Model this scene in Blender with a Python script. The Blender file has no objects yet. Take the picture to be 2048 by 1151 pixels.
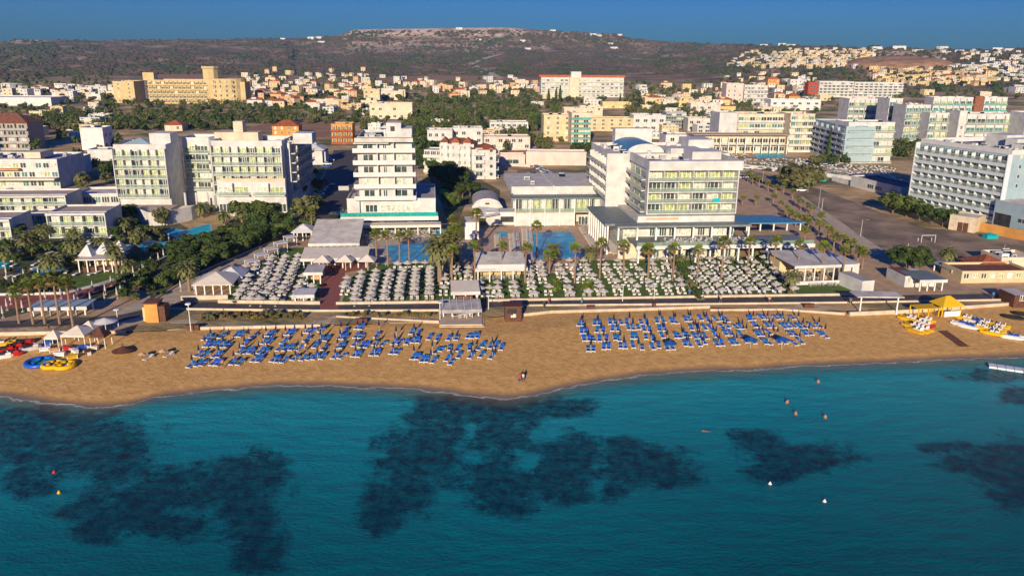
import bpy, math, random
from mathutils import Vector, Matrix
R = math.radians
rnd = random.Random(7)
scn = bpy.context.scene
C = scn.collection
# ---------------------------------------------------------------- camera
H = 52.0; PITCH = R(16.4); ROLL = R(0.5); FPX = 1600.0
cam_d = bpy.data.cameras.new('camera'); cam = bpy.data.objects.new('camera', cam_d); C.objects.link(cam)
cam_d.sensor_width = 36; cam_d.lens = 36*FPX/2048; cam_d.clip_start = 1; cam_d.clip_end = 30000
MROT = Matrix.Rotation(R(90)-PITCH, 3, 'X') @ Matrix.Rotation(ROLL, 3, 'Z')
cam.matrix_world = Matrix.Translation((0, 0, H)) @ MROT.to_4x4()
scn.camera = cam
# ---------------------------------------------------------------- light
SUN_EL, SUN_AZ = 16.0, 7.9      # the sun stands behind the camera, a little to its left
wld = bpy.data.worlds.new('World'); scn.world = wld; wld.use_nodes = True
wn = wld.node_tree; bg = wn.nodes['Background']
sky = wn.nodes.new('ShaderNodeTexSky'); sky.sky_type = 'NISHITA'; sky.sun_disc = False
sky.sun_elevation = R(SUN_EL); sky.sun_rotation = R(180+SUN_AZ)
sky.air_density = 1.0; sky.dust_density = 0.15; sky.ozone_density = 5.0; sky.altitude = 0
hs = wn.nodes.new('ShaderNodeHueSaturation'); hs.inputs['Saturation'].default_value = 1.3; hs.inputs['Hue'].default_value = .5
mx = wn.nodes.new('ShaderNodeMix'); mx.data_type = 'RGBA'; mx.blend_type = 'MULTIPLY'; mx.inputs[0].default_value = 1
mx.inputs[7].default_value = (.105, .29, .64, 1)
wn.links.new(sky.outputs[0], hs.inputs['Color']); wn.links.new(hs.outputs[0], mx.inputs[6]); 
tcw = wn.nodes.new('ShaderNodeTexCoord'); sxyz = wn.nodes.new('ShaderNodeSeparateXYZ'); mrw = wn.nodes.new('ShaderNodeMapRange'); mrw.inputs[1].default_value = 0; mrw.inputs[2].default_value = .35; mrw.inputs[3].default_value = .56; mrw.inputs[4].default_value = 1.25
m2w = wn.nodes.new('ShaderNodeVectorMath'); m2w.operation = 'SCALE'; wn.links.new(tcw.outputs['Generated'], sxyz.inputs[0]); wn.links.new(sxyz.outputs['Z'], mrw.inputs[0]); wn.links.new(mx.outputs[2], m2w.inputs[0]); wn.links.new(mrw.outputs[0], m2w.inputs['Scale']); wn.links.new(m2w.outputs[0], bg.inputs[0])
bg.inputs[1].default_value = 0.12
sun_d = bpy.data.lights.new('sun', 'SUN'); sun_d.energy = 5.0; sun_d.angle = R(.5); sun_d.color = (1, .83, .59)
sun = bpy.data.objects.new('sun', sun_d); C.objects.link(sun)
tosun = Vector((-math.sin(R(SUN_AZ))*math.cos(R(SUN_EL)), -math.cos(R(SUN_AZ))*math.cos(R(SUN_EL)), math.sin(R(SUN_EL))))
sun.rotation_euler = tosun.to_track_quat('Z', 'Y').to_euler(); sun.location = tosun*300
vs = scn.view_settings; vs.view_transform = 'Standard'; vs.look = 'None'; vs.exposure = 0.36; vs.gamma = 1; vs.use_curve_mapping = False
scn.cycles.max_bounces = 5; scn.cycles.diffuse_bounces = 2; scn.cycles.glossy_bounces = 2; scn.cycles.transmission_bounces = 3
scn.cycles.transparent_max_bounces = 6; scn.cycles.volume_bounces = 0; scn.cycles.use_adaptive_sampling = True
scn.cycles.use_denoising = True
# ---------------------------------------------------------------- pixel <-> world
CAMP = Vector((0, 0, H)); MINV = MROT.transposed()
def ray(px, py): return (MROT @ Vector(((px-1024)/FPX, -(py-575.5)/FPX, -1))).normalized()
def G(px, py, z=2.0):
    d = ray(px, py); t = (z-H)/d.z; p = CAMP+d*t; return Vector((p.x, p.y, z))
def proj(p):
    q = MINV @ (Vector(p)-CAMP); return (1024+FPX*q.x/-q.z, 575.5-FPX*q.y/-q.z)
def ztop(p, py):
    a, b = -50., 400.
    for _ in range(40):
        m = (a+b)/2
        if proj((p[0], p[1], m))[1] > py: a = m
        else: b = m
    return (a+b)/2
def lerp(a, b, t): return a+(b-a)*t
def interp(tab, x):
    if x <= tab[0][0]: return tab[0][1]
    for (a, b), (c, d) in zip(tab, tab[1:]):
        if x <= c: return b+(d-b)*(x-a)/(c-a)
    return tab[-1][1]
def sstep(a, b, x):
    t = min(1, max(0, (x-a)/(b-a))); return t*t*(3-2*t)
# a cheap value noise for heights and scatter
def hsh(i, j): 
    v = math.sin(i*127.1+j*311.7)*43758.5453; return v-math.floor(v)
def vn(x, y):
    i, j = math.floor(x), math.floor(y); u, v = x-i, y-j; u = u*u*(3-2*u); v = v*v*(3-2*v)
    return lerp(lerp(hsh(i, j), hsh(i+1, j), u), lerp(hsh(i, j+1), hsh(i+1, j+1), u), v)
def fbm(x, y, o=4):
    s = 0; a = .5
    for k in range(o): s += a*vn(x, y); x = x*2.03+5.1; y = y*2.03+1.7; a *= .5
    return s
# ---------------------------------------------------------------- materials
MATS = {}
def nd(t, ty, **k):
    n = t.nodes.new(ty)
    for a, b in k.items(): setattr(n, a, b)
    return n
def mat(name, col, rough=.75, var=0., scale=1., col2=None, spec=.3, bump=0., bscale=None, objvar=0., metal=0., alpha=1., emit=None, det=4, lo=.35, hi=.65):
    if name in MATS: return MATS[name]
    m = bpy.data.materials.new(name); m.use_nodes = True; t = m.node_tree; b = t.nodes['Principled BSDF']
    b.inputs['Roughness'].default_value = rough; b.inputs['Specular IOR Level'].default_value = spec; b.inputs['Metallic'].default_value = metal
    b.inputs['Alpha'].default_value = alpha
    c = (*col, 1)
    tc = nd(t, 'ShaderNodeTexCoord') ; geo = nd(t, 'ShaderNodeNewGeometry')
    last = None
    if col2 is not None or var > 0:
        nz = nd(t, 'ShaderNodeTexNoise'); nz.inputs['Scale'].default_value = scale; nz.inputs['Detail'].default_value = det; nz.inputs['Roughness'].default_value = .62
        t.links.new(geo.outputs['Position'], nz.inputs['Vector'])
        cr = nd(t, 'ShaderNodeValToRGB'); e = cr.color_ramp.elements
        e[0].position = lo; e[1].position = hi
        if col2 is None:
            e[0].color = tuple(x*(1-var) for x in col)+(1,); e[1].color = tuple(min(1, x*(1+var)) for x in col)+(1,)
        else: e[0].color = c; e[1].color = (*col2, 1)
        t.links.new(nz.outputs['Fac'], cr.inputs[0]); last = cr.outputs[0]
    if objvar > 0:
        oi = nd(t, 'ShaderNodeObjectInfo'); h = nd(t, 'ShaderNodeHueSaturation')
        mr = nd(t, 'ShaderNodeMapRange'); mr.inputs[3].default_value = 1-objvar; mr.inputs[4].default_value = 1+objvar
        t.links.new(oi.outputs['Random'], mr.inputs[0]); t.links.new(mr.outputs[0], h.inputs['Value'])
        mr2 = nd(t, 'ShaderNodeMapRange'); mr2.inputs[3].default_value = .5-objvar*.06; mr2.inputs[4].default_value = .5+objvar*.06
        t.links.new(oi.outputs['Random'], mr2.inputs[0]); t.links.new(mr2.outputs[0], h.inputs['Hue'])
        if last: t.links.new(last, h.inputs['Color'])
        else: h.inputs['Color'].default_value = c
        last = h.outputs[0]
    if last: t.links.new(last, b.inputs['Base Color'])
    else: b.inputs['Base Color'].default_value = c
    if bump > 0:
        nb = nd(t, 'ShaderNodeTexNoise'); nb.inputs['Scale'].default_value = bscale or scale; nb.inputs['Detail'].default_value = 5
        t.links.new(geo.outputs['Position'], nb.inputs['Vector'])
        bp = nd(t, 'ShaderNodeBump'); bp.inputs['Strength'].default_value = 1; bp.inputs['Distance'].default_value = bump
        t.links.new(nb.outputs['Fac'], bp.inputs['Height']); t.links.new(bp.outputs[0], b.inputs['Normal'])
    if emit: b.inputs['Emission Color'].default_value = (*emit[0], 1); b.inputs['Emission Strength'].default_value = emit[1]
    MATS[name] = m; return m
def tileroof(name, col, scale=3., ang=0.):
    if name in MATS: return MATS[name]
    m = mat(name, col, .8, var=.25, scale=.8); t = m.node_tree; b = t.nodes['Principled BSDF']
    w = nd(t, 'ShaderNodeTexWave'); w.inputs['Scale'].default_value = scale; w.inputs['Distortion'].default_value = .3
    geo = nd(t, 'ShaderNodeNewGeometry'); mp = nd(t, 'ShaderNodeMapping'); mp.inputs['Rotation'].default_value = (0, 0, ang)
    t.links.new(geo.outputs['Position'], mp.inputs[0]); t.links.new(mp.outputs[0], w.inputs[0])
    bp = nd(t, 'ShaderNodeBump'); bp.inputs['Distance'].default_value = .06; t.links.new(w.outputs['Fac'], bp.inputs['Height']); t.links.new(bp.outputs[0], b.inputs['Normal'])
    return m
M_white = mat('white_render', (.56, .55, .525), .8, var=.15, scale=.35, objvar=.03)
M_cream = mat('cream_render', (.62, .52, .38), .85, var=.12, scale=.3, objvar=.05)
M_beige = mat('beige_render', (.60, .47, .28), .85, var=.12, scale=.3, objvar=.05)
M_sandst = mat('sandstone_render', (.55, .42, .21), .85, var=.12, scale=.2)
M_peach = mat('peach_render', (.58, .36, .20), .85, var=.12, scale=.3)
M_orange = mat('ochre_render', (.55, .27, .07), .85, var=.15, scale=.3)
M_yellow = mat('yellow_render', (.60, .47, .22), .85, var=.12, scale=.3)
M_grey = mat('grey_render', (.34, .34, .34), .85, var=.15, scale=.4)
M_bluegrey = mat('blue_grey_render', (.30, .40, .45), .8, var=.08, scale=.3)
M_pink = mat('pinkish_wall', (.62, .50, .44), .85, var=.1, scale=.3)
M_roofgrey = mat('roof_felt', (.36, .34, .33), .9, var=.22, scale=.5)
M_rooflight = mat('pale_roof', (.56, .52, .46), .9, var=.2, scale=.4)
M_roofbrown = mat('gravel_roof', (.46, .37, .29), .95, var=.22, scale=1.2)
M_roofwhite = mat('white_roof', (.62, .61, .59), .85, var=.14, scale=.5)
M_canvas = mat('canvas_roof', (.66, .59, .49), .8, var=.08, scale=.6)
M_tile = tileroof('red_tiles', (.42, .12, .05))
M_tile2 = tileroof('brown_tiles', (.30, .12, .07))
M_blueroof = mat('blue_metal_roof', (.07, .22, .36), .45, var=.10, scale=.5, spec=.5)
M_greenroof = mat('grey_green_roof', (.17, .20, .20), .6, var=.15, scale=.5)
M_dark = mat('dark_interior', (.035, .035, .04), .7, var=.5, scale=.8)
M_frame = mat('white_metal', (.75, .74, .70), .5)
M_steel = mat('galvanised_steel', (.42, .42, .42), .45, metal=.4)
M_timber = mat('dark_timber', (.11, .045, .028), .7, var=.25, scale=2)
M_brickpath = mat('brick_paving', (.30, .10, .075), .85, var=.25, scale=2.)
M_wallstone = mat('cream_wall', (.56, .46, .34), .85, var=.15, scale=.8, bump=.03)
M_glass_d = mat('dark_glass', (.05, .075, .075), .12, var=.5, scale=.9, spec=.6)
M_glass_g = mat('curtained_glass_green', (.36, .42, .20), .18, var=.45, scale=1.3, spec=.5)
M_glass_w = mat('curtained_glass_pale', (.52, .54, .46), .22, var=.35, scale=1.5, spec=.5)
M_glass_t = mat('teal_glass', (.09, .20, .19), .15, var=.35, scale=1.1, spec=.6)
M_rail = mat('glass_railing', (.34, .46, .36), .12, var=.2, scale=.8, spec=.6, alpha=.34)
M_railt = mat('turquoise_glass_railing', (.02, .36, .32), .15, var=.3, scale=1.5, spec=.6, alpha=.85)
M_bars = mat('rail_metal', (.60, .58, .54), .5, alpha=.6)
M_solid = mat('white_parapet', (.60, .59, .57), .8, var=.06, scale=.5)
# ---------------------------------------------------------------- mesh building
class MB:
    def __init__(s): s.v = []; s.f = []; s.m = []; s.mats = []
    def mi(s, m):
        if m not in s.mats: s.mats.append(m)
        return s.mats.index(m)
    def face(s, pts, m):
        b = len(s.v); s.v += [tuple(p) for p in pts]; s.f.append(tuple(range(b, b+len(pts)))); s.m.append(s.mi(m))
    def prism(s, pts, z0, z1, m, mtop=None):
        """pts: plan ring (counter-clockwise), vertical sides"""
        b = len(s.v); n = len(pts); k = s.mi(m); kt = s.mi(mtop or m)
        s.v += [(p[0], p[1], z0) for p in pts]+[(p[0], p[1], z1) for p in pts]
        for i in range(n):
            j = (i+1) % n; s.f.append((b+i, b+j, b+n+j, b+n+i)); s.m.append(k)
        s.f.append(tuple(b+n+i for i in range(n))); s.m.append(kt)
        s.f.append(tuple(b+n-1-i for i in range(n))); s.m.append(k)
    def box(s, F, a0, a1, b0, b1, c0, c1, m, mtop=None):
        if a1 < a0: a0, a1 = a1, a0
        if b1 < b0: b0, b1 = b1, b0
        s.prism([F(a0, b0), F(a1, b0), F(a1, b1), F(a0, b1)], F.z+c0, F.z+c1, m, mtop)
    def tube(s, p, q, r0, r1, m, n=6, cap=True):
        p = Vector(p); q = Vector(q); d = (q-p).normalized(); a = d.orthogonal().normalized(); c = d.cross(a)
        b = len(s.v); k = s.mi(m)
        for o, r in ((p, r0), (q, r1)):
            for i in range(n):
                t = 2*math.pi*i/n; s.v.append(tuple(o+(a*math.cos(t)+c*math.sin(t))*r))
        for i in range(n):
            j = (i+1) % n; s.f.append((b+i, b+j, b+n+j, b+n+i)); s.m.append(k)
        if cap: s.f.append(tuple(b+n+i for i in range(n))); s.m.append(k); s.f.append(tuple(b+n-1-i for i in range(n))); s.m.append(k)
    def cone(s, c, r, h, m, n=8, rt=0., base=True):
        c = Vector(c); b = len(s.v); k = s.mi(m)
        for i in range(n):
            t = 2*math.pi*(i+.5)/n; s.v.append((c.x+r*math.cos(t), c.y+r*math.sin(t), c.z))
        s.v.append((c.x, c.y, c.z+h))
        for i in range(n): s.f.append((b+i, b+(i+1) % n, b+n)); s.m.append(k)
        if base: s.f.append(tuple(b+n-1-i for i in range(n))); s.m.append(k)
    def pyramid(s, F, a0, a1, b0, b1, c0, c1, m, ridge=0., over=.4, th=.15):
        a0 -= over; a1 += over; b0 -= over; b1 += over
        s.box(F, a0, a1, b0, b1, c0-th, c0, m)
        w, d = a1-a0, b1-b0; am, bm = (a0+a1)/2, (b0+b1)/2; b = len(s.v); k = s.mi(m)
        if w >= d: r = (w-d)/2 if ridge == 0 else ridge; r1 = (am-r, bm); r2 = (am+r, bm)
        else: r = (d-w)/2 if ridge == 0 else ridge; r1 = (am, bm-r); r2 = (am, bm+r)
        z0, z1 = F.z+c0+.003, F.z+c1
        for (x, y) in ((a0, b0), (a1, b0), (a1, b1), (a0, b1)): p = F(x, y); s.v.append((p[0], p[1], z0))
        for (x, y) in (r1, r2): p = F(x, y); s.v.append((p[0], p[1], z1))
        if w >= d: fs = [(0, 1, 5, 4), (1, 2, 5), (2, 3, 4, 5), (3, 0, 4)]
        else: fs = [(0, 1, 4), (1, 2, 5, 4), (2, 3, 5), (3, 0, 4, 5)]
        for f in fs: s.f.append(tuple(b+i for i in f)); s.m.append(k)
    def vault(s, F, a0, a1, b0, b1, c0, h, m, mend=None, n=12):
        b = len(s.v); k = s.mi(m); ke = s.mi(mend or m)
        for bb in (b0, b1):
            for i in range(n+1):
                t = math.pi*i/n; p = F((a0+a1)/2-math.cos(t)*(a1-a0)/2, bb); s.v.append((p[0], p[1], F.z+c0+h*math.sin(t)))
        for i in range(n): s.f.append((b+i, b+i+1, b+n+2+i, b+n+1+i)); s.m.append(k)
        s.f.append(tuple(b+i for i in range(n, -1, -1))); s.m.append(ke); s.f.append(tuple(b+n+1+i for i in range(n+1))); s.m.append(ke)
    def data(s, name, org=(0, 0, 0), smooth=False):
        me = bpy.data.meshes.new(name); o = Vector(org)
        me.from_pydata([(v[0]-o.x, v[1]-o.y, v[2]-o.z) for v in s.v], [], s.f)
        for m in s.mats: me.materials.append(m)
        me.polygons.foreach_set('material_index', s.m)
        if smooth: me.polygons.foreach_set('use_smooth', [True]*len(s.f))
        me.update(); return me
    def build(s, name, parent=None, org=None, smooth=False):
        if parent is not None and org is None: org = parent['_o'] if '_o' in parent else (0, 0, 0)
        if org is None: org = (0, 0, 0)
        o = bpy.data.objects.new(name, s.data(name, org, smooth)); C.objects.link(o)
        if parent is None: o.location = org
        else: o.parent = parent
        return o
ORG = {}
def thing(name, label, cat, loc, group=None, rz=0):
    o = bpy.data.objects.new(name, None); C.objects.link(o); o.location = loc; o.rotation_euler = (0, 0, rz); o.empty_display_size = .5
    o['label'] = label; o['category'] = cat
    if group: o['group'] = group
    ORG[o.name] = tuple(loc); return o
def part(mb, name, root, smooth=False):
    o = bpy.data.objects.new(name, mb.data(name, ORG[root.name], smooth)); C.objects.link(o); o.parent = root; return o
def tag(o, label, cat, group=None):
    o['label'] = label; o['category'] = cat
    if group: o['group'] = group
    return o
def struct(o): o['kind'] = 'structure'; return o
def single(mb, name, label, cat, org, group=None, smooth=False):
    return tag(mb.build(name, None, org, smooth), label, cat, group)
def copyt(o, loc, label=None, rz=None, sc=None, group=None):
    c = o.copy(); C.objects.link(c); c.location = loc
    if rz is not None: c.rotation_euler = (0, 0, rz)
    if sc is not None: c.scale = (sc, sc, sc) if not hasattr(sc, '__len__') else sc
    if label: c['label'] = label
    if group: c['group'] = group
    for ch in list(o.children):
        d = ch.copy(); C.objects.link(d); d.parent = c
    return c
ORD = ['first', 'second', 'third', 'fourth', 'fifth', 'sixth', 'seventh', 'eighth', 'ninth', 'tenth', 'eleventh', 'twelfth', 'thirteenth', 'fourteenth', 'fifteenth', 'sixteenth', 'seventeenth', 'eighteenth', 'nineteenth', 'twentieth']
TENS = {2: 'twenty', 3: 'thirty', 4: 'forty', 5: 'fifty', 6: 'sixty', 7: 'seventy', 8: 'eighty', 9: 'ninety'}
TH = {'twenty': 'twentieth', 'thirty': 'thirtieth', 'forty': 'fortieth', 'fifty': 'fiftieth', 'sixty': 'sixtieth', 'seventy': 'seventieth', 'eighty': 'eightieth', 'ninety': 'ninetieth'}
def ordw(i):
    if i < 20: return ORD[i]
    n = i+1
    if n >= 100: return 'hundred and '+ordw(n-101) if n > 100 else 'hundredth'
    t, u = divmod(n, 10); return TH[TENS[t]] if u == 0 else TENS[t]+'-'+ORD[u-1]
class Frame:
    """plan frame: a along the front, b inwards, z up"""
    def __init__(s, o, ang=5.8, z=None):
        s.o = Vector((o[0], o[1])); t = R(ang); s.u = Vector((math.cos(t), math.sin(t))); s.d = Vector((-math.sin(t), math.cos(t))); s.z = o[2] if z is None else z
    def __call__(s, a, b): p = s.o+s.u*a+s.d*b; return (p.x, p.y)
    def side(s, a, b, turn, z=None):
        """frame whose front faces to the left (turn=-1: seen from -u) or right (+1), or back"""
        f = Frame((0, 0, 0)); p = s(a, b); f.o = Vector(p); f.z = s.z if z is None else z
        if turn == 1: f.u = s.d.copy(); f.d = -s.u
        elif turn == -1: f.u = -s.d; f.d = s.u.copy()
        else: f.u = s.u.copy(); f.d = s.d.copy()
        return f
    def width_to(s, px, z=None, b=0):
        z = s.z if z is None else z; lo, hi = 0., 400.
        for _ in range(40):
            m = (lo+hi)/2; p = s(m, b)
            if proj((p[0], p[1], z))[0] < px: lo = m
            else: hi = m
        return (lo+hi)/2
    def zrow(s, py, a=0, b=0): p = s(a, b); return ztop(p, py)-s.z
# ---------------------------------------------------------------- terrain
SHORE = [(-400, 770), (-150, 782), (0, 789), (100, 803), (200, 812), (260, 806), (320, 790), (430, 778), (560, 768), (700, 770), (820, 775), (900, 783), (980, 792), (1010, 795), (1060, 789), (1110, 777), (1200, 760), (1300, 746), (1400, 740), (1500, 737), (1600, 730), (1700, 726), (1800, 722), (1900, 717), (2048, 711), (2400, 700), (2900, 690)]
shore_t = sorted((G(x, y, 0).x, G(x, y, 0).y) for x, y in SHORE)
def S(x): return interp(shore_t, x)
WALL = [(-500, 672), (-150, 668), (0, 666), (200, 664), (300, 662), (380, 657), (640, 651), (880, 643), (985, 634), (1100, 625), (1420, 615), (1680, 622), (1800, 618), (2048, 607), (2600, 590)]
wall_t = sorted((G(x, y, 2).x, G(x, y, 2).y) for x, y in WALL)
def WY(x): return interp(wall_t, x)
def beach_z(x, y):
    d = y-S(x)
    if d < 0: return max(-4., d*.07)
    return min(1.75, .068*d+.10*sstep(0, 3, d))
CREST = [(-900, 92), (-300, 86), (0, 84), (14, 84), (30, 79), (120, 80), (200, 81), (400, 78), (560, 77), (640, 75), (685, 69), (705, 59), (760, 58), (900, 56), (1000, 54), (1080, 59), (1150, 64), (1240, 69), (1268, 78), (1360, 84), (1450, 88), (1600, 91), (1750, 95), (1850, 97), (2048, 99), (2500, 103), (3000, 110)]
crest_t = []
for x, y in CREST:
    d = ray(x, y); crest_t.append((math.atan2(d.x, d.y), d.z/math.hypot(d.x, d.y)))
crest_t.sort()
def land_z(x, y):
    r = math.hypot(x, y); az = math.atan2(x, y)
    if r < 620: return 2.0
    e = interp(crest_t, az)
    rc = 3300-1200*sstep(R(9), R(20), az)       # the ridge comes nearer on the right
    zc = H+rc*e
    z = 2+5*sstep(620, 1300, r)
    r0 = 1500-250*sstep(R(9), R(18), az)
    t = (r-r0)/(rc-r0)
    if t > 0:
        t2 = min(1, t); f = .55*t2+.45*t2*t2
        if -.26 < az < .17: f = .35*t2+.25*t2*t2+.40*sstep(.80, .985, t2)
        z += (zc-7)*f
        z += (fbm(x/210, y/210)-.5)*22*math.sin(math.pi*min(1, t2))
        if t > 1: z = zc-(t-1)*rc*.06
    return z
def hit(px, py):
    """pixel -> point on the land"""
    d = ray(px, py); t = 120.
    pt = t
    while t < 4200:
        p = CAMP+d*t
        if p.z <= land_z(p.x, p.y):
            a, b = pt, t
            for _ in range(14):
                m = (a+b)/2; q = CAMP+d*m
                if q.z <= land_z(q.x, q.y): b = m
                else: a = m
            q = CAMP+d*b; return Vector((q.x, q.y, land_z(q.x, q.y)))
        pt = t; t *= 1.012
    return None
# land material: dry scrub, red soil and limestone beyond the town, pale dusty lots inside it
def land_mat():
    m = bpy.data.materials.new('dry_land'); m.use_nodes = True; t = m.node_tree; b = t.nodes['Principled BSDF']; b.inputs['Roughness'].default_value = .95; b.inputs['Specular IOR Level'].default_value = .1
    geo = nd(t, 'ShaderNodeNewGeometry')
    def noise(s, d=5, r=.6):
        n = nd(t, 'ShaderNodeTexNoise'); n.inputs['Scale'].default_value = s; n.inputs['Detail'].default_value = d; n.inputs['Roughness'].default_value = r
        t.links.new(geo.outputs['Position'], n.inputs['Vector']); return n.outputs['Fac']
    def ramp(f, stops):
        c = nd(t, 'ShaderNodeValToRGB'); e = c.color_ramp.elements
        while len(e) < len(stops): e.new(.5)
        for k, (p, col) in enumerate(stops): e[k].position = p; e[k].color = (*col, 1)
        t.links.new(f, c.inputs[0]); return c.outputs[0]
    def mix(f, a, b2):
        n = nd(t, 'ShaderNodeMix'); n.data_type = 'RGBA'; t.links.new(f, n.inputs[0]); t.links.new(a, n.inputs[6]); t.links.new(b2, n.inputs[7]); return n.outputs[2]
    hill = ramp(noise(.012), [(.36, (.07, .075, .035)), (.46, (.15, .12, .07)), (.56, (.27, .16, .10)), (.66, (.42, .30, .21))])
    town = ramp(noise(.035), [(.35, (.12, .13, .05)), (.45, (.30, .24, .12)), (.55, (.52, .35, .18)), (.66, (.60, .48, .33))])
    at = nd(t, 'ShaderNodeAttribute', attribute_name='hillness'); rk = nd(t, 'ShaderNodeAttribute', attribute_name='rock')
    rock = ramp(noise(.05, 6), [(.35, (.34, .22, .15)), (.6, (.80, .60, .45))])
    c = mix(at.outputs['Fac'], town, hill)
    c = mix(rk.outputs['Fac'], c, rock)
    t.links.new(c, b.inputs['Base Color'])
    bp = nd(t, 'ShaderNodeBump'); bp.inputs['Distance'].default_value = 2.5; t.links.new(noise(.04, 6), bp.inputs['Height']); t.links.new(bp.outputs[0], b.inputs['Normal'])
    return m
def grid_obj(name, P, m, attrs=None, smooth=True):
    nr, nc = len(P), len(P[0]); me = bpy.data.meshes.new(name)
    me.from_pydata([tuple(p) for row in P for p in row], [], [(i*nc+j, i*nc+j+1, (i+1)*nc+j+1, (i+1)*nc+j) for i in range(nr-1) for j in range(nc-1)])
    me.materials.append(m)
    if smooth: me.polygons.foreach_set('use_smooth', [True]*len(me.polygons))
    for k, vals in (attrs or {}).items():
        a = me.attributes.new(k, 'FLOAT', 'POINT'); a.data.foreach_set('value', vals)
    o = bpy.data.objects.new(name, me); C.objects.link(o); return struct(o)
ROCKS = [(690, 1060, 54, 76, 1.), (1060, 1290, 60, 76, .5), (10, 90, 78, 90, .9), (690, 1010, 88, 108, .6), (1400, 1500, 92, 104, .4), (1050, 1110, 94, 102, .7), (1740, 1900, 106, 134, 1.), (1500, 1580, 108, 118, .4)]
P = []; hl = []; rk = []
rows = []
azs = [R(-68+136*j/420) for j in range(421)]
NR = 190
for i in range(NR+1):
    row = []
    for az in azs:
        x0 = 0
        # distance from the camera's foot to the sea wall in this direction
        r0 = 140.
        for _ in range(6): r0 = WY(r0*math.sin(az))/max(.2, math.cos(az))
        r0 += .2
        t = i/NR; r = r0*(1-t)+620*t if False else r0*((620/r0)**(min(1, t/.22))) if t < .22 else 620*((3850/620)**((t-.22)/.78))
        x, y = r*math.sin(az), r*math.cos(az); z = land_z(x, y)
        row.append((x, y, z))
        hl.append(sstep(1250, 1600, r-250*sstep(R(9), R(18), az)*-1))
        k = 0
        if r > 1200:
            px, py = proj((x, y, z))
            for (a, b, c, d, s_) in ROCKS:
                if a < px < b and c-3 < py < d: k = max(k, s_*min(1, (px-a)/14, (b-px)/14)*min(1, max(0, (d-py)/6))*(1 if fbm(x/60, y/60) > .42 else .3))
        rk.append(k)
    P.append(row)
land = grid_obj('ground', P, land_mat(), {'hillness': hl, 'rock': rk})
# beach and sea bed
def sand_mat():
    m = bpy.data.materials.new('beach_sand'); m.use_nodes = True; t = m.node_tree; b = t.nodes['Principled BSDF']; b.inputs['Roughness'].default_value = .9; b.inputs['Specular IOR Level'].default_value = .15
    geo = nd(t, 'ShaderNodeNewGeometry')
    def noise(s, d=5, r=.6):
        n = nd(t, 'ShaderNodeTexNoise'); n.inputs['Scale'].default_value = s; n.inputs['Detail'].default_value = d; n.inputs['Roughness'].default_value = r
        t.links.new(geo.outputs['Position'], n.inputs['Vector']); return n.outputs['Fac']
    c = nd(t, 'ShaderNodeValToRGB'); e = c.color_ramp.elements; e[0].position = .38; e[0].color = (.53, .295, .09, 1); e[1].position = .64; e[1].color = (.73, .44, .16, 1)
    t.links.new(noise(.8, 9, .72), c.inputs[0])
    # wet sand at the water's edge
    at = nd(t, 'ShaderNodeAttribute', attribute_name='shore'); add = nd(t, 'ShaderNodeMath', operation='MULTIPLY_ADD')
    t.links.new(noise(.25, 3), add.inputs[0]); add.inputs[1].default_value = -1.8; t.links.new(at.outputs['Fac'], add.inputs[2])
    mr = nd(t, 'ShaderNodeMapRange'); mr.inputs[1].default_value = -.6; mr.inputs[2].default_value = 1.2; t.links.new(add.outputs[0], mr.inputs[0])
    mx = nd(t, 'ShaderNodeMix'); mx.data_type = 'RGBA'; mx.inputs[6].default_value = (.27, .18, .105, 1); t.links.new(mr.outputs[0], mx.inputs[0]); t.links.new(c.outputs[0], mx.inputs[7])
    t.links.new(mx.outputs[2], b.inputs['Base Color'])
    mr3 = nd(t, 'ShaderNodeMapRange'); mr3.inputs[3].default_value = .45; mr3.inputs[4].default_value = .92; t.links.new(mr.outputs[0], mr3.inputs[0]); t.links.new(mr3.outputs[0], b.inputs['Roughness'])
    vo = nd(t, 'ShaderNodeTexVoronoi'); vo.inputs['Scale'].default_value = 1.7; t.links.new(geo.outputs['Position'], vo.inputs['Vector'])
    ad = nd(t, 'ShaderNodeMath', operation='ADD'); t.links.new(noise(1.2, 5), ad.inputs[0]); t.links.new(vo.outputs['Distance'], ad.inputs[1])
    bp = nd(t, 'ShaderNodeBump'); bp.inputs['Distance'].default_value = .045; t.links.new(mr.outputs[0], bp.inputs['Strength']); t.links.new(ad.outputs[0], bp.inputs['Height']); t.links.new(bp.outputs[0], b.inputs['Normal'])
    return m
xs = [-600+8*i for i in range(55)]+[-168+1.4*i for i in range(250)]+[184+8*i for i in range(53)]
P = []; sh = []
for i in range(90):
    row = []
    for x in xs:
        s_, w = S(x), WY(x)+.6
        t = i/89
        y = (s_-60)*(1-t/.25)+s_*(t/.25) if t < .25 else s_+(w-s_)*(t-.25)/.75
        z = beach_z(x, y)+(fbm(x*.25, y*.25)-.5)*.10*sstep(2, 7, y-s_)
        row.append((x, y, z)); sh.append(y-s_)
    P.append(row)
grid_obj('beach_sand', P, sand_mat(), {'shore': sh})
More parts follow.
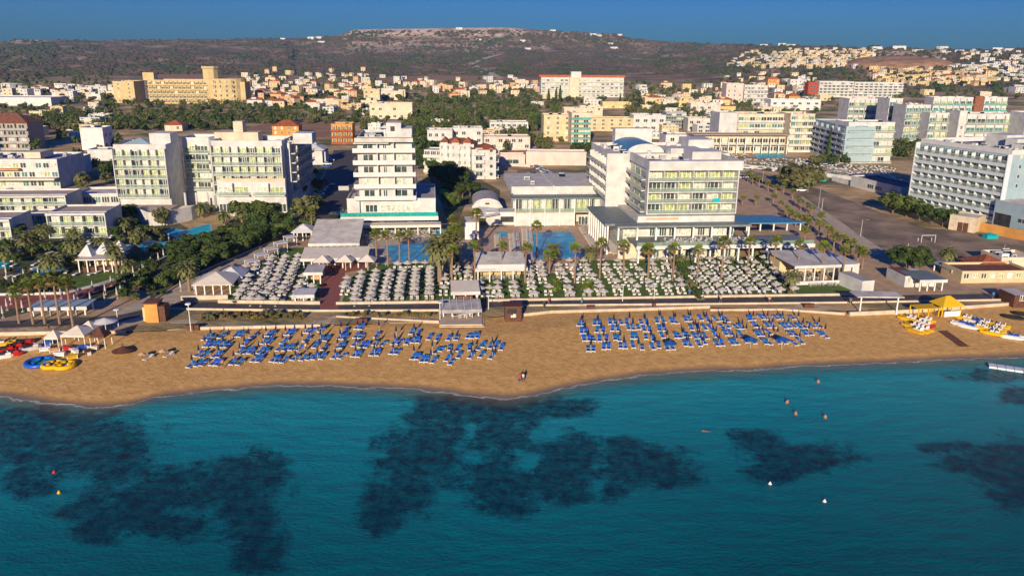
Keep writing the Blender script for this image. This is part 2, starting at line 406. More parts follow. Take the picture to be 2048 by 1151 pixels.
# sea
WEED = [(120, 880, 190, 66), (60, 842, 150, 30), (235, 915, 75, 60), (60, 960, 60, 40), (400, 972, 180, 42), (510, 945, 75, 46), (250, 1010, 130, 40), (330, 1050, 90, 34), (490, 1020, 70, 44), (520, 1090, 60, 60), (200, 1060, 60, 30),
 (880, 835, 75, 50), (850, 905, 95, 66), (800, 985, 75, 50), (762, 1025, 52, 42), (930, 800, 60, 18), (1000, 822, 120, 36), (1130, 815, 64, 22), (1000, 875, 60, 50), (1090, 935, 120, 62), (1000, 965, 90, 44), (1150, 900, 60, 40), (1010, 1018, 60, 24), (1130, 985, 60, 30), (1290, 930, 100, 44), (1345, 950, 62, 30), (1250, 895, 45, 24), (1225, 975, 26, 24), (1160, 870, 20, 10),
 (1520, 885, 60, 24), (1605, 918, 108, 32), (1550, 940, 64, 24), (1480, 868, 30, 14), (1930, 920, 64, 22), (2010, 930, 80, 56), (2030, 970, 60, 50), (1890, 895, 56, 12), (2000, 750, 100, 14), (2035, 790, 40, 24)]
def weed(x, y):
    px, py = proj((x, y, 0)); k = -1.
    for (cx, cy, rx, ry) in WEED:
        k = max(k, 1-math.hypot((px-cx)/rx, (py-cy)/ry))
    k2 = 1-math.hypot((px-1060)/44, (py-925)/34)+(fbm(x*.5, y*.5)-.5)*.7
    if k2 > 0: k -= 1.25*k2
    return max(min(k, .42), -1)
def water_mat():
    m = bpy.data.materials.new('sea_water'); m.use_nodes = True; t = m.node_tree; b = t.nodes['Principled BSDF']
    geo = nd(t, 'ShaderNodeNewGeometry')
    def noise(s, d=5, r=.6, sc=(1, 1, 1)):
        mp = nd(t, 'ShaderNodeMapping'); mp.inputs['Scale'].default_value = sc; t.links.new(geo.outputs['Position'], mp.inputs[0])
        n = nd(t, 'ShaderNodeTexNoise'); n.inputs['Scale'].default_value = s; n.inputs['Detail'].default_value = d; n.inputs['Roughness'].default_value = r
        t.links.new(mp.outputs[0], n.inputs['Vector']); return n.outputs['Fac']
    def ramp(f, stops):
        c = nd(t, 'ShaderNodeValToRGB'); e = c.color_ramp.elements
        while len(e) < len(stops): e.new(.5)
        for k, (p, col) in enumerate(stops): e[k].position = p; e[k].color = (*col, 1)
        t.links.new(f, c.inputs[0]); return c.outputs[0]
    def math_(op, a, b2=None, v=None):
        n = nd(t, 'ShaderNodeMath', operation=op); t.links.new(a, n.inputs[0])
        if b2 is not None: t.links.new(b2, n.inputs[1])
        elif v is not None: n.inputs[1].default_value = v
        return n.outputs[0]
    sh = nd(t, 'ShaderNodeAttribute', attribute_name='off').outputs['Fac']; wd = nd(t, 'ShaderNodeAttribute', attribute_name='weed').outputs['Fac']
    dep = math_('MULTIPLY', sh, v=1/60.)
    n1 = math_('MULTIPLY', math_('ADD', noise(.05, 4), v=-.5), v=.22)
    dep = math_('ADD', dep, n1)
    col = ramp(dep, [(0, (.060, .32, .29)), (.06, (.012, .33, .37)), (.3, (.002, .245, .30)), (.58, (.0005, .16, .20)), (1., (.0, .085, .110))])
    w = math_('ADD', wd, math_('MULTIPLY', math_('ADD', noise(.24, 10, .78), v=-.5), v=3.0))
    wm = nd(t, 'ShaderNodeMapRange'); wm.inputs[1].default_value = -.20; wm.inputs[2].default_value = .26; t.links.new(w, wm.inputs[0])
    mx = nd(t, 'ShaderNodeMix'); mx.data_type = 'RGBA'; mx.inputs[7].default_value = (.0004, .019, .046, 1)
    mt = nd(t, 'ShaderNodeMapRange'); mt.inputs[1].default_value = .35; mt.inputs[2].default_value = .60; mt.inputs[3].default_value = .50; mt.inputs[4].default_value = .95; t.links.new(noise(.55, 8, .75), mt.inputs[0]); f = math_('MULTIPLY', wm.outputs[0], mt.outputs[0]); t.links.new(f, mx.inputs[0]); t.links.new(col, mx.inputs[6])
    # thin broken foam line where the water dies out on the sand
    fo = math_('ADD', sh, math_('MULTIPLY', noise(.35, 5), v=-3.2)); f1 = nd(t, 'ShaderNodeMapRange'); f1.inputs[1].default_value = -1.5; f1.inputs[2].default_value = -1.2; t.links.new(fo, f1.inputs[0]); f2 = nd(t, 'ShaderNodeMapRange'); f2.inputs[1].default_value = -.9; f2.inputs[2].default_value = -.6; f2.inputs[3].default_value = 1; f2.inputs[4].default_value = 0; t.links.new(fo, f2.inputs[0])
    ff = math_('MULTIPLY', math_('MULTIPLY', f1.outputs[0], f2.outputs[0]), v=.85); mf = nd(t, 'ShaderNodeMix'); mf.data_type = 'RGBA'; mf.inputs[7].default_value = (.55, .52, .46, 1); t.links.new(ff, mf.inputs[0]); t.links.new(mx.outputs[2], mf.inputs[6])
    t.links.new(mf.outputs[2], b.inputs['Base Color'])
    b.inputs['Roughness'].default_value = .2; b.inputs['IOR'].default_value = 1.33; b.inputs['Specular IOR Level'].default_value = .05
    al = nd(t, 'ShaderNodeMapRange'); al.inputs[1].default_value = .0; al.inputs[2].default_value = 6.5; al.inputs[3].default_value = .25; al.inputs[4].default_value = 1; t.links.new(sh, al.inputs[0])
    t.links.new(math_('MAXIMUM', al.outputs[0], ff), b.inputs['Alpha'])
    h = math_('ADD', noise(1.6, 4, .6, (1, 1.9, 1)), math_('MULTIPLY', noise(.30, 3, .5, (.7, 1.5, 1)), v=2.0))
    bp = nd(t, 'ShaderNodeBump'); bp.inputs['Distance'].default_value = .27; bp.inputs['Strength'].default_value = 1; t.links.new(h, bp.inputs['Height']); t.links.new(bp.outputs[0], b.inputs['Normal'])
    return m
xs = [-3000, -1500, -800, -400, -250]+[-170+1.0*i for i in range(341)]+[250, 400, 800, 1500, 3000]
P = []; off = []; wdv = []
for i in range(112):
    row = []
    for x in xs:
        s_ = S(x)+2.; y = s_-i*.9 if i < 100 else s_-90-(i-99)**3*1.2
        row.append((x, y, 0.)); off.append(S(x)-y); wdv.append(weed(x, y) if abs(x) < 200 and i < 100 and i > 2 else -1.)
    P.append(row)
grid_obj('sea_water', P[::-1], water_mat(), {'off': [v for i in range(111, -1, -1) for v in off[i*len(xs):(i+1)*len(xs)]], 'weed': [v for i in range(111, -1, -1) for v in wdv[i*len(xs):(i+1)*len(xs)]]})
# flat sheets laid on the land
def sheet(name, pxs, m, dz=.004, kind='structure', z=2.0, sub=None):
    pts = [G(x, y, z) for x, y in pxs]; c = sum((Vector((p.x, p.y, 0)) for p in pts), Vector())/len(pts)
    mb = MB(); mb.face([(p.x, p.y, z+dz) for p in pts], m); o = mb.build(name, None, (c.x, c.y, z)); 
    if kind: o['kind'] = kind
    return o
def strip(name, top, bot, m, dz=.004, n=60):
    mb = MB(); k = mb.mi(m)
    for i in range(n+1):
        t = i/n; a = interp2(top, t); b = interp2(bot, t); mb.v += [(b[0], b[1], 2+dz), (a[0], a[1], 2+dz)]
    for i in range(n): mb.f.append((2*i, 2*i+2, 2*i+3, 2*i+1)); mb.m.append(k)
    return mb.build(name)
def interp2(tab, t):
    x = lerp(tab[0][0], tab[-1][0], t); y = interp(tab, x); p = G(x, y); return (p.x, p.y)
M_asph = mat('asphalt', (.085, .075, .072), .9, var=.25, scale=.4)
M_asph2 = mat('worn_asphalt', (.17, .13, .09), .92, col2=(.44, .31, .20), scale=.10, lo=.38, hi=.68, det=6)
M_pave = mat('pale_paving', (.48, .39, .28), .9, var=.15, scale=.5)
M_pavetan = mat('tan_paving', (.47, .32, .19), .9, var=.18, scale=.35)
M_pool_deck = mat('timber_pool_deck', (.54, .36, .24), .8, var=.2, scale=.6)
M_grass = mat('lawn_grass', (.06, .125, .020), .95, col2=(.13, .20, .035), scale=.5, bump=.08, bscale=6)
M_poolw = mat('pool_water', (.004, .44, .58), .3, var=.35, scale=.6, bump=.02, bscale=2.5, spec=.03)
M_poold = mat('pool_water_deep', (.001, .30, .56), .3, var=.35, scale=.4, bump=.02, bscale=2.5, spec=.03)
struct(strip('town_paving', [(-300, 480), (2400, 480)], [(-300, 640), (0, 640), (240, 628), (340, 600), (2400, 590)], M_pavetan, .004))
struct(strip('promenade_road', [(-400, 644), (0, 642), (230, 632), (330, 608), (400, 603), (640, 608), (870, 606), (1090, 597), (1420, 594), (1740, 591), (2048, 586), (2500, 580)], [(-400, 658), (0, 656), (230, 646), (330, 619), (400, 616), (640, 621), (880, 619), (1100, 609), (1420, 607), (1680, 605), (2048, 598), (2500, 590)], M_asph, .016, 90))
M_garden = mat('garden_ground', (.045, .075, .022), .95, col2=(.17, .13, .07), scale=.16, lo=.42, hi=.62, det=6)
sheet('garden_ground', [(-200, 640), (-10, 640), (110, 612), (205, 600), (300, 560), (335, 515), (400, 470), (330, 430), (225, 400), (-200, 440)], M_garden, .009)
sheet('garden_ground', [(300, 604), (400, 544), (500, 502), (590, 462), (580, 440), (520, 425), (400, 470), (335, 515), (300, 560)], M_garden, .0095)
sheet('garden_ground', [(830, 300), (850, 300), (1000, 380), (1000, 400), (930, 410), (905, 470), (880, 400)], M_garden, .010)
sheet('garden_ground', [(560, 330), (610, 320), (655, 330), (600, 440), (560, 420)], M_garden, .010)
sheet('grass', [(452, 602), (640, 606), (642, 546), (618, 520), (610, 495), (560, 495), (470, 560)], M_grass, .012)
sheet('grass', [(682, 608), (905, 603), (912, 525), (730, 528), (700, 560)], M_grass, .012)
sheet('grass', [(915, 605), (1400, 596), (1330, 520), (1165, 520), (1150, 545), (950, 548), (915, 525)], M_grass, .012)
sheet('grass', [(1405, 595), (1745, 588), (1735, 565), (1580, 568), (1530, 512), (1350, 518)], M_grass, .012)
sheet('brick_path', [(640, 618), (676, 618), (690, 545), (740, 535), (740, 500), (640, 500)], M_brickpath, .020)
sheet('garden_path', [(1395, 600), (1410, 599), (1362, 535), (1350, 535)], M_pave, .020)
sheet('pool_deck', [(955, 458), (975, 512), (1200, 516), (1170, 448), (1040, 448)], M_pool_deck, .020)
sheet('pool_deck', [(1165, 446), (1200, 520), (1260, 518), (1205, 446)], M_pool_deck, .024)
sheet('terrace_paving', [(735, 536), (910, 530), (905, 450), (730, 455)], M_pave, .010)
sheet('pool_water', [(1056, 466), (1141, 462), (1172, 513), (1068, 518)], M_poold, .028)
sheet('pool_water', [(993, 464), (1012, 463), (1016, 473), (996, 474)], M_poolw, .028)
sheet('pool_water', [(768, 492), (855, 484), (866, 524), (788, 527)], M_poold, .028)
sheet('pool_water', [(866, 460), (887, 458), (889, 467), (868, 469)], M_poolw, .028)
# the street between the hotels, the side road by the trees, the big car park and the palm plaza
sheet('street_paving', [(225, 660), (300, 640), (420, 560), (560, 492), (640, 455), (660, 420), (580, 440), (560, 468), (400, 540), (230, 626)], M_pave, .008)
sheet('side_road', [(556, 474), (640, 470), (700, 440), (715, 300), (668, 300), (620, 420), (575, 440)], M_asph, .012)
sheet('car_park', [(1500, 340), (1640, 378), (1840, 455), (2150, 480), (2150, 545), (1905, 535), (1755, 500), (1660, 430), (1560, 380), (1480, 350)], M_asph2, .012)
sheet('palm_plaza', [(1462, 350), (1500, 350), (1600, 400), (1780, 560), (1740, 585), (1620, 480), (1470, 420)], M_pavetan, .012)
sheet('footpath', [(1590, 395), (1606, 393), (1775, 505), (1745, 512)], M_pave, .020)
sheet('resort_lawn', [(110, 560), (200, 545), (245, 540), (240, 552), (160, 575), (115, 572)], M_grass, .014)
sheet('resort_lawn', [(230, 540), (290, 515), (300, 522), (250, 545)], M_grass, .018)
sheet('resort_ground', [(-80, 620), (110, 615), (200, 585), (310, 540), (280, 560), (120, 585), (-80, 590)], M_brickpath, .014)
sheet('car_park_gravel', [(1035, 340), (1075, 335), (1180, 350), (1190, 362), (1030, 362)], M_asph2, .012)
# ================================================================ vegetation prototypes (mesh data shared by copies)
M_bark = mat('bark', (.16, .11, .075), .9, var=.2, scale=3)
M_palmbark = mat('palm_bark', (.26, .17, .11), .9, var=.2, scale=3)
def leafmat(name, c, c2, ov=.22):
    m = mat(name, c, .75, col2=c2, scale=.55, objvar=ov, spec=.2, lo=.3, hi=.7); return m
M_leaf = leafmat('broad_leaves', (.045, .075, .016), (.11, .14, .034))
M_leafd = leafmat('dark_leaves', (.024, .048, .013), (.065, .092, .022))
M_leafo = leafmat('olive_leaves', (.075, .085, .032), (.155, .145, .06))
M_leafy = leafmat('bright_leaves', (.075, .12, .015), (.17, .20, .03))
M_palml = leafmat('palm_fronds', (.085, .13, .018), (.20, .22, .040), .18)
M_palmd = leafmat('date_palm_fronds', (.095, .12, .038), (.22, .21, .08), .15)
M_deadf = mat('dry_fronds', (.22, .13, .055), .9, var=.25, scale=2)
def rv(r=1.):
    while 1:
        v = Vector((rnd.uniform(-1, 1), rnd.uniform(-1, 1), rnd.uniform(-1, 1)))
        if .01 < v.length < 1: return v.normalized()*r
def crown_mesh(name, w, h, base, n, m, leaf=.5, lobes=9, flat=.8, seed=1):
    """leaf clumps spread through lobes of uneven size"""
    r = random.Random(seed); v = []; f = []
    L = []
    for i in range(lobes):
        a = r.uniform(0, 6.283); q = math.sqrt(r.random())*.62; z = r.uniform(.25, .8)
        L.append((Vector((math.cos(a)*q*w, math.sin(a)*q*w, base+z*h)), r.uniform(.30, .52)*w*(1-.35*z)))
    for i in range(n):
        c, rad = L[i % lobes]
        d = Vector((r.gauss(0, 1), r.gauss(0, 1), r.gauss(0, 1))).normalized(); p = c+Vector((d.x, d.y, d.z*flat))*rad*(r.random()**.33)
        if p.z < base*.7: p.z = base*.7+r.random()*.4
        nn = (d+Vector((r.gauss(0, .5), r.gauss(0, .5), r.gauss(.2, .5)))).normalized(); a = nn.orthogonal().normalized(); b = nn.cross(a); t = r.uniform(0, 6.28)
        a, b = a*math.cos(t)+b*math.sin(t), b*math.cos(t)-a*math.sin(t); s = leaf*r.uniform(.6, 1.3)
        k = len(v); v += [tuple(p+a*s), tuple(p+b*s*.6), tuple(p-a*s), tuple(p-b*s*.6)]; f.append((k, k+1, k+2, k+3))
    me = bpy.data.meshes.new(name); me.from_pydata(v, [], f); me.materials.append(m); return me
def trunk_mesh(h, r0, limbs=4, spread=1.2, top=None, seed=0):
    mb = MB(); r = random.Random(seed); mb.tube((0, 0, -.2), (0, 0, h*.55), r0, r0*.75, M_bark, 6)
    for i in range(limbs):
        a = 6.283*i/limbs+r.random(); mb.tube((0, 0, h*.5), (math.cos(a)*spread, math.sin(a)*spread, (top or h)*r.uniform(.85, 1.1)), r0*.6, r0*.2, M_bark, 5)
    return mb.data('trunk')
def combo(name, parts):
    root = bpy.data.objects.new(name, None); root.empty_display_size = .5
    for nm, me in parts:
        o = bpy.data.objects.new(nm, me); o.parent = root
    return root
def instance(proto, loc, label, cat, group=None, rz=0., sc=1.):
    c = proto.copy(); C.objects.link(c); c.location = loc; c.rotation_euler = (0, 0, rz); c.scale = (sc, sc, sc) if not hasattr(sc, '__len__') else sc
    c['label'] = label; c['category'] = cat
    if group: c['group'] = group
    for ch in proto.children:
        d = ch.copy(); C.objects.link(d); d.parent = c
    return c
BROAD = []
for k, (w, h, base, n, m, lf) in enumerate([(3.6, 4.6, 1.5, 1500, M_leafd, .42), (4.2, 5.2, 1.6, 1700, M_leafd, .45), (3.2, 4.0, 1.3, 1200, M_leaf, .42), (4.0, 4.2, 1.2, 1500, M_leaf, .45), (3.0, 3.6, .9, 900, M_leafo, .42), (3.8, 4.4, 1.2, 1300, M_leafo, .45)]):
    BROAD.append(combo('broadleaf_tree', [('crown', crown_mesh('crown', w, h, base, n, m, lf, 11, .8, k)), ('trunk', trunk_mesh(base+h*.45, .22, 5, w*.4, None, k))]))
SHRUB = [combo('shrub', [('foliage', crown_mesh('foliage', 1.2, 1.3, .1, 260, m, .22, 5, .8, 20+k))]) for k, m in enumerate((M_leafd, M_leafo, M_leafy))]
def cyp_mesh(seed):
    r = random.Random(seed); v = []; f = []
    for i in range(700):
        z = r.random(); rad = 1.0*math.sin(math.pi*min(1, (z+.12)/1.12))**.6*(1-z*.6); a = r.uniform(0, 6.28); q = rad*r.random()**.4
        p = Vector((math.cos(a)*q, math.sin(a)*q, .8+z*8.5)); s = .4
        t = Vector((r.gauss(0, .4), r.gauss(0, .4), 1)).normalized()*s; b = Vector((-math.sin(a), math.cos(a), 0))*s*.5
        k = len(v); v += [tuple(p-t), tuple(p+b), tuple(p+t), tuple(p-b)]; f.append((k, k+1, k+2, k+3))
    me = bpy.data.meshes.new('crown'); me.from_pydata(v, [], f); me.materials.append(M_leafd); return me
CYP = combo('cypress_tree', [('crown', cyp_mesh(3)), ('trunk', trunk_mesh(6, .16, 2, .2, None, 9))])
def fan_palm(h, seed, skirt=True):
    r = random.Random(seed); mb = MB(); prev = Vector((0, 0, -.2)); bend = r.uniform(-.5, .5); bx = r.uniform(0, 6.28)
    for i in range(1, 7):
        t = i/6; p = Vector((math.cos(bx)*bend*t*t, math.sin(bx)*bend*t*t, h*t)); mb.tube(prev, p, .24-.09*(i-1)/6, .24-.09*t, M_palmbark, 7, cap=False); prev = p
    tr = mb.data('trunk'); c = MB()
    for i in range(46):      # pleated fans on stalks
        a = r.uniform(0, 6.283); el = R(r.uniform(-35, 85)); d = Vector((math.cos(a)*math.cos(el), math.sin(a)*math.cos(el), math.sin(el))); s0 = prev+d*.15; L = r.uniform(.65, 1.0)
        tip = s0+d*L; side = Vector((-math.sin(a), math.cos(a), 0)); up = d.cross(side)
        mlf = M_palml if el > -.35 else M_deadf
        for j in range(7):
            g = R(-75+25*j); dd = (d*math.cos(g)+side*math.sin(g)).normalized(); e = tip+dd*r.uniform(.55, .8)-Vector((0, 0, .22*r.random()))
            w = side*math.cos(g)*.13-d*math.sin(g)*.13; c.face([tip-w*.3, e-up*.05, tip+dd*.35+w, ], mlf); c.face([tip+w*.3, tip+dd*.35-w+up*.06, e], mlf)
        c.face([s0-side*.03, tip, s0+side*.03], mlf)
    if skirt:
        for i in range(26):
            a = r.uniform(0, 6.283); z = r.uniform(.15, 1.1); p = prev-Vector((0, 0, z)); d = Vector((math.cos(a), math.sin(a), 0)); s = Vector((-math.sin(a), math.cos(a), 0))*.12
            c.face([p+d*.14-s, p+d*.14+s, p+d*.38-Vector((0, 0, .5))], M_deadf)
    return [('trunk', tr), ('crown', c.data('crown'))]
def date_palm(h, seed, fr=3.3, n=46, lfm=None):
    r = random.Random(seed); mb = MB(); lfm = lfm or M_palmd
    mb.tube((0, 0, -.2), (0, 0, h), .34, .30, M_palmbark, 8)
    tr = mb.data('trunk'); c = MB(); o = Vector((0, 0, h))
    for i in range(n):
        a = 6.283*i*.618+r.random()*.4; el = R(lerp(75, -22, (i/n)**.8)+r.uniform(-6, 6)); L = fr*r.uniform(.85, 1.1); prev = o; side = Vector((-math.sin(a), math.cos(a), 0)); q = el
        for j in range(8):
            d = Vector((math.cos(a)*math.cos(q), math.sin(a)*math.cos(q), math.sin(q))); nx = prev+d*L/8; q -= R(9+3*j*.5); w = .55*math.sin(math.pi*min(1, (j+1.2)/8.6))
            dn = Vector((0, 0, -.28*w)); k = .45
            for sg in (1, -1):
                c.face([prev, nx, nx+side*sg*w+dn+d*.12, prev+side*sg*w*.9+dn+d*.22], lfm) if j % 2 == 0 else c.face([prev, nx, nx+side*sg*w*.8+dn+d*.25], lfm)
            prev = nx
    return [('trunk', tr), ('crown', c.data('crown'))]
FAN = {hh: [combo('fan_palm', fan_palm(hh, 10*hh+k)) for k in range(2)] for hh in (4, 6, 8)}
DATE = {hh: combo('date_palm', date_palm(hh, 5+hh)) for hh in (3, 5)}
BANANA = combo('young_palm', date_palm(1.2, 77, 2.2, 20, M_leafy))
def height_between(bx, by, ty): p = G(bx, by); return ztop(p, ty)-2.0
def put_palm(kind, bx, by, ty, label, group=None):
    h = height_between(bx, by, ty); p = G(bx, by)
    if kind == 'fan':
        hh = min(FAN, key=lambda q: abs(q+1-h)); return instance(FAN[hh][rnd.randrange(2)], p, label, 'palm', group, rnd.uniform(0, 6), h/(hh+1.0))
    hh = min(DATE, key=lambda q: abs(q+1.3-h)); return instance(DATE[hh], p, label, 'palm', group, rnd.uniform(0, 6), h/(hh+1.3))
Z3 = lambda u, v: (640+u/3.385, 400+v/3.385)
Z4 = lambda u, v: (920+u/3.385, 400+v/3.385)
Z5 = lambda u, v: (1140+u/3.385, 400+v/3.385)
Z6 = lambda u, v: (1400+u/3.385, 400+v/3.385)
Z2 = lambda u, v: (360+u/3.385, 400+v/3.385)
Z1 = lambda u, v: (u/3.385, 360+v/3.385)
Z7 = lambda u, v: (1648+u/3.385, 360+v/3.385)
# front row of tall fan palms on the lawn, left to right: (crown u, v, base u, v)
fl = [(Z3, 370, 225, 385, 450), (Z3, 455, 235, 460, 445), (Z3, 530, 245, 540, 455), (Z3, 610, 235, 605, 435), (Z3, 890, 215, 888, 545), (Z3, 885, 335, 893, 595), (Z3, 860, 300, 862, 520), (Z3, 912, 190, 915, 430), (Z3, 895, 130, 898, 330), (Z3, 1048, 90, 1056, 350), (Z3, 1045, 310, 1050, 560), (Z4, 275, 305, 283, 520), (Z4, 437, 322, 440, 560), (Z4, 515, 175, 520, 400), (Z4, 607, 365, 604, 500), (Z4, 780, 318, 775, 560), (Z4, 945, 290, 945, 530), (Z4, 1105, 303, 1105, 545), (Z4, 1280, 325, 1275, 515), (Z5, 540, 322, 528, 525), (Z5, 702, 320, 695, 545), (Z5, 865, 335, 858, 555), (Z5, 1030, 280, 1022, 550), (Z5, 1210, 275, 1195, 510), (Z6, 510, 272, 490, 510), (Z6, 668, 298, 655, 515), (Z6, 833, 310, 815, 548), (Z6, 975, 338, 958, 565)]
for i, (Z, cu, cv, bu, bv) in enumerate(fl):
    b = Z(bu, bv); t = Z(cu, cv-22)[1]; put_palm('fan', b[0], b[1], t, 'tall fan palm of the lawn line, %s from the left' % ordw(i), 'tall fan palms over the hotel lawns')
for i, (cu, cv, bu, bv) in enumerate([(70, 745, 130, 970), (165, 690, 225, 975), (248, 665, 305, 972), (335, 650, 405, 972), (450, 685, 497, 1000)]):
    b = Z1(bu, bv); put_palm('fan', b[0], b[1], Z1(0, cv-15)[1], 'leaning tall palm before the resort garden, %s from the left' % ordw(i), 'leaning palms at the resort garden')
dates = [(Z1, 60, 395, 70, 500), (Z1, 20, 445, 30, 560), (Z1, 620, 250, 625, 340), (Z1, 860, 540, 870, 640), (Z1, 560, 490, 565, 590), (Z1, 690, 380, 695, 470), (Z2, 150, 20, 150, 120), (Z2, 420, 60, 420, 150), (Z1, 350, 500, 360, 650), (Z1, 490, 385, 522, 590), (Z1, 780, 435, 792, 630), (Z1, 1245, 555, 1283, 750), (Z1, 150, 370, 185, 500), (Z1, 210, 345, 230, 480), (Z1, 290, 300, 300, 400), (Z1, 840, 255, 845, 350), (Z1, 495, 325, 500, 420), (Z3, 790, 255, 812, 570), (Z3, 850, 235, 850, 520), (Z4, 620, 295, 625, 410), (Z4, 880, 310, 880, 420), (Z5, 890, 240, 890, 310), (Z5, 740, 370, 745, 440), (Z6, 625, 480, 612, 640), (Z4, 712, 60, 712, 150), (Z7, 845, 455, 822, 612), (Z2, 520, 30, 520, 110), (Z2, 310, 70, 300, 170)]
for i, (Z, cu, cv, bu, bv) in enumerate(dates):
    b = Z(bu, bv); put_palm('date', b[0], b[1], Z(cu, cv)[1], 'date palm with long arching fronds, %s from the left' % ordw(sorted(range(len(dates)), key=lambda k: dates[k][0](dates[k][3], 0)[0]).index(i)), 'date palms in the hotel gardens')
b = Z2(895, 225); put_palm('fan', b[0], b[1], Z2(0, 62)[1], 'lone tall fan palm beside the grey street junction')
b = Z7(575, 620); put_palm('fan', b[0], b[1], Z7(0, 470)[1], 'bright fan palm in front of the round dark tree by the car park')
for i, (u, v) in enumerate([(640, 590), (860, 600)]): instance(BANANA, G(*Z4(u, v+20)), '%s young bright green palm on the lawn near the promenade' % ('left' if i == 0 else 'right'), 'palm', 'young palms on the lawn', i, 1.2)
# double rows on the palm plaza
pl = [(600, 60), (640, 85), (690, 110), (745, 125), (775, 145), (750, 205), (850, 160), (905, 200), (950, 250), (1010, 260), (1065, 290), (1115, 335), (865, 105), (775, 60), (740, 40), (700, 20), (680, 0), (1150, 350), (560, 30)]
pts = [Z6(u, v) for u, v in pl]
K = 3.836; pts += [(1150+u/K, 220+v/K) for u, v in [(1300, 680), (1405, 680), (1210, 690), (1560, 600), (1620, 590), (1690, 630), (1540, 670), (1430, 540), (1500, 575), (1340, 500), (1380, 520)]]
pts.sort(key=lambda q: q[1])
for i, (x, y) in enumerate(pts):
    far = y < 425; by = y+(14 if far else 20+14*(y-425)/80); bx = x-(x-1024)*.010*(1 if far else 2.2)
    put_palm('fan', bx, by, y-7, 'bushy fan palm on the diagonal palm plaza, %s counted from the far end' % ordw(i), 'fan palms in rows on the diagonal plaza')
# ---- broadleaf trees ------------------------------------------------
def put_tree(px, py, hpx, label, group=None, k=None, cat='tree', wide=1.):
    """px, py: foot of the tree; hpx: its height in pixels"""
    p = hit(px, py)
    if p is None: return
    h = ztop(p, py-hpx)-p.z; k = rnd.randrange(6) if k is None else k; H0 = (4.6, 5.2, 4.0, 4.2, 3.6, 4.4)[k]*.95+(1.5, 1.6, 1.3, 1.2, .9, 1.2)[k]
    s = h/H0; return instance(BROAD[k], (p.x, p.y, p.z-.1), label, cat, group, rnd.uniform(0, 6), (s*wide, s*wide, s))
grove = []
for i in range(34):
    t = rnd.random(); x = lerp(335, 572, t); y0 = lerp(572, 478, t); y = y0-rnd.random()*lerp(60, 34, t)
    grove.append((x, y))
grove = [(330, 575), (352, 566), (380, 552), (398, 545), (415, 535), (436, 526), (455, 518), (478, 508), (500, 500), (520, 492), (545, 484), (560, 478)]+grove[:24]
for i, (x, y) in enumerate(grove):
    put_tree(x, y, rnd.uniform(30, 42), 'dark dense evergreen in the grove beside the street, %s along' % ordw(i), 'dark evergreens in the grove by the street', rnd.choice((0, 1, 0, 1, 2)), wide=1.25)
for i, (x, y) in enumerate(sorted([(842, 308), (850, 318), (858, 328), (866, 338), (876, 346), (886, 352), (898, 358), (908, 364), (920, 370), (838, 298), (882, 362), (846, 330), (905, 372), (940, 380), (925, 384)])): put_tree(x, y+12, rnd.uniform(28, 40), 'dark tree in the shady belt before the apartment block, %s from the left' % ordw(i), 'dark trees in the shady belt', rnd.choice((0, 1)), wide=1.3)
for i, (x, y) in enumerate(sorted([(12, 462), (40, 470), (250, 436), (262, 452), (228, 470), (236, 482), (288, 470), (300, 468), (92, 498), (64, 505), (30, 520), (8, 505), (135, 512), (150, 530), (265, 520), (310, 505), (100, 575), (60, 585), (250, 560), (270, 555), (290, 548), (310, 542), (280, 572), (255, 590), (592, 350), (606, 362), (588, 372), (598, 388), (610, 420), (598, 428), (630, 412), (545, 425), (500, 424), (470, 420)])): put_tree(x, y+8, rnd.uniform(18, 34), 'garden tree around the resort and the left hotel, %s from the left' % ordw(i), 'garden trees round the resort', rnd.choice((0, 1, 2, 3, 5)), wide=1.2)
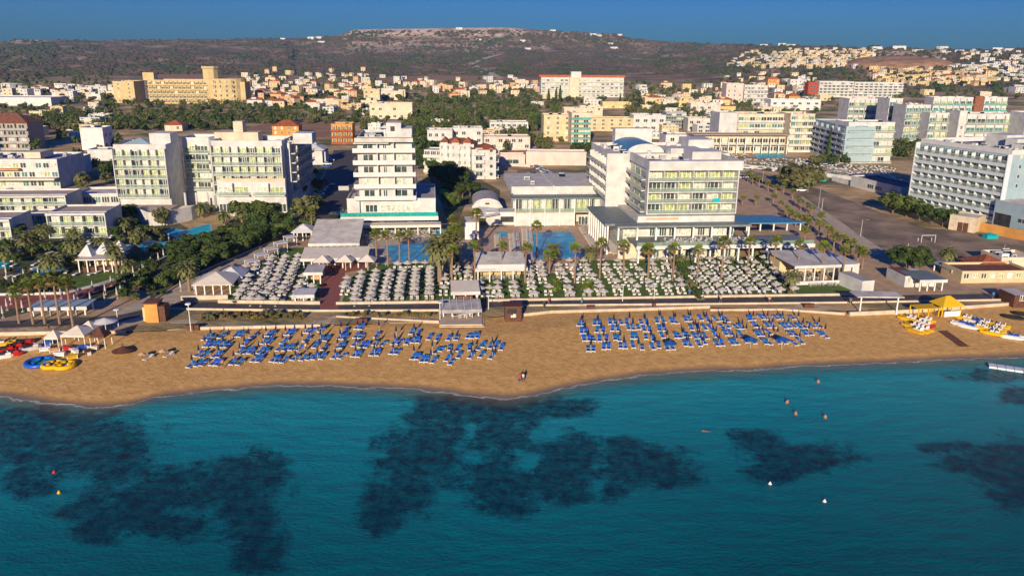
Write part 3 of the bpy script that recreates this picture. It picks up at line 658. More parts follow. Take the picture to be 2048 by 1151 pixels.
special = [(1812, 540, 50, 'big round dark green tree between car park and beach huts', 1, 1.5), (1790, 538, 38, 'smaller dark tree left of the big round tree by the car park', 0, 1.3), (1840, 545, 36, 'low tree right of the big round tree by the car park', 0, 1.2),
 (1598, 380, 52, 'large olive green tree shading cars at the top of the car park', 5, 1.3), (1615, 384, 46, 'olive green tree right of the large one at the top of the car park', 5, 1.1), (1578, 372, 40, 'olive green tree left of the large one at the top of the car park', 4, 1.1),
 (1785, 427, 40, 'round green tree at the left end of the row before the white hotel', 3, 1.4), (1812, 433, 40, 'second green tree in the row before the white hotel', 3, 1.3), (1838, 443, 36, 'third green tree in the row before the white hotel', 1, 1.2), (1862, 448, 34, 'fourth green tree in the row before the white hotel', 1, 1.2), (1885, 452, 36, 'rightmost green tree in the row before the white hotel', 1, 1.3),
 (1165, 320, 36, 'round bright tree against the glass wing of the hotel', 0, 1.2), (220, 360, 38, 'dark tree at the left edge of the tall white hotel', 0, 1.1), (872, 345, 40, 'dark tree in the strip between the two white blocks, far end', 0, 1.2), (868, 315, 36, 'dark tree in the strip between the two white blocks, farther back', 1, 1.2), (845, 320, 44, 'dark tree close to the terraced white hotel', 1, 1.2), (890, 358, 36, 'dark tree in front of the apartment block, middle', 1, 1.3), (915, 366, 34, 'dark tree in front of the apartment block, nearest', 0, 1.3), (932, 368, 28, 'small dark tree by the corner of the apartment block', 0, 1.1), (835, 290, 40, 'dark tree behind the terraced white hotel', 1, 1.1), (905, 420, 36, 'bright green bush tree beside the terraced hotel drive', 3, .8), (893, 385, 14, 'small bright tree by the drive', 3, 1.),
 (614, 440, 48, 'feathery tree at the corner of the side street', 5, 1.), (640, 385, 30, 'bushy tree by the parked cars', 4, 1.2), (620, 365, 30, 'dark tree behind the parked cars', 0, 1.2), (600, 400, 34, 'dark tree at the foot of the balcony wing', 0, 1.2), (598, 380, 30, 'dark tree beside the balcony wing, farther back', 1, 1.2), (625, 460, 26, 'bright green bush tree by the white pavilion roofs', 3, 1.4), (560, 418, 26, 'feathery bush before the low hotel wing', 4, 1.2), (525, 415, 30, 'fine leaved tree before the low hotel wing', 5, 1.), (480, 440, 40, 'green tree behind the grove, left', 2, 1.1), (520, 438, 36, 'green tree behind the grove, right', 3, 1.2), (548, 372, 24, 'tree on the low roof terrace of the left hotel', 5, .9), (277, 497, 40, 'orange tinged round tree by the lagoon pool', 5, .8), (313, 487, 34, 'second orange tinged tree by the lagoon pool', 5, .8), (325, 452, 36, 'thin tree against the curved white wall', 5, .9), (252, 445, 36, 'dark tree left of the curved white wall', 0, 1.3), (240, 452, 36, 'dark bush beside the resort villa', 1, 1.3)]
for x, y, h, lab, k, w in special: put_tree(x, y, h, lab, None, k, wide=w)
# zones of town trees: (polygon-like box x0, x1, y0, y1, number, height px range, kinds, words)
def row_h(y): return lerp(8, 16, min(1, max(0, (y-150)/110)))
zones = [((195, 480, 226, 262), 62, (0, 1, 2, 4), 'scrubby dark tree in the belt below the sandstone hotel'), ((480, 600, 218, 250), 30, (0, 2, 4, 5), 'green tree on the bank behind the left hotel'), ((835, 985, 205, 252), 46, (2, 3, 0), 'leafy tree in the green park behind the apartments'),
 ((985, 1080, 215, 240), 18, (3, 2, 5), 'park tree right of the green park'), ((20, 225, 165, 205), 34, (0, 1, 4), 'dark tree among the low houses far left'), ((470, 745, 150, 222), 66, (0, 2, 4, 1), 'garden tree among the villas behind the left hotel'), ((745, 1080, 160, 205), 52, (0, 2, 4), 'garden tree among the villas in the middle'), ((1250, 1440, 175, 232), 50, (2, 4, 5, 0), 'garden tree among the houses right of the long white hotel'),
 ((1440, 1740, 130, 168), 46, (0, 4, 2), 'tree at the foot of the hillside village'), ((1760, 2040, 128, 180), 56, (0, 1, 4), 'tree among the yellow houses far right'), ((55, 150, 230, 262), 20, (4, 5, 0), 'dusty tree left of the street lamps'), ((1000, 1140, 268, 305), 14, (2, 4), 'garden tree before the beige balcony block'), ((1100, 1290, 200, 215), 10, (2, 0), 'tree below the long white hotel')]
stuff_trees = []
for (x0, x1, y0, y1), n, ks, words_ in zones:
    P_ = [(rnd.uniform(x0, x1), rnd.uniform(y0, y1)) for i in range(n)]
    P_.sort(key=lambda q: -q[1]); keep = sorted(P_[:int(n*.40)]); stuff_trees += [(x, y, rnd.choice(ks)) for x, y in P_[int(n*.40):]]
    for i, (x, y) in enumerate(keep): put_tree(x, y, row_h(y)*rnd.uniform(.75, 1.25), '%s, %s from the left' % (words_, ordw(i)), words_.replace('tree', 'trees', 1), rnd.choice(ks), wide=1.25)
for (x0, x1, y0, y1, n) in ((0, 230, 150, 200, 120), (200, 480, 205, 262, 200), (480, 745, 145, 205, 200), (745, 1075, 166, 205, 140), (480, 1075, 140, 150, 40), (480, 720, 205, 250, 110), (720, 840, 215, 262, 50), (835, 1080, 198, 262, 270), (1250, 1440, 165, 240, 190), (0, 230, 200, 262, 90), (1440, 1640, 190, 235, 60), (1010, 1180, 200, 232, 60), (1780, 2048, 180, 200, 60), (1440, 1745, 96, 175, 230), (1740, 2048, 104, 185, 230), (20, 230, 225, 262, 60), (0, 240, 265, 300, 26), (985, 1100, 268, 305, 24), (1780, 1850, 288, 316, 34), (1480, 1700, 200, 222, 26), (800, 850, 250, 262, 14), (160, 240, 290, 400, 14), (1380, 1420, 215, 232, 12), (1620, 1700, 316, 330, 12)):
    stuff_trees += [(rnd.uniform(x0, x1), rnd.uniform(y0, y1), rnd.randrange(6)) for _ in range(n)]
def far_trees():
    r = random.Random(11); v = []; f = []; mi = []; MM = [M_leafd, M_leaf, M_leafo]
    for (px, py, kk) in stuff_trees:
        p = G(px, py) if py > 215 else hit(px, py)
        if p is None: continue
        m_ = (0, 0, 1, 1, 2, 2)[kk]; hh = r.uniform(3.5, 6.5); w = hh*r.uniform(.45, .75); n = 150 if py > 200 else 80; lf = .75 if py > 200 else 1.2
        L = [(Vector((p.x+r.uniform(-.5, .5)*w, p.y+r.uniform(-.5, .5)*w, p.z+hh*r.uniform(.3, .75))), w*r.uniform(.4, .62)) for _ in range(5)]
        for i in range(n):
            c, rad = L[i % 5]; d = Vector((r.gauss(0, 1), r.gauss(0, 1), r.gauss(0, 1))).normalized(); q = c+d*rad*(r.random()**.33); q.z = max(q.z, p.z+.2)
            nn = (d+Vector((r.gauss(0, .5), r.gauss(0, .5), r.gauss(.2, .5)))).normalized(); a = nn.orthogonal().normalized()*lf*r.uniform(.5, 1.2); b = nn.cross(a)*.7
            k = len(v); v += [tuple(q+a), tuple(q+b), tuple(q-a), tuple(q-b)]; f.append((k, k+1, k+2, k+3)); mi.append(m_)
    me = bpy.data.meshes.new('town_greenery'); me.from_pydata(v, [], f)
    for m in MM: me.materials.append(m)
    me.polygons.foreach_set('material_index', mi); o = bpy.data.objects.new('town_greenery', me); C.objects.link(o); o['kind'] = 'stuff'; o['label'] = 'mass of garden trees and bushes between the far houses'; o['category'] = 'greenery'
far_trees()
for i, (x, y, h) in enumerate([(606, 200, 26), (1112, 205, 30), (1097, 208, 32), (1120, 204, 34), (1657, 318, 62), (430, 232, 18), (700, 215, 16), (660, 180, 14), (1240, 210, 24)]):
    p = hit(x, y); h_ = ztop(p, y-h)-p.z; instance(CYP, p, 'tall narrow cypress among the buildings, %s from the left' % ordw([430, 606, 660, 700, 1097, 1112, 1120, 1240, 1657].index(x)), 'cypress', 'cypresses among the buildings', i, (h_/9.5*1.3, h_/9.5*1.3, h_/9.5))
# shrubs
shr = [(x, 637-(x-400)*.004+rnd.uniform(-7, 3), 1) for x in [400+9*i for i in range(27)] for _ in (0, 1)]+[(690+8.5*i, 632+rnd.uniform(-3, 3), 1) for i in range(22)]
shr = [(x, y, k) for x, y, k in shr if not 615 < x < 672]
M_dry = leafmat('dry_shrub_leaves', (.12, .085, .03), (.24, .17, .05))
DRY = combo('dry_shrub', [('foliage', crown_mesh('foliage', 1.3, .9, .05, 260, M_dry, .2, 5, .7, 41))])
shr.sort()
for i, (x, y, k) in enumerate(shr): instance(rnd.choice([DRY, DRY, SHRUB[1]]), G(x, y, 1.95), 'dry brown shrub above the beach wall, %s from the left' % ordw(i), 'shrub', 'dry shrubs between promenade and beach wall', rnd.uniform(0, 6), rnd.uniform(.5, .95))
hedges = []
for i in range(16): t = i/15; hedges.append((lerp(1345, 1398, t), lerp(515, 600, t), 0))
for i in range(16): t = i/15; hedges.append((lerp(905, 918, t), lerp(470, 560, t), 1))
for i in range(14): t = i/13; hedges.append((lerp(1508, 1580, t), lerp(508, 592, t), 0))
for i in range(24): hedges.append((rnd.uniform(235, 330), rnd.uniform(560, 600), 2))
for i in range(16): hedges.append((rnd.uniform(0, 110), rnd.uniform(545, 580), 2))
for i in range(14): hedges.append((rnd.uniform(395, 560), rnd.uniform(400, 425), 2))
nm = ['hedge along the lawn paths', 'hedge beside the pool terrace', 'resort garden']; cn = [0, 0, 0]
for x, y, k in hedges:
    instance(SHRUB[(0, 2, 0)[k] if rnd.random() < .7 else 1], G(x, y), 'green shrub in the %s, %s from its start' % (nm[k], ordw(cn[k])), 'shrub', 'shrubs in the '+nm[k], rnd.uniform(0, 6), rnd.uniform(.8, 1.3)); cn[k] += 1
# far scrub on the hills: one mass nobody could count
def scrub():
    r = random.Random(5); v = []; f = []; mi = []
    n = 0
    while n < 20000:
        x = r.uniform(-250, 2300); y = r.uniform(62, 160)
        if fbm(x/45, y/9+7, 3) < .43 and r.random() < .8: continue
        p = hit(x, y); n += 1
        if p is None or math.hypot(p.x, p.y) < 1150: continue
        if (80 < x < 2000 and y > 150) or (1500 < x < 1960 and 96 < y < 160 and r.random() < .6): continue
        s = r.uniform(2.2, 6.0)*(1+.35*math.hypot(p.x, p.y)/3000); k = len(v); h = s*r.uniform(.5, .8); a0 = r.uniform(0, 1)
        for i in range(5): a = a0+6.283*i/5; q = s*r.uniform(.7, 1.2); v.append((p.x+math.cos(a)*q, p.y+math.sin(a)*q, p.z-1)); 
        for i in range(5): a = a0+.5+6.283*i/5; q = s*r.uniform(.45, .8); v.append((p.x+math.cos(a)*q, p.y+math.sin(a)*q, p.z+h*r.uniform(.55, .9)))
        v.append((p.x, p.y, p.z+h)); g = 0 if fbm(x/60+3, y/12, 2) > .42 else 1
        for i in range(5): j = (i+1) % 5; f += [(k+i, k+j, k+5+i), (k+j, k+5+j, k+5+i), (k+5+i, k+5+j, k+10)]; mi += [g]*3
    me = bpy.data.meshes.new('hill_scrub'); me.from_pydata(v, [], f)
    me.materials.append(mat('scrub_green', (.028, .042, .018), .95, col2=(.06, .065, .03), scale=.02)); me.materials.append(mat('scrub_brown', (.08, .055, .04), .95, col2=(.05, .048, .03), scale=.02))
    me.polygons.foreach_set('material_index', mi)
    o = bpy.data.objects.new('hill_scrub', me); C.objects.link(o); o['kind'] = 'stuff'; o['label'] = 'dark dry scrub covering the far hills'; o['category'] = 'scrub'
scrub()
# ================================================================ parasols and sunbeds
M_pcan = mat('parasol_canvas', (.50, .46, .41), .85, var=.06, scale=.8, objvar=.05)
M_pcan2 = mat('parasol_valance', (.50, .47, .44), .85)
M_navy = mat('navy_canvas', (.012, .018, .06), .8, objvar=.2)
M_bluecan = mat('blue_canvas', (.010, .085, .30), .7, var=.15, scale=2)
M_bluebed = mat('blue_sling', (.005, .105, .40), .65, var=.12, scale=2, objvar=.25)
M_bedw = mat('white_plastic', (.70, .70, .68), .45)
M_bedc = mat('beige_sling', (.52, .46, .38), .8, objvar=.12)
M_pole = mat('pole_aluminium', (.55, .53, .50), .4)
def parasol():
    F = Frame((0, 0, 0), 0); c = MB(); n = 8; r = 1.13
    for i in range(n):
        a, b = 2*math.pi*i/n, 2*math.pi*(i+1)/n; A = (r*math.cos(a), r*math.sin(a), 2.05); B = (r*math.cos(b), r*math.sin(b), 2.05)
        mid = ((A[0]+B[0])*.5*.965, (A[1]+B[1])*.5*.965, 2.12)
        c.face([A, mid, (0, 0, 2.62)], M_pcan); c.face([mid, B, (0, 0, 2.62)], M_pcan)
        c.face([(A[0], A[1], 1.93), (mid[0], mid[1], 1.98), mid, A], M_pcan2); c.face([(mid[0], mid[1], 1.98), (B[0], B[1], 1.93), B, mid], M_pcan2)
    c.cone((0, 0, 2.56), .28, .18, M_pcan, 8)
    p = MB(); p.tube((0, 0, 0), (0, 0, 2.6), .028, .028, M_pole, 6); b_ = MB(); b_.tube((0, 0, 0), (0, 0, .09), .28, .24, M_wallstone, 8)
    return combo('parasol', [('canopy', c.data('canopy')), ('pole', p.data('pole')), ('base', b_.data('base'))])
PAR = parasol()
def closed():
    c = MB(); c.tube((0, 0, 1.15), (0, 0, 1.75), .20, .15, M_navy, 7); c.tube((0, 0, 1.75), (0, 0, 2.35), .12, .03, M_navy, 7)
    p = MB(); p.tube((0, 0, -.2), (0, 0, 2.42), .028, .024, M_pole, 6)
    return combo('closed_parasol', [('canopy', c.data('canopy')), ('pole', p.data('pole'))])
CLO = closed()
def bed(msl, back=35):
    F = Frame((0, 0, 0), 0); f = MB()     # head end towards +y
    for sx in (-.31, .31): f.box(F, sx-.035, sx+.035, 0, 1.95, .27, .33, M_bedw)
    f.box(F, -.34, .34, -.06, 0, .24, .34, M_bedw); f.box(F, -.34, .34, 1.93, 1.98, .25, .33, M_bedw)
    for sx in (-.31, .31):
        for b in (.2, 1.7): f.box(F, sx-.03, sx+.03, b-.03, b+.03, 0, .27, M_bedw)
    s = MB(); s.box(F, -.28, .28, .02, 1.30, .31, .35, msl)
    k = MB(); t = R(back); y0, z0 = 1.28, .34; dy, dz = .72*math.cos(t), .72*math.sin(t); n = Vector((0, -math.sin(t), math.cos(t)))*.04
    q = [Vector((-.29, y0, z0)), Vector((.29, y0, z0)), Vector((.29, y0+dy, z0+dz)), Vector((-.29, y0+dy, z0+dz))]
    k.face([p+n for p in q], msl); k.face([q[3], q[2], q[1], q[0]], M_bedw)
    for i in range(4): k.face([q[i], q[(i+1) % 4], q[(i+1) % 4]+n, q[i]+n], M_bedw)
    return combo('sunbed', [('frame', f.data('frame')), ('seat', s.data('seat')), ('backrest', k.data('backrest'))])
BEDB = bed(M_bluebed, 32); BEDW = bed(M_bedc, 28); BEDF = bed(M_bluebed, 12)
# lawn parasols, canopy positions by row
A_cols = [[(390, 628), (412, 597), (435, 567), (455, 535), (470, 503)], [(425, 460), (446, 430)], [(470, 652), (490, 622), (512, 588), (530, 556), (553, 527), (565, 497), (578, 470), (595, 447), (600, 420), (615, 395), (625, 375)], [(505, 455), (515, 428)],
 [(540, 655), (580, 618), (605, 582), (625, 553), (645, 522), (655, 492), (665, 463), (680, 440), (690, 415), (700, 395), (712, 372)], [(640, 655), (680, 610), (695, 576), (718, 545), (730, 516), (745, 487), (757, 459), (765, 435), (778, 411), (790, 388), (800, 365)],
 [(770, 640), (793, 606), (800, 573), (815, 540), (832, 502)], [(882, 606), (890, 568)]]
B_cols = [[(165, 572), (175, 545), (185, 512)], [(230, 655), (237, 621), (246, 590), (256, 565), (264, 535), (272, 508), (282, 478)], [(330, 652), (342, 614), (348, 583), (354, 553), (362, 525), (372, 498), (378, 470)], [(433, 640), (436, 604), (443, 574), (450, 546), (455, 520), (465, 492), (475, 466)],
 [(532, 632), (536, 600), (541, 570), (546, 541), (550, 515), (555, 487), (560, 460)], [(637, 622), (640, 586), (640, 558), (642, 530), (645, 505), (648, 480), (650, 454)], [(740, 620), (741, 583), (741, 552), (742, 526), (742, 500), (743, 474), (746, 450)], [(838, 575), (845, 522), (838, 492), (838, 466), (838, 442)], [(525, 415), (590, 418), (648, 413), (708, 412)], [(930, 490), (930, 466), (925, 440)], [(965, 558), (1000, 502), (1001, 478), (1006, 450)]]
C_rows = [[(265, 625), (378, 618), (505, 615), (752, 612), (868, 605), (968, 608)], [(135, 583), (200, 583), (255, 583), (372, 577), (492, 577), (600, 575), (738, 577), (950, 573), (1070, 575), (1195, 572)], [(135, 548), (250, 545), (360, 545), (480, 535), (725, 540), (930, 540), (1060, 540), (1165, 538)],
 [(480, 495), (562, 497), (700, 490), (815, 495), (900, 495), (1030, 497), (1140, 495)], [(475, 470), (555, 467), (680, 460), (785, 460), (875, 465), (1003, 460), (1110, 460)], [(465, 440), (540, 432), (668, 430), (770, 430), (855, 433), (988, 427), (1090, 427)], [(470, 410), (545, 412), (740, 397), (835, 397), (960, 397), (1065, 397)]]
D_rows = [[(565, 570), (670, 570), (757, 565)], [(540, 538), (647, 530), (740, 530)], [(500, 495), (608, 490), (690, 473)], [(470, 460), (578, 460)], [(558, 423), (650, 423)], [(430, 397), (545, 397), (640, 390)]]
E_rows = [[(930, 598), (1030, 598), (1125, 597), (1220, 594), (1325, 592), (1425, 590), (1517, 587)], [(905, 567), (1000, 562), (1100, 562), (1195, 560), (1292, 560), (1400, 558), (1488, 555)], [(880, 530), (975, 527), (1075, 527), (1163, 525), (1265, 525), (1363, 522), (1450, 520)], [(850, 487), (938, 487), (1035, 487), (1130, 487), (1223, 483), (1325, 483), (1405, 483)], [(822, 453), (908, 455), (1000, 455), (1095, 453), (1190, 450), (1290, 450), (1380, 450)], [(880, 418), (975, 415), (1065, 413), (1160, 413), (1255, 412), (1345, 412)], [(945, 385), (1030, 385), (1220, 380), (1310, 380)]]
beds_lawn = []
def lawn(Z, groups, where, kind):
    for gi, g in enumerate(groups):
        for i, (u, v) in enumerate(g):
            x, y = Z(u, v); p = G(x, y, 4.0); loc = (p.x, p.y, 2.0)
            lab = 'white parasol, %s, %s %s, %s in it' % (where, ordw(gi), kind, ordw(i))
            pi_ = instance(PAR, loc, lab, 'parasol', 'open white parasols on the hotel lawns', rnd.uniform(0, .8), (rnd.uniform(.92, 1.06),)*2+(rnd.uniform(.82, .92),)); pi_.rotation_euler[0] = rnd.gauss(0, .035); pi_.rotation_euler[1] = rnd.gauss(0, .035)
            beds_lawn.append((p.x, p.y, where, ordw(gi), ordw(i), kind))
lawn(Z2, A_cols, 'left slanting lawn', 'column'); lawn(Z3, B_cols, 'lawn below the left pool', 'column')
lawn(Z4, C_rows, 'lawn below the big pool', 'row'); lawn(Z5, D_rows, 'lawn left of garden path', 'row'); lawn(Z5, E_rows, 'lawn right of garden path', 'row')
wl_ = sorted((G(a, b).x, G(a, b).y+.45) for a, b in [(436, 605), (640, 608), (672, 608), (905, 605), (978, 602), (1235, 597), (1405, 594), (1750, 589)])
def LAWN_Y(x): return interp(wl_, x)
beds_lawn.sort(key=lambda q: q[1]); mbx = MB(); cnt = 0; far_beds = []
for (x, y, wh, a, b, kd) in beds_lawn:
    for sx in (-.62, .62):
        bx, by = x+sx+rnd.uniform(-.06, .06), max(y-1.3, G(*proj((x, y, 2)), 2).y-1.3, LAWN_Y(x))
        if cnt < 58: instance(BEDW, (bx, by, 2.0), 'beige %s sunbed, %s, %s %s, %s parasol' % ('left' if sx < 0 else 'right', wh, a, kd, b), 'sunbed', 'beige sunbeds on the hotel lawns', rnd.uniform(-.06, .06)); cnt += 1
        else: far_beds.append((bx, by))
# pool terraces: rows of loungers, too many to count: the nearest are single things above, the rest one mass
def prow(a, b, n, z=2.0, turn=-84):
    p, q = G(*a), G(*b); n = max(4, int((q-p).length/1.25))
    for i in range(n):
        t = i/(n-1)
        if rnd.random() < .93: far_beds.append((lerp(p.x, q.x, t), lerp(p.y, q.y, t), turn))
prow(Z4(415, 200), Z4(420, 330), 16); prow(Z4(440, 200), Z4(452, 330), 16); prow(Z4(230, 240), Z4(235, 350), 16); prow(Z4(325, 235), Z4(335, 345), 16); prow(Z4(350, 235), Z4(362, 345), 14)
prow(Z4(800, 190), Z4(890, 330), 18); prow(Z4(860, 180), Z4(990, 360), 20); prow(Z4(890, 175), Z4(1035, 370), 20); prow(Z4(925, 175), Z4(1060, 350), 14)
prow(Z4(10, 300), Z4(60, 380), 10); prow(Z4(450, 385), Z4(500, 470), 8); prow(Z3(400, 385), Z3(440, 440), 8); prow(Z3(310, 290), Z3(340, 330), 5)
f_ = MB()
for fb in far_beds:
    x, y = fb[:2]; F = Frame((x, y, 2.03), rnd.uniform(-6, 6)+(fb[2] if len(fb) > 2 else 0)); f_.box(F, -.30, .30, 0, 1.3, .26, .34, M_bedc); 
    q = [F(-.3, 1.3), F(.3, 1.3), F(.3, 1.9), F(-.3, 1.9)]; f_.face([(*q[0], F.z+.34), (*q[1], F.z+.34), (*q[2], F.z+.70), (*q[3], F.z+.70)], M_bedw); f_.box(F, -.3, .3, .1, .2, 0, .26, M_bedw)
o = f_.build('poolside_sunbeds'); o['kind'] = 'stuff'; o['label'] = 'rows of white sunbeds crowding the pool terraces'; o['category'] = 'sunbeds'
# beach beds and closed parasols
ZB = {1: (360, 640, 10.24), 2: (540, 640, 10.24), 3: (700, 630, 10.4625), 4: (840, 640, 10.461), 5: (1130, 610, 10.461), 6: (1300, 610, 10.461), 7: (1470, 610, 10.24)}
BB = {1: '465,440 565,440 790,400 1100,375 1190,375 1440,400 1760,360 1840,360 1270,550 1660,515 1780,515 490,580 590,580 680,575 820,590 930,590 1170,715 1280,720 1400,720 1570,710 1680,730 300,775 430,790 660,800 750,790 150,1005 310,980 410,965 620,960 720,965 1030,945 1160,950 1460,885 1570,890',
 2: '300,335 400,335 700,290 790,295 215,510 690,470 1000,270 1000,460 1110,455 1400,420 1500,425 1510,300 1750,215 1840,220 1720,395 1820,400 1690,565 1830,590 1940,595 1350,610 1450,605 125,660 270,660 400,650 530,650 15,885 110,900 220,905 445,855 620,860 750,850 870,840 1030,830 1270,820 1400,815 1680,780 1785,785 890,600 1060,640',
 3: '520,500 495,665 640,670 425,880 545,880 880,645 990,640 1160,645 840,845 950,850 1260,430 1385,460 1290,610 1400,615 1280,960 1380,960 1490,1015 1590,1015',
 4: '160,440 345,460 570,455 740,450 980,410 1075,415 1185,405 240,930 290,730 410,685 620,660 750,680 780,825 1040,665 1190,655 1300,600 1450,625 1560,610 1685,655 1020,830 1240,810 1455,840 530,890 610,965',
 5: '270,460 375,465 620,450 720,450 950,430 1060,430 1195,435 1290,430 1610,430 1730,440 355,625 430,625 655,600 800,600 985,570 1110,575 1340,545 1450,550 1550,540 1680,580 1780,590 410,780 510,780 610,785 730,790 860,785 1060,765 1150,785 1410,735 1510,735 1700,745 490,1000 590,1000 810,960 910,955 1170,935 1270,940 1440,925 1620,965',
 6: '160,405 310,390 480,410 580,415 770,370 870,370 1090,350 1250,380 1440,370 1540,360 1650,380 200,570 310,570 890,550 1010,540 1190,550 1340,560 1560,530 1660,510 290,715 80,790 560,720 650,720 750,700 840,700 980,735 1060,730 1210,735 1400,700 1620,665 1740,665 90,960 190,930 380,970 500,960 760,890 870,900 1060,890 1170,850 1430,885 1530,880 1750,860 1850,855',
 7: '80,520 170,520 310,345 400,340 430,485 500,480 590,320 690,325 900,320 1000,320 1220,320 710,490 820,490 1060,510 1150,500 1260,490 1370,510 1460,500 1650,490 1770,490 170,670 500,665 590,660 740,630 1170,655 1280,660 1480,650 1590,640 1800,655 1900,700 255,800 420,820 650,830 750,840 930,820 1060,820 1280,855 1400,820'}
PP = {1: '640,290 1015,320 895,450 1420,300 1775,240 1330,450 1715,390 520,450 395,640 805,640 1235,600 1625,570 255,840 1110,760 1545,750', 2: '330,230 735,190 1065,180 1465,150 1800,110 270,390 665,350 590,530 1445,300 105,780 1025,530 1390,490 530,740 980,700 1345,690 1760,650 1775,460 1040,320',
 3: '610,230 970,350 550,550 1345,290 515,730 945,500 910,700 1345,480 1340,760', 4: '680,360 1105,550 1515,490 260,560 230,740 650,720 1515,690 1080,690',
 5: '340,320 670,330 1010,320 1345,280 1665,300 395,500 740,500 1070,470 1420,400 460,660 800,660 1145,650 1800,650 530,850 860,830 1230,800 1535,830 1725,450', 6: '205,230 520,260 835,230 1165,250 1490,230 285,470 935,430 995,480 1275,400 355,640 695,580 1580,400 1020,600 1370,560 100,800 790,760 1110,760 1440,720', 7: '135,400 360,230 655,230 960,230 1285,230 1380,380 1705,360 1835,500 20,690 220,490 550,530 860,560 680,680 1310,660 760,360 1080,350 1500,490'}
def parse(T):
    out = []
    for k, s in T.items():
        x0, y0, sc = ZB[k]
        for q in s.split(): u, v = map(float, q.split(',')); out.append((x0+u/sc, y0+v/sc))
    return out
def beach_hit(px, py):
    z = 1.2
    for _ in range(6): p = G(px, py, z); z = beach_z(p.x, p.y)
    return Vector((p.x, p.y, z))
def rank_rows(L, ny=7):
    L = sorted(L, key=lambda q: q[1]); out = []; per = max(1, math.ceil(len(L)/ny))
    for r_ in range(0, len(L), per):
        row = sorted(L[r_:r_+per]); out += [(x, y, r_//per, i) for i, (x, y) in enumerate(row)]
    return out
for side_, L in (('left', [q for q in parse(BB) if q[0] < 1080]), ('right', [q for q in parse(BB) if q[0] > 1080])):
    for x, y, r_, i in rank_rows(L):
        p = beach_hit(x, y); tilt = rnd.gauss(0, .10)
        if side_ == 'left': tilt -= .22
        else: tilt += .16*(x-1250)/300
        fold = rnd.random() < .18
        instance(BEDF if fold else BEDB, (p.x, p.y, p.z+.02), 'blue sunbed, %s beach block, %s line from the wall, %s from left' % (side_, ordw(r_), ordw(i)), 'sunbed', 'blue sunbeds on the beach', tilt, 1.12)
for side_, L in (('left', [q for q in parse(PP) if q[0] < 1080]), ('right', [q for q in parse(PP) if q[0] > 1080])):
    for x, y, r_, i in rank_rows(L, 5):
        p = beach_hit(x, y+9.5); instance(CLO, p, 'navy closed parasol, %s beach block, %s line from wall, %s from left' % (side_, ordw(r_), ordw(i)), 'parasol', 'closed navy parasols on the beach', 0, 1.)
ob = MB()
for i in range(8):
    a, b = math.pi*i/4, math.pi*(i+1)/4; ob.face([(1.25*math.cos(a), 1.25*math.sin(a), 1.75), (1.25*math.cos(b), 1.25*math.sin(b), 1.75), (0, 0, 2.35)], M_bluecan)
pm = MB(); pm.tube((0, 0, -.1), (0, 0, 2.4), .03, .03, M_pole)
OPB = combo('open_parasol', [('canopy', ob.data('canopy')), ('pole', pm.data('pole'))])
for (x, y), lab in (((1341, 677), 'open blue parasol over a towelled bed, leftmost of three'), ((1503, 670), 'open blue parasol over two white beds, middle of three'), ((1566, 669), 'open blue parasol over two draped beds, rightmost of three')):
    p = G(x, y, 3.2); z = beach_z(p.x, p.y); instance(OPB, (p.x, p.y, z), lab, 'parasol', 'open blue parasols on the beach')
# ================================================================ buildings
def frame2(A, B, z=2.0):
    a = math.degrees(math.atan2(B.y-A.y, B.x-A.x)); return Frame((A.x, A.y, z), a), (B-A).length
WINC = {}
GL = {'dark': [M_glass_d]*4+[M_glass_w], 'curtain': [M_glass_g, M_glass_g, M_glass_w, M_glass_d], 'green': [M_glass_t, M_glass_t, M_glass_g, M_glass_d], 'pale': [M_glass_w, M_glass_w, M_glass_g, M_glass_d], 'teal': [M_glass_t, M_glass_t, M_glass_d, M_glass_t], 'mix': [M_glass_d, M_glass_w, M_glass_g, M_glass_t]}
def win_mesh(F, w, h, gm, pan=3, fm=None):
    key = (round(F.u.x, 4), round(F.u.y, 4), round(w, 2), round(h, 2), gm.name, pan)
    if key in WINC: return WINC[key]
    f = Frame((0, 0, 0)); f.o = Vector((0, 0)); f.u = F.u; f.d = F.d; f.z = 0; mb = MB(); fm = fm or M_frame
    mb.box(f, 0, w, -.06, 0, 0, h, fm); pw = w/pan
    for i in range(pan):
        a, b = i*pw+.07, (i+1)*pw-.07; q = [f(a, -.075), f(b, -.075)]; mb.face([(*q[0], .08), (*q[1], .08), (*q[1], h-.08), (*q[0], h-.08)], gm)
    WINC[key] = mb.data('window'); return WINC[key]
NW = {}; XW = {}
def add_window(root, F, a, b, c, w, h, gm, pan=3):
    n = NW.get(root.name, 0); me = win_mesh(F, w, h, gm, pan); p = F(a, b); o = ORG[root.name]
    if n >= 98:
        XW.setdefault(root.name, []).append((me, (p[0]-o[0], p[1]-o[1], F.z+c-o[2]))); return
    NW[root.name] = n+1
    q = bpy.data.objects.new('window', me); C.objects.link(q); q.parent = root; q.location = (p[0]-o[0], p[1]-o[1], F.z+c-o[2])
def flush_windows():
    for nm, L in XW.items():
        root = bpy.data.objects[nm]; v = []; f = []; mi = []; mats = []
        for me, off in L:
            k = len(v); v += [tuple(Vector(x.co)+Vector(off)) for x in me.vertices]
            for p in me.polygons:
                m = me.materials[p.material_index]
                if m not in mats: mats.append(m)
                f.append(tuple(k+i for i in p.vertices)); mi.append(mats.index(m))
        d = bpy.data.meshes.new('windows'); d.from_pydata(v, [], f)
        for m in mats: d.materials.append(m)
        d.polygons.foreach_set('material_index', mi); q = bpy.data.objects.new('windows', d); C.objects.link(q); q.parent = root; q['kind'] = 'stuff'
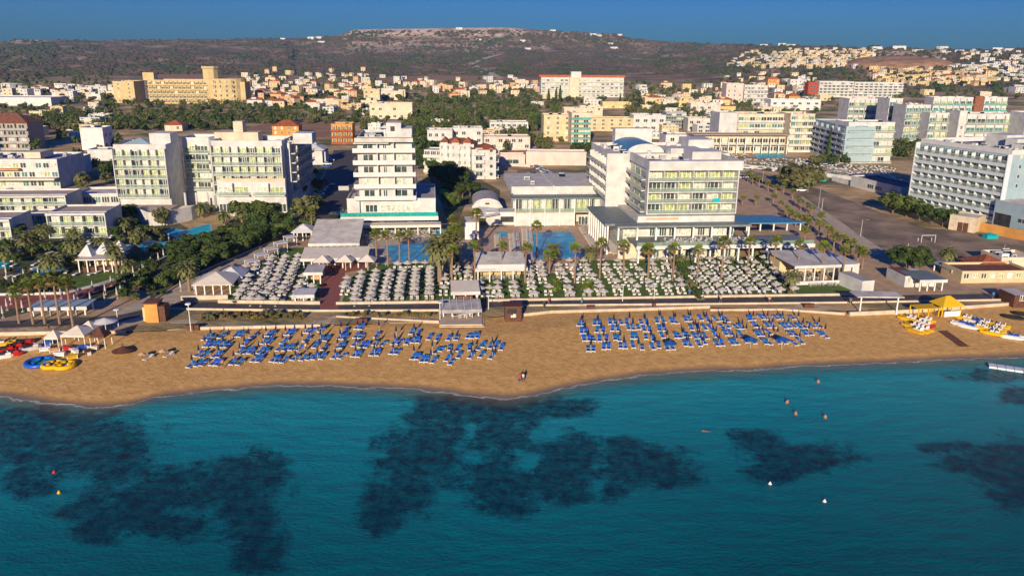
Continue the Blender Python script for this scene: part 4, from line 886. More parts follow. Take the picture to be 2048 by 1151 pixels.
def facade(root, F, W, z0, nfl, fh, nb, bd=1.5, slab=M_white, rail=M_rail, gl='curtain', winw=.84, winh=None, fins=True, divs=True, a0=0., railh=1.0, th=.28, pan=3, solid=False, rails=True, bal=True, curve=0):
    """storeys of rooms behind balconies; F's front line is the room wall, balconies stand in front of it"""
    bw = W/nb; winh = winh or fh-.75
    for k in range(nfl):
        z = z0+k*fh
        if bal:
            s = MB(); s.box(F, a0-.15, a0+W+.15, -bd, -.003, z-th, z, slab); part(s, 'balcony', root)
            if rails:
                r = MB()
                if solid: r.box(F, a0-.16, a0+W+.16, -bd-.10, -bd+.03, z-th-.05, z+railh, rail)
                else:
                    r.box(F, a0, a0+W, -bd+.02, -bd+.07, z+.08, z+railh-.06, rail); r.box(F, a0, a0+W, -bd, -bd+.09, z+railh-.06, z+railh, M_frame)
                part(r, 'railing', root)
        for j in range(nb):
            ww = bw*winw; add_window(root, F, a0+j*bw+(bw-ww)/2, -.004, z+.05 if bal else z+.8, ww, winh if bal else winh*.6, rnd.choice(GL[gl]), pan)
    if divs and bal:
        d = MB()
        for j in range(1, nb): d.box(F, a0+j*bw-.08, a0+j*bw+.08, -bd+.1, -.004, z0+.003, z0+nfl*fh-th-.003, slab)
        part(d, 'partition', root)
    if fins and bal:
        boxes(root, F, 'side_wall', [(a0-.42, a0-.16, -bd-.13, 0, z0-th, z0+nfl*fh, slab), (a0+W+.16, a0+W+.42, -bd-.13, 0, z0-th, z0+nfl*fh, slab)])
def block(root, F, a0, a1, b0, b1, c0, c1, m=M_white, mtop=None, par=.7, pm=None, name='wall'):
    w = MB(); w.box(F, a0, a1, b0, b1, c0, c1, m, mtop or M_rooflight); part(w, name, root)
    if par:
        p = MB(); t = .25; pm = pm or m
        p.box(F, a0-.04, a1+.04, b0-.04, b0+t, c1+.003, c1+par, pm); p.box(F, a0-.04, a1+.04, b1-t, b1+.04, c1+.003, c1+par, pm)
        p.box(F, a0-.04, a0+t, b0+t, b1-t, c1+.003, c1+par-.003, pm); p.box(F, a1-t, a1+.04, b0+t, b1-t, c1+.003, c1+par-.003, pm); part(p, 'parapet', root)
def boxes(root, F, name, L):
    for q in L: m = MB(); m.box(F, *q); part(m, name, root)
M_ac = mat('air_conditioner', (.50, .50, .49), .6, objvar=.3)
M_solar = mat('solar_panel', (.015, .025, .06), .15, spec=.6)
def clutter(root, F, a0, a1, b0, b1, z, n):
    for i in range(n):
        a, b = rnd.uniform(a0, a1), rnd.uniform(b0, b1); m = MB(); k = rnd.random(); s = rnd.uniform(.5, 1.1)
        if k < .5: m.box(F, a-s, a+s, b-s*.6, b+s*.6, z+.003, z+rnd.uniform(.7, 1.5), M_ac); m.box(F, a-s*.7, a+s*.7, b-s*.6-.03, b-s*.6+.01, z+.2, z+.6, M_dark)
        elif k < .75:
            q = [F(a-1, b), F(a+1, b), F(a+1, b+1.2), F(a-1, b+1.2)]; m.face([(*q[0], F.z+z+.2), (*q[1], F.z+z+.2), (*q[2], F.z+z+1.1), (*q[3], F.z+z+1.1)], M_solar); m.box(F, a-.9, a+.9, b+1.1, b+1.5, z+.003, z+1.2, M_ac)
        else: p = F(a, b); m.tube((p[0], p[1], F.z+z), (p[0], p[1], F.z+z+1.2), .6, .6, M_ac, 10)
        part(m, 'rooftop_unit', root)
def columns(root, F, a0, a1, n, b, z0, z1, r=.16, m=M_frame):
    for i in range(n):
        a = lerp(a0, a1, i/(n-1)); q = MB(); q.box(F, a-r, a+r, b-r, b+r, z0, z1, m); part(q, 'column', root)
def bld(ax, ay, ang, name, label, cat, z=None, group=None):
    p = G(ax, ay) if ay > 210 else hit(ax, ay)
    if z is not None: p.z = z
    F = Frame((p.x, p.y, p.z), ang); return F, thing(name, label, cat, (p.x, p.y, p.z), group)
# terrace tables and chairs, parasols? small dining sets
_X = 0
M_chair = mat('dining_chair', (.40, .38, .36), .7, objvar=.4)
def dining():
    t = MB(); t.tube((0, 0, 0), (0, 0, .72), .05, .05, M_steel, 6); F0 = Frame((0, 0, 0), 0); t.box(F0, -.4, .4, -.4, .4, .72, .76, M_frame)
    cs = []
    for k in range(4):
        a = math.pi*k/2; f = Frame((math.cos(a)*.75, math.sin(a)*.75, 0), math.degrees(a)); m = MB(); m.box(f, -.2, .2, -.2, .2, .42, .46, M_chair); m.box(f, .18, .22, -.2, .2, .46, .88, M_chair)
        for sx in (-.17, .17):
            for sy in (-.17, .17): m.box(f, sx-.02, sx+.02, sy-.02, sy+.02, 0, .42, M_chair)
        cs.append(m)
    return t.data('table'), [c.data('chair') for c in cs]
TB, CH = dining()
def dine(F, a0, a1, b0, b1, na, nb, z, where):
    k = 0
    for i in range(na):
        for j in range(nb):
            if rnd.random() < .12: continue
            p = F(lerp(a0, a1, (i+.5)/na)+rnd.uniform(-.3, .3), lerp(b0, b1, (j+.5)/nb)+rnd.uniform(-.3, .3)); rz = rnd.uniform(0, 1.5)
            o = bpy.data.objects.new('dining_table', TB); C.objects.link(o); o.location = (*p, F.z+z); o.rotation_euler[2] = rz; tag(o, 'white dining table %s, %s from the left end' % (where, ordw(k)), 'table', 'dining tables '+where)
            if k < 30:
                for c in CH[:rnd.choice((2, 3, 4))]: q = bpy.data.objects.new('dining_chair', c); C.objects.link(q); q.location = o.location; q.rotation_euler[2] = rz; tag(q, 'grey chair drawn up to a dining table %s' % where, 'chair', 'dining chairs '+where)
            k += 1
# ---- the white balcony hotel on the left -----------------------------
F, R1 = bld(246, 426, 3, 'hotel', 'white five storey hotel with yellow green balcony curtains left of the side street', 'hotel')
W = F.width_to(344); zb = F.zrow(393); zt = F.zrow(297); fh = (zt-zb)/5
block(R1, F, -.3, W+.3, 0, 14, 0, zt, par=1.3); facade(R1, F, W, zb, 5, fh, 6, gl='curtain'); clutter(R1, F, 2, W-2, 3, 12, zt, 6)
Rf = MB(); Rf.pyramid(F, 1, 9, 4, 12, zt+.9, zt+2.6, M_bluegrey); part(Rf, 'roof_cover', R1)
w = MB(); w.box(F, 9, 15.5, 5, 12, zt+.003, zt+4.2, M_white); part(w, 'roof_house', R1)
block(R1, F, W+.4, W+9.5, 14.5, 26, 0, zt+1.0, par=1.); facade(R1, F.side(W+.8, 14.5, 0), 8, zb, 5, fh, 2, gl='curtain', fins=False)
fx = F.side(W+9.6, 14.4, 0); t = Vector(F(W+13.5, 2)); 
Fm, _w = Frame((0, 0, 0)), 0
pm_ = G(438, 424); Fm = Frame((pm_.x, pm_.y, 2), 3); Wm = Fm.width_to(571); ztm = Fm.zrow(287); zbm = ztm-5*fh-.6
block(R1, Fm, -.3, Wm+.3, 0, 16, 0, ztm-.6, par=1.5); facade(R1, Fm, Wm, zbm, 5, fh, 8, gl='curtain'); clutter(R1, Fm, 14, 24, 3, 12, ztm-.6, 8)
w = MB(); w.prism([Fm(-.35, .3), Fm(-.35, 15), Fm(-5, 15), Fm(-5, 12.0)], 2, 2+ztm+.7, M_white); part(w, 'angled_wall', R1)
boxes(R1, Fm, 'roof_house', [(-2, 12, 9, 15, ztm-.55, ztm+2.6, M_cream), (4, 7, 10, 14, ztm+2.603, ztm+6, M_cream), (24, 30, 5, 12, ztm-.55, ztm+2.8, M_white)])
block(R1, Fm, Wm+.4, Wm+1.8, 4, 38, 0, ztm-1, par=.8); facade(R1, Fm.side(Wm+1.8, 5, 1), 32, zbm, 5, fh, 8, gl='green', fins=False)
pl_ = G(440, 432); Fl = Frame((pl_.x, pl_.y, 2), 3); Wl = Fl.width_to(575); zl = Fl.zrow(364)
block(R1, Fl, 0, Wl, 0, 1.9, 0, zl, mtop=M_roofbrown, par=.9, pm=M_cream)
facade(R1, Fl, Wl*.47, Fl.zrow(389), 1, zl-Fl.zrow(389), 2, gl='curtain', fins=False, winh=2.4); facade(R1, Fl, Wl*.46, Fl.zrow(389), 1, zl-Fl.zrow(389), 2, gl='pale', fins=False, a0=Wl*.53, winh=2.4)
facade(R1, Fl, Wl, .6, 1, 3, 6, gl='dark', bal=False, winh=4.2, winw=.9)
a = MB(); a.box(F, -3, W+3, -9, -1.7, zb-2.6, zb-2.3, M_roofbrown); a.box(F, 1, W+1, -11.5, -9.05, zb-3.3, zb-3.0, M_canvas); q = [F(W+3.4, -10.5), F(W+10, -8.5), F(W+12, -3), F(W+5.4, -5)]
a.face([(*q[0], 2+zb-3.2), (*q[1], 2+zb-3.2), (*q[2], 2+zb-2), (*q[3], 2+zb-2)], M_canvas); part(a, 'terrace_canopy', R1); columns(R1, F, 0, W+1, 8, -11, 0, zb-3.3, .12)
for i in range(4): q = MB(); p = F(W+5+3.4*i, -1+i*.2); q.tube((*p, 2+zb-3), (*p, 2+zb+1.4), .35, .35, M_white, 8); part(q, 'column', R1)
cw = MB(); pts = [(272, 441), (300, 452), (345, 449), (385, 440), (418, 428)]
gp = [G(x, y) for x, y in pts]
for (a, b) in zip(gp, gp[1:]): cw.face([(a.x, a.y, 2), (b.x, b.y, 2), (b.x, b.y, 5.2), (a.x, a.y, 5.2)], M_white)
bk = [Vector((p.x+1, p.y+9, 0)) for p in gp]; cw.face([(p.x, p.y, 5.2) for p in gp]+[(p.x, p.y, 5.2) for p in bk[::-1]], M_pave)
for (a, b) in zip(gp, gp[1:]): d = Vector((b.y-a.y, a.x-b.x, 0)).normalized()*.25; cw.prism([(a.x, a.y), (b.x, b.y), (b.x-d.x, b.y-d.y), (a.x-d.x, a.y-d.y)], 5.2, 6.1, M_white)
part(cw, 'curved_terrace_wall', R1)
# ---- resort villas far left ------------------------------------------
def villa_row(ax, ay, bx, top, label, nfl, nb, dep=11, ang=6):
    F, r = bld(ax, ay, ang, 'resort_villa', label, 'villa'); W = F.width_to(bx); zt = F.zrow(top); fh = zt/nfl
    block(r, F, -.3, W+.3, 0, dep, 0, zt, mtop=M_roofbrown, par=.5); facade(r, F, W, .3, nfl, fh-.1, nb, gl='curtain', winh=2.2)
    e = MB(); e.box(F, -.5, W+.5, -1.9, -.01, zt-.25, zt+.35, M_white); part(e, 'eaves', r); return F, r, W, zt
villa_row(107, 474, 217, 427, 'two storey white resort villa with brown roof behind the date palms', 2, 5)
villa_row(-70, 482, 28, 440, 'two storey white resort villa cut by the left edge of the photo', 2, 5)
villa_row(-60, 428, 137, 393, 'long white resort villa farther back under a brown roof', 2, 9)
villa_row(60, 447, 106, 428, 'low link building with dark openings between two resort villas', 1, 3, 6)
F, r = bld(150, 412, 8, 'reception_house', 'low white flat roofed pavilion left of the tall hotel', 'pavilion'); Wd = F.width_to(240); block(r, F, 0, Wd, 0, 14, 0, 3.4, mtop=M_rooflight); facade(r, F, Wd, .2, 1, 2.8, 5, bal=False, gl='green', winh=3.4)
# resort pavilion beside the lawn
F, r = bld(160, 545, 6, 'garden_bar', 'grey roofed garden bar with white tent peaks beside the resort lawn', 'bar'); Wd = F.width_to(226); columns(r, F, 0, Wd, 5, 0, 0, 3, .12); columns(r, F, 0, Wd, 5, 6, 0, 3, .12)
m = MB(); m.box(F, -.5, Wd+.5, -.5, 14, 3, 3.25, M_canvas); m.box(F, 1, Wd-1, 7, 12, 0, 2.99, M_beige); part(m, 'roof', r)
m = MB()
for k in range(3): p = F(Wd*(.1+.4*k), 4+2*k); m.cone((*p, 5.25), 2.4, 2.6, M_white, 4)
part(m, 'tent_peak', r); m = MB(); m.box(F, .5, Wd-.5, .6, 1.2, 0, 1.1, M_timber); part(m, 'counter', r)
# white tiny tents on that roof side
# ---- terraced white hotel in the middle --------------------------------
F, R2 = bld(722, 456, 5.8, 'hotel', 'tall white terraced hotel with long balconies and a turquoise glass terrace rail', 'hotel')
W = F.width_to(828); zb = F.zrow(396); z6 = F.zrow(280); fh = (F.zrow(301.5)-zb)/4
block(R2, F, 0, W, 0, 22, 0, z6-.3, mtop=M_roofgrey, par=1.2)
for k in range(5):
    z = zb+k*fh; s = MB(); s.box(F, -1.2, W+.9, -2.2, -.004, z-.3, z, M_white); part(s, 'balcony', R2)
    s = MB(); s.box(F, -1.25, W+.95, -2.3, -2.15, z-.35, z+.95, M_solid); s.box(F, -1.25, -1.1, -2.15, 6, z-.35, z+.95, M_solid); s.box(F, W+.8, W+.95, -2.15, 12, z-.35, z+.95, M_solid); part(s, 'railing', R2)
    for a0, ww in (((1.6, 3.0), (7.6, 1.0), (11.2, 3.4)) if k else ((1.5, 3.2), (7.3, 1.2), (11, 3.6))):
        if k == 4 and a0 > 8: continue
        add_window(R2, F, a0*W/16.3, -.004, z+.1, ww*W/16.3, 2.3, rnd.choice(GL['dark']), 2)
    d = MB(); d.box(F, W*.36, W*.375, -1.7, -.01, z+.003, z+fh-.35, M_white); d.box(F, W*.66, W*.675, -1.7, -.01, z+.003, z+fh-.35, M_white); part(d, 'partition', R2)
s = MB(); s.box(F, -1, W*.58, -2.0, -.01, z6-.9, z6-.6, M_white); s.box(F, -.6, W+.4, -2.6, -.01, z6-.35, z6+.75, M_rooflight, M_rooflight); part(s, 'roof_slab', R2)
boxes(R2, F, 'roof_house', [(W*.52, W*.80, 5, 12, z6-.29, z6+4.4, M_white), (W*.80+.01, W, 4, 14, z6-.29, z6+2.8, M_white)]); boxes(R2, F, 'roof_window', [(W*.60, W*.68, 4.9, 4.99, z6+2, z6+3.4, M_dark)])
p = F(W*.48, 9); s = MB(); s.tube((*p, 2+z6), (*p, 2+z6+2.8), .3, .3, M_ac); s.cone((p[0], p[1], 2+z6+2.6), 1.6, .9, M_ac, 12); part(s, 'dish_antenna', R2); clutter(R2, F, 1, W*.45, 4, 18, z6-.3, 12)
zt_ = F.zrow(425); Wp = F.width_to(872); 
block(R2, F, -3.6, 0-.01, -1, 22, 0, zb-.5, par=.6); block(R2, F, W+.01, Wp, -1, 26, 0, zb-.6, mtop=M_roofgrey, par=.6)
s = MB(); s.box(F, -5, Wp+.6, -6, -1.01, zt_-.5, zt_, M_pave); part(s, 'terrace', R2); s = MB(); s.box(F, -5, Wp+.6, -6.1, -5.95, zt_, zt_+1.1, M_railt); s.box(F, -5.1, -4.95, -5.9, 2, zt_, zt_+1.1, M_railt); part(s, 'terrace_railing', R2)
s = MB(); s.box(F, -5.1, Wp+.7, -6.3, -6.12, zt_-1.2, zt_-.1, M_solid); part(s, 'fascia', R2)
for a, w_ in ((1.6, 3.4), (6, 4.4), (10.8, 4.0)): add_window(R2, F.side(0, -1.0, 0), a, -.004+1.0, zt_+.1, w_, 2.2, M_glass_w if a > 5 else M_glass_d, 3)
s = MB(); s.box(F, .8, Wp+1.4, -10.5, -6.35, zt_-1.9, zt_-1.65, M_canvas); s.box(F, .8, Wp+1.4, -10.6, -10.5, zt_-2.4, zt_-1.7, M_canvas); part(s, 'awning', R2)
columns(R2, F, .9, Wp+1.2, 8, -10.2, 0, zt_-1.9, .13); s = MB(); s.box(F, -4, Wp, -1.6, -1.02, 0, zt_-.52, M_dark); part(s, 'restaurant_glass', R2); dine(F, .5, Wp, -9.8, -2.2, 13, 2, 0, 'under the awning of the terraced hotel')
for i in range(12): add_window(R2, F.side(0, -1.62, 0), -3+i*(Wp+3)/12, -.004, .2, 1.7, 2.6, rnd.choice(GL['dark']), 2)
s = MB(); s.box(F, -4.9, -3.4, -5.8, 8, 0, zt_-.51, M_sandst); part(s, 'stair_tower', R2); s = MB(); s.box(F, -6.6, -3.6, 6, 9, zb+1.3, zb+1.6, M_white); s.box(F, -6.6, -3.6, 5.9, 6, zb+1.3, zb+2.6, M_bars); part(s, 'roof_terrace', R2)
# ---- apartment block with red roofs -----------------------------------
F, R3 = bld(880, 352, -7, 'apartment_block', 'white apartment block with red tiled roofs and small arched gables', 'apartments'); W1 = F.width_to(948, F.z); zt = F.zrow(286)
block(R3, F, 0, W1, 0, 10, 0, zt, par=0, mtop=M_tile)
m = MB(); m.pyramid(F, 0, W1, 0, 10, zt+.01, zt+1.9, M_tile2)
for k in range(3): m.pyramid(F, .4+k*W1/3, W1/3*.8+k*W1/3, -1.1, 4, zt+.6, zt+2.6, M_tile if k else M_tile2, over=.2)
part(m, 'roof', R3)
for k in range(3): m = MB(); m.box(F, .6+k*W1/3, W1/3*.75+k*W1/3, -.9, 0, 0, zt+.55, M_white); part(m, 'bay', R3)
facade(R3, F.side(0, -.9, 0), W1, zt-4*3.1, 4, 3.1, 6, bal=False, winh=2.6, winw=.3, gl='dark', pan=2)
F2 = Frame((*F(W1+.3, -7), 2), 8); W2 = F2.width_to(992); block(R3, F2, 0, W2, 0, 12, 0, zt-1.5, mtop=M_tile, par=.0); m = MB(); m.pyramid(F2, W2*.25, W2, 0, 12, zt-1.49, zt+.2, M_tile); part(m, 'roof', R3)
facade(R3, F2, W2*.4, .6, 4, 3.2, 1, gl='dark', a0=W2*.1, bd=1.1, solid=True, rail=M_white, fins=False, winw=.7, pan=2); facade(R3, F2, W2*.3, .6, 4, 3.2, 1, bal=False, a0=W2*.65, gl='dark', winw=.45, winh=2.4, pan=1)
facade(R3, F2.side(W2, 1, 1), 10, .6, 4, 3.2, 2, gl='dark', bd=1.1, solid=True, rail=M_white, fins=False, divs=False, winw=.6)
block(R3, F, -8, -.01, 6, 16, 0, zt-4, par=.4); facade(R3, F.side(-8, 6, 0), 8, 1, 3, 3.1, 3, gl='dark', bd=1.2, solid=True, rail=M_white, fins=False, divs=False)
# ---- banqueting hall between the hotels ---------------------------------
F, R4 = bld(1030, 452, 5.8, 'restaurant_hall', 'long glass fronted hall with pale roof beside the big pool', 'hall'); W = F.width_to(1222); zr = F.zrow(396)
m = MB(); m.box(F, 0, W, 6, 14, 0, zr+.3, M_white); part(m, 'wall', R4); m = MB(); m.box(F, -1, W+3, -.5, 6.2, zr-.35, zr, M_greenroof); part(m, 'terrace_roof', R4)
m = MB(); m.box(F, -.5, W, 6.3, 34, zr+.31, zr+2.4, M_white, M_rooflight); part(m, 'upper_storey', R4)
zf = F.zrow(424); m = MB(); m.box(F, 0, W+2, .2, 5.99, zf-.4, zf, M_pave); part(m, 'floor_slab', R4)
for i in range(16): add_window(R4, F, .3+i*W/16, .6, zf+.1, W/16-.25, zr-zf-.6, rnd.choice(GL['pale']+[M_glass_g]), 2)
m = MB(); m.box(F, .2, W*.62, .3, .55, 0, zf-.42, M_white); part(m, 'garden_wall', R4); columns(R4, F, 0, W+2, 8, -.2, 0, zr-.36, .15); r_ = MB(); r_.box(F, 0, W+2, -.35, -.3, zf, zf+1.05, M_rail); part(r_, 'railing', R4)
for i in range(5): add_window(R4, F, W*.66+i*W*.068, .6, .1, W*.06, 2.5, rnd.choice(GL['dark']), 2)
clutter(R4, F, 2, W-2, 10, 32, zr+2.4, 3)
m = MB(); m.box(F, W*.42, W*.43, 6.31, 34, zr+2.401, zr+2.7, M_white); part(m, 'roof_ridge', R4)
# arched roof house and cabin
F, r = bld(948, 436, 4, 'vaulted_hall', 'small hall with a dark barrel vault roof and white arched gable', 'hall'); Wd = F.width_to(1001); m = MB(); m.box(F, 0, Wd, 0, 16, 0, 3.6, M_cream); part(m, 'wall', r)
m = MB(); m.vault(F, -.3, Wd+.3, .2, 16, 3.61, 2.6, M_roofgrey, M_white); part(m, 'vault_roof', r); m = MB(); m.box(F, Wd*.42, Wd*.58, -.46, -.41, 4.4, 4.9, M_dark); part(m, 'vent', r)
m = MB(); m.vault(F, -.7, Wd+.7, -.4, .19, 3.3, 2.2, M_white); part(m, 'gable', r)
m = MB(); m.box(F, .6, Wd*.4, -.02, .0, 1.2, 3, M_dark); m.box(F, Wd*.6, Wd-.6, -.02, 0, 1.2, 3, M_dark); part(m, 'window', r)
F, r = bld(930, 479, 4, 'changing_cabin', 'tall white cabin with louvred panels left of the big pool', 'cabin'); Wd = F.width_to(958); zt = F.zrow(444); m = MB(); m.box(F, 0, Wd, 0, 8, 0, zt, M_white, M_rooflight); part(m, 'wall', r)
for i in range(4): m = MB(); m.box(F, .3+i*Wd/4, Wd/4-.1+i*Wd/4, -.08, -.004, .3, zt-.4, M_frame); part(m, 'panel', r)
F, r = bld(972, 450, 4, 'pool_bar', 'low white pool bar with a dark opening behind the small pool', 'bar'); Wd = F.width_to(1030); m = MB(); m.box(F, 0, Wd, 0, 6, 0, 4.0, M_white); part(m, 'wall', r); m = MB(); m.box(F, Wd*.5, Wd*.95, -.03, -.003, .9, 2.6, M_dark); part(m, 'hatch', r)
m = MB(); q = [F(-2, -2), F(Wd*.45, -2), F(Wd*.45, 3), F(-2, 6)]; m.face([(*q[0], 4.6), (*q[1], 5.6), (*q[2], 6.6), (*q[3], 6.6)], M_white); part(m, 'sail_shade', r)
# ---- the big glass balconied hotel -------------------------------------
F, R5 = bld(1287, 500, 5.8, 'hotel', 'big white hotel with green glass balconies in two stepped wings right of the pool', 'hotel')
W = F.width_to(1456); zb = F.zrow(424); zt = F.zrow(338); ztt = F.zrow(320); fh = (zt-zb)/4
block(R5, F, 0, W, 0, 18, 0, zt, mtop=M_rooflight, par=0); m = MB(); m.box(F, -.4, W+1.2, -2.6, .3, zt-.1, ztt, M_white); m.box(F, -.4, .2, .3, 18, zt, ztt-.1, M_white); m.box(F, W+.6, W+1.2, .3, 18, zt, ztt-.1, M_white); part(m, 'parapet', R5)
facade(R5, F, W, zb, 4, fh, 6, bd=2.2, gl='curtain', rail=M_rail, winh=2.5)
Fs = F.side(0, 18, -1); facade(R5, Fs, 17, zb+0, 4, fh, 3, bd=1.3, gl='green', rail=M_rail, fins=False, divs=False)
clutter(R5, F, 3, W-3, 3, 16, zt+.1, 22)
# rear tower and long glass wing
def at_px(px, row_z, z, F=F):   # plan point on plane z
    return G(px, row_z, z)
a5, b5 = -4.9, 20.5; block(R5, F, a5, a5+34, b5, b5+30, 0, zt+.5, mtop=M_rooflight, par=.9)
m = MB(); m.box(F, a5-1.6, a5+4.8, b5-.8, b5-.01, 0, zt+1.6, M_white); part(m, 'end_wall', R5)
Fs2 = F.side(a5, b5+27, -1); 
pA = F(a5-7.2, b5+8); pB = F(a5-7.6, b5+44)
facade(R5, F.side(a5, b5+29.5, -1), 28.5, zb, 4, fh, 6, bd=1.5, gl='green', rail=M_rail, fins=False)
clutter(R5, F, a5+2, a5+28, b5+3, b5+28, zt+.5, 22)
m = MB(); m.vault(F, a5+6.5, a5+17.5, b5+9, b5+29, zt+.6, 2.6, M_blueroof, M_white); part(m, 'vault_roof', R5)
boxes(R5, F, 'roof_house', [(a5+8, a5+20, b5+32, b5+36, 0, zt+5.5, M_white), (a5+27, a5+35, b5+16, b5+26, zt+.51, zt+3.6, M_white), (a5+18, a5+27, b5+4, b5+10, zt+.51, zt+2.4, M_white), (W-9, W-1, 8, 16, zt+.01, zt+3.4, M_white)])
# podium
zd = F.zrow(450, 0, -6)
m = MB(); m.box(F, -9, W+3, -7, -2.7, zd-.5, zd, M_greenroof); m.box(F, -11.5, -2.9, -4, 20.5, zd-.5, zd+.02, M_greenroof); m.box(F, -2.8, -.01, -2.6, 21, 0, zd+.6, M_rooflight); part(m, 'podium_roof', R5)
m = MB(); m.box(F, -2.7, W, -2.69, -.02, 0, zb-.6, M_white); part(m, 'podium', R5)
m = MB(); m.box(F, -.5, W*.35, -2.9, -2.7, zb-1.5, zb-1.0, M_peach); part(m, 'peach_soffit', R5)  # soffit strip over the left part of the podium, one flat peach colour
zterr = F.zrow(493, 0, -14)
for i in range(9): add_window(R5, F.side(0, -2.7, 0), .6+i*W/9, -.004, zterr+.1, W/9-.7, zd-zterr-1.0, rnd.choice(GL['dark']+[M_glass_w]), 3)
Wt = F.width_to(1628, 2+zterr, -14)
m = MB(); m.box(F, -5.5, Wt, -14, -7.05, zterr-.35, zterr, M_greenroof); m.box(F, -5.5, Wt, -7.04, -2.72, zterr-.35, zterr, M_greenroof); m.box(F, W+1.3, Wt, -2.71, 3, zterr-.35, zterr, M_pavetan); part(m, 'terrace_deck', R5)
m = MB(); m.box(F, -5.7, Wt+.2, -14.3, -14.01, zterr-.7, zterr+.25, M_solid); part(m, 'terrace_edge', R5); m = MB(); m.box(F, -5.5, Wt, -13.95, -13.88, zterr, zterr+1.1, M_rail); part(m, 'terrace_railing', R5)
columns(R5, F, -5, Wt-1, 13, -13.5, 0, zterr-.36, .2); columns(R5, F, -8.6, W+2.5, 8, -6.6, zterr, zd-.5, .2)
columns(R5, F.side(-11, 20, -1), 0, 24, 9, .2, 0, zd-.5, .2)
m = MB(); m.box(F, -9, W*.98, -9, -8, 0, zterr-.37, M_cream); part(m, 'ground_floor_wall', R5)
for i in range(12): add_window(R5, F.side(0, -9, 0), -2+i*(W+2)/12, -.004, .2, (W+2)/12-.6, 2.3, rnd.choice(GL['green']+[M_glass_w]), 2)
m = MB(); m.box(F, -10.8, -3, -3, 20, 0, .3, M_pave); m.box(F, -6.5, -3, -3, 20, .31, zd-.52, M_glass_w); part(m, 'arcade', R5)
# turquoise towel on a balcony rail
m = MB(); m.box(F, W*.74, W*.81, -2.38, -2.22, zb+fh*1+.1, zb+fh+1.05, mat('turquoise_towel', (.0, .45, .42), .9)); single(m, 'beach_towel', 'turquoise towel hanging over a balcony rail of the big white hotel', 'towel', (*F(W*.77, -2.3), 2+zb+fh+.1))
# blue roof canopy
F6, R6 = bld(1466, 495, 5.8, 'terrace_canopy', 'blue metal canopy on white posts over an open upper terrace', 'canopy', z=2+zterr+.02); W6 = F6.width_to(1610, F6.z); zc = F6.zrow(447); m = MB(); q = [F6(-.5, .5), F6(W6, .5), F6(W6-5, 11), F6(-.5, 11)]
m.prism(q, F6.z+zc-.3, F6.z+zc, M_blueroof); part(m, 'roof', R6); columns(R6, F6, 0, W6-1, 6, 1, 0, zc-.3, .16); columns(R6, F6, 0, W6-5, 6, 10.5, 0, zc-.3, .16); m = MB(); m.box(F6, W6*.3, W6*.45, 5, 6, 0, 1.1, M_timber); part(m, 'bar_counter', R6)
dine(F, 2, W+2, -12.5, -7.6, 14, 2, zterr+.02, 'on the open hotel terrace'); dine(F, 0, W, -12.5, -9.6, 12, 1, 0, 'under the terrace deck')
Fd, Rx = F, R2
# ---- rightmost hotel ----------------------------------------------------
A, B = G(1822, 420), G(1996, 462); F, W = frame2(A, B); R7 = thing('hotel', 'large blue white hotel with seven rows of balconies beyond the car park', 'hotel', tuple(A)); zt = F.zrow(282); nf = 7; zb = 2.2; fh = (zt-zb-1.2)/nf
block(R7, F, 0, W, 0, 26, 0, zt-.5, m=M_bluegrey, mtop=M_roofgrey, par=1.4, pm=M_solid); facade(R7, F, W, zb+.9, nf, fh, 11, bd=1.6, gl='teal', rail=M_rail, railh=.95, slab=mat('bluish_white_render', (.58, .62, .65), .75, var=.06, scale=.4), winw=.92, th=.95)
boxes(R7, F, 'roof_house', [(W*.4, W*.62, 12, 20, zt-.49, zt+3.6, M_white), (W*.66, W*.78, 10, 20, zt-.49, zt+3.0, M_white), (W*.78+.01, W, 8, 24, zt-.49, zt+1.9, M_white, M_blueroof)]); clutter(R7, F, 2, W-2, 2, 10, zt-.5, 22)
m = MB(); m.box(F, W+.01, W+24, -3, 20, 0, 9.5, M_bluegrey, M_rooflight); m.box(F, W+.6, W+6, -3.06, -3.001, 2.5, 6, M_dark); part(m, 'side_wing', R7); facade(R7, F.side(0, -3, 0), 14, 3.6, 1, 3, 3, bal=False, a0=W+8, gl='dark')
facade(R7, F.side(W, 2, 1), 22, 12, 5, fh, 6, bal=False, gl='dark', winw=.25, winh=2, pan=1)
# low curved white building in front of it
A, B = G(1700, 372), G(1800, 398); F, W = frame2(A, B); r = thing('low_building', 'low white curved building between car park and the blue white hotel', 'building', tuple(A)); block(r, F, 0, W, 0, 12, 0, 3.8, par=.5, mtop=M_dark); facade(r, F.side(0, 0, 0), W*.6, .3, 1, 3, 4, bal=False, a0=W*.35, gl='dark', winh=2.6)
m = MB(); m.box(F, -14, -.01, 1, 2, 0, 1.6, M_white); part(m, 'garden_wall', r)
A, B = G(1896, 458), G(1948, 466); F, W = frame2(A, B); r = thing('utility_building', 'small cream utility building with two dark doors by the hotel', 'building', tuple(A)); block(r, F, 0, W, 0, 8, 0, 4.2, m=M_wallstone, par=.3)
for k in (.34, .55): m = MB(); m.box(F, W*k, W*k+1.4, -.05, -.003, 0, 2.6, M_timber); part(m, 'door', r)
A, B = G(1955, 462), G(2100, 492); F, W = frame2(A, B); m = MB(); m.box(F, 0, W, 0, .2, 0, 2.8, M_orange); single(m, 'site_fence', 'ochre boarded fence below the blue white hotel', 'fence', tuple(A))
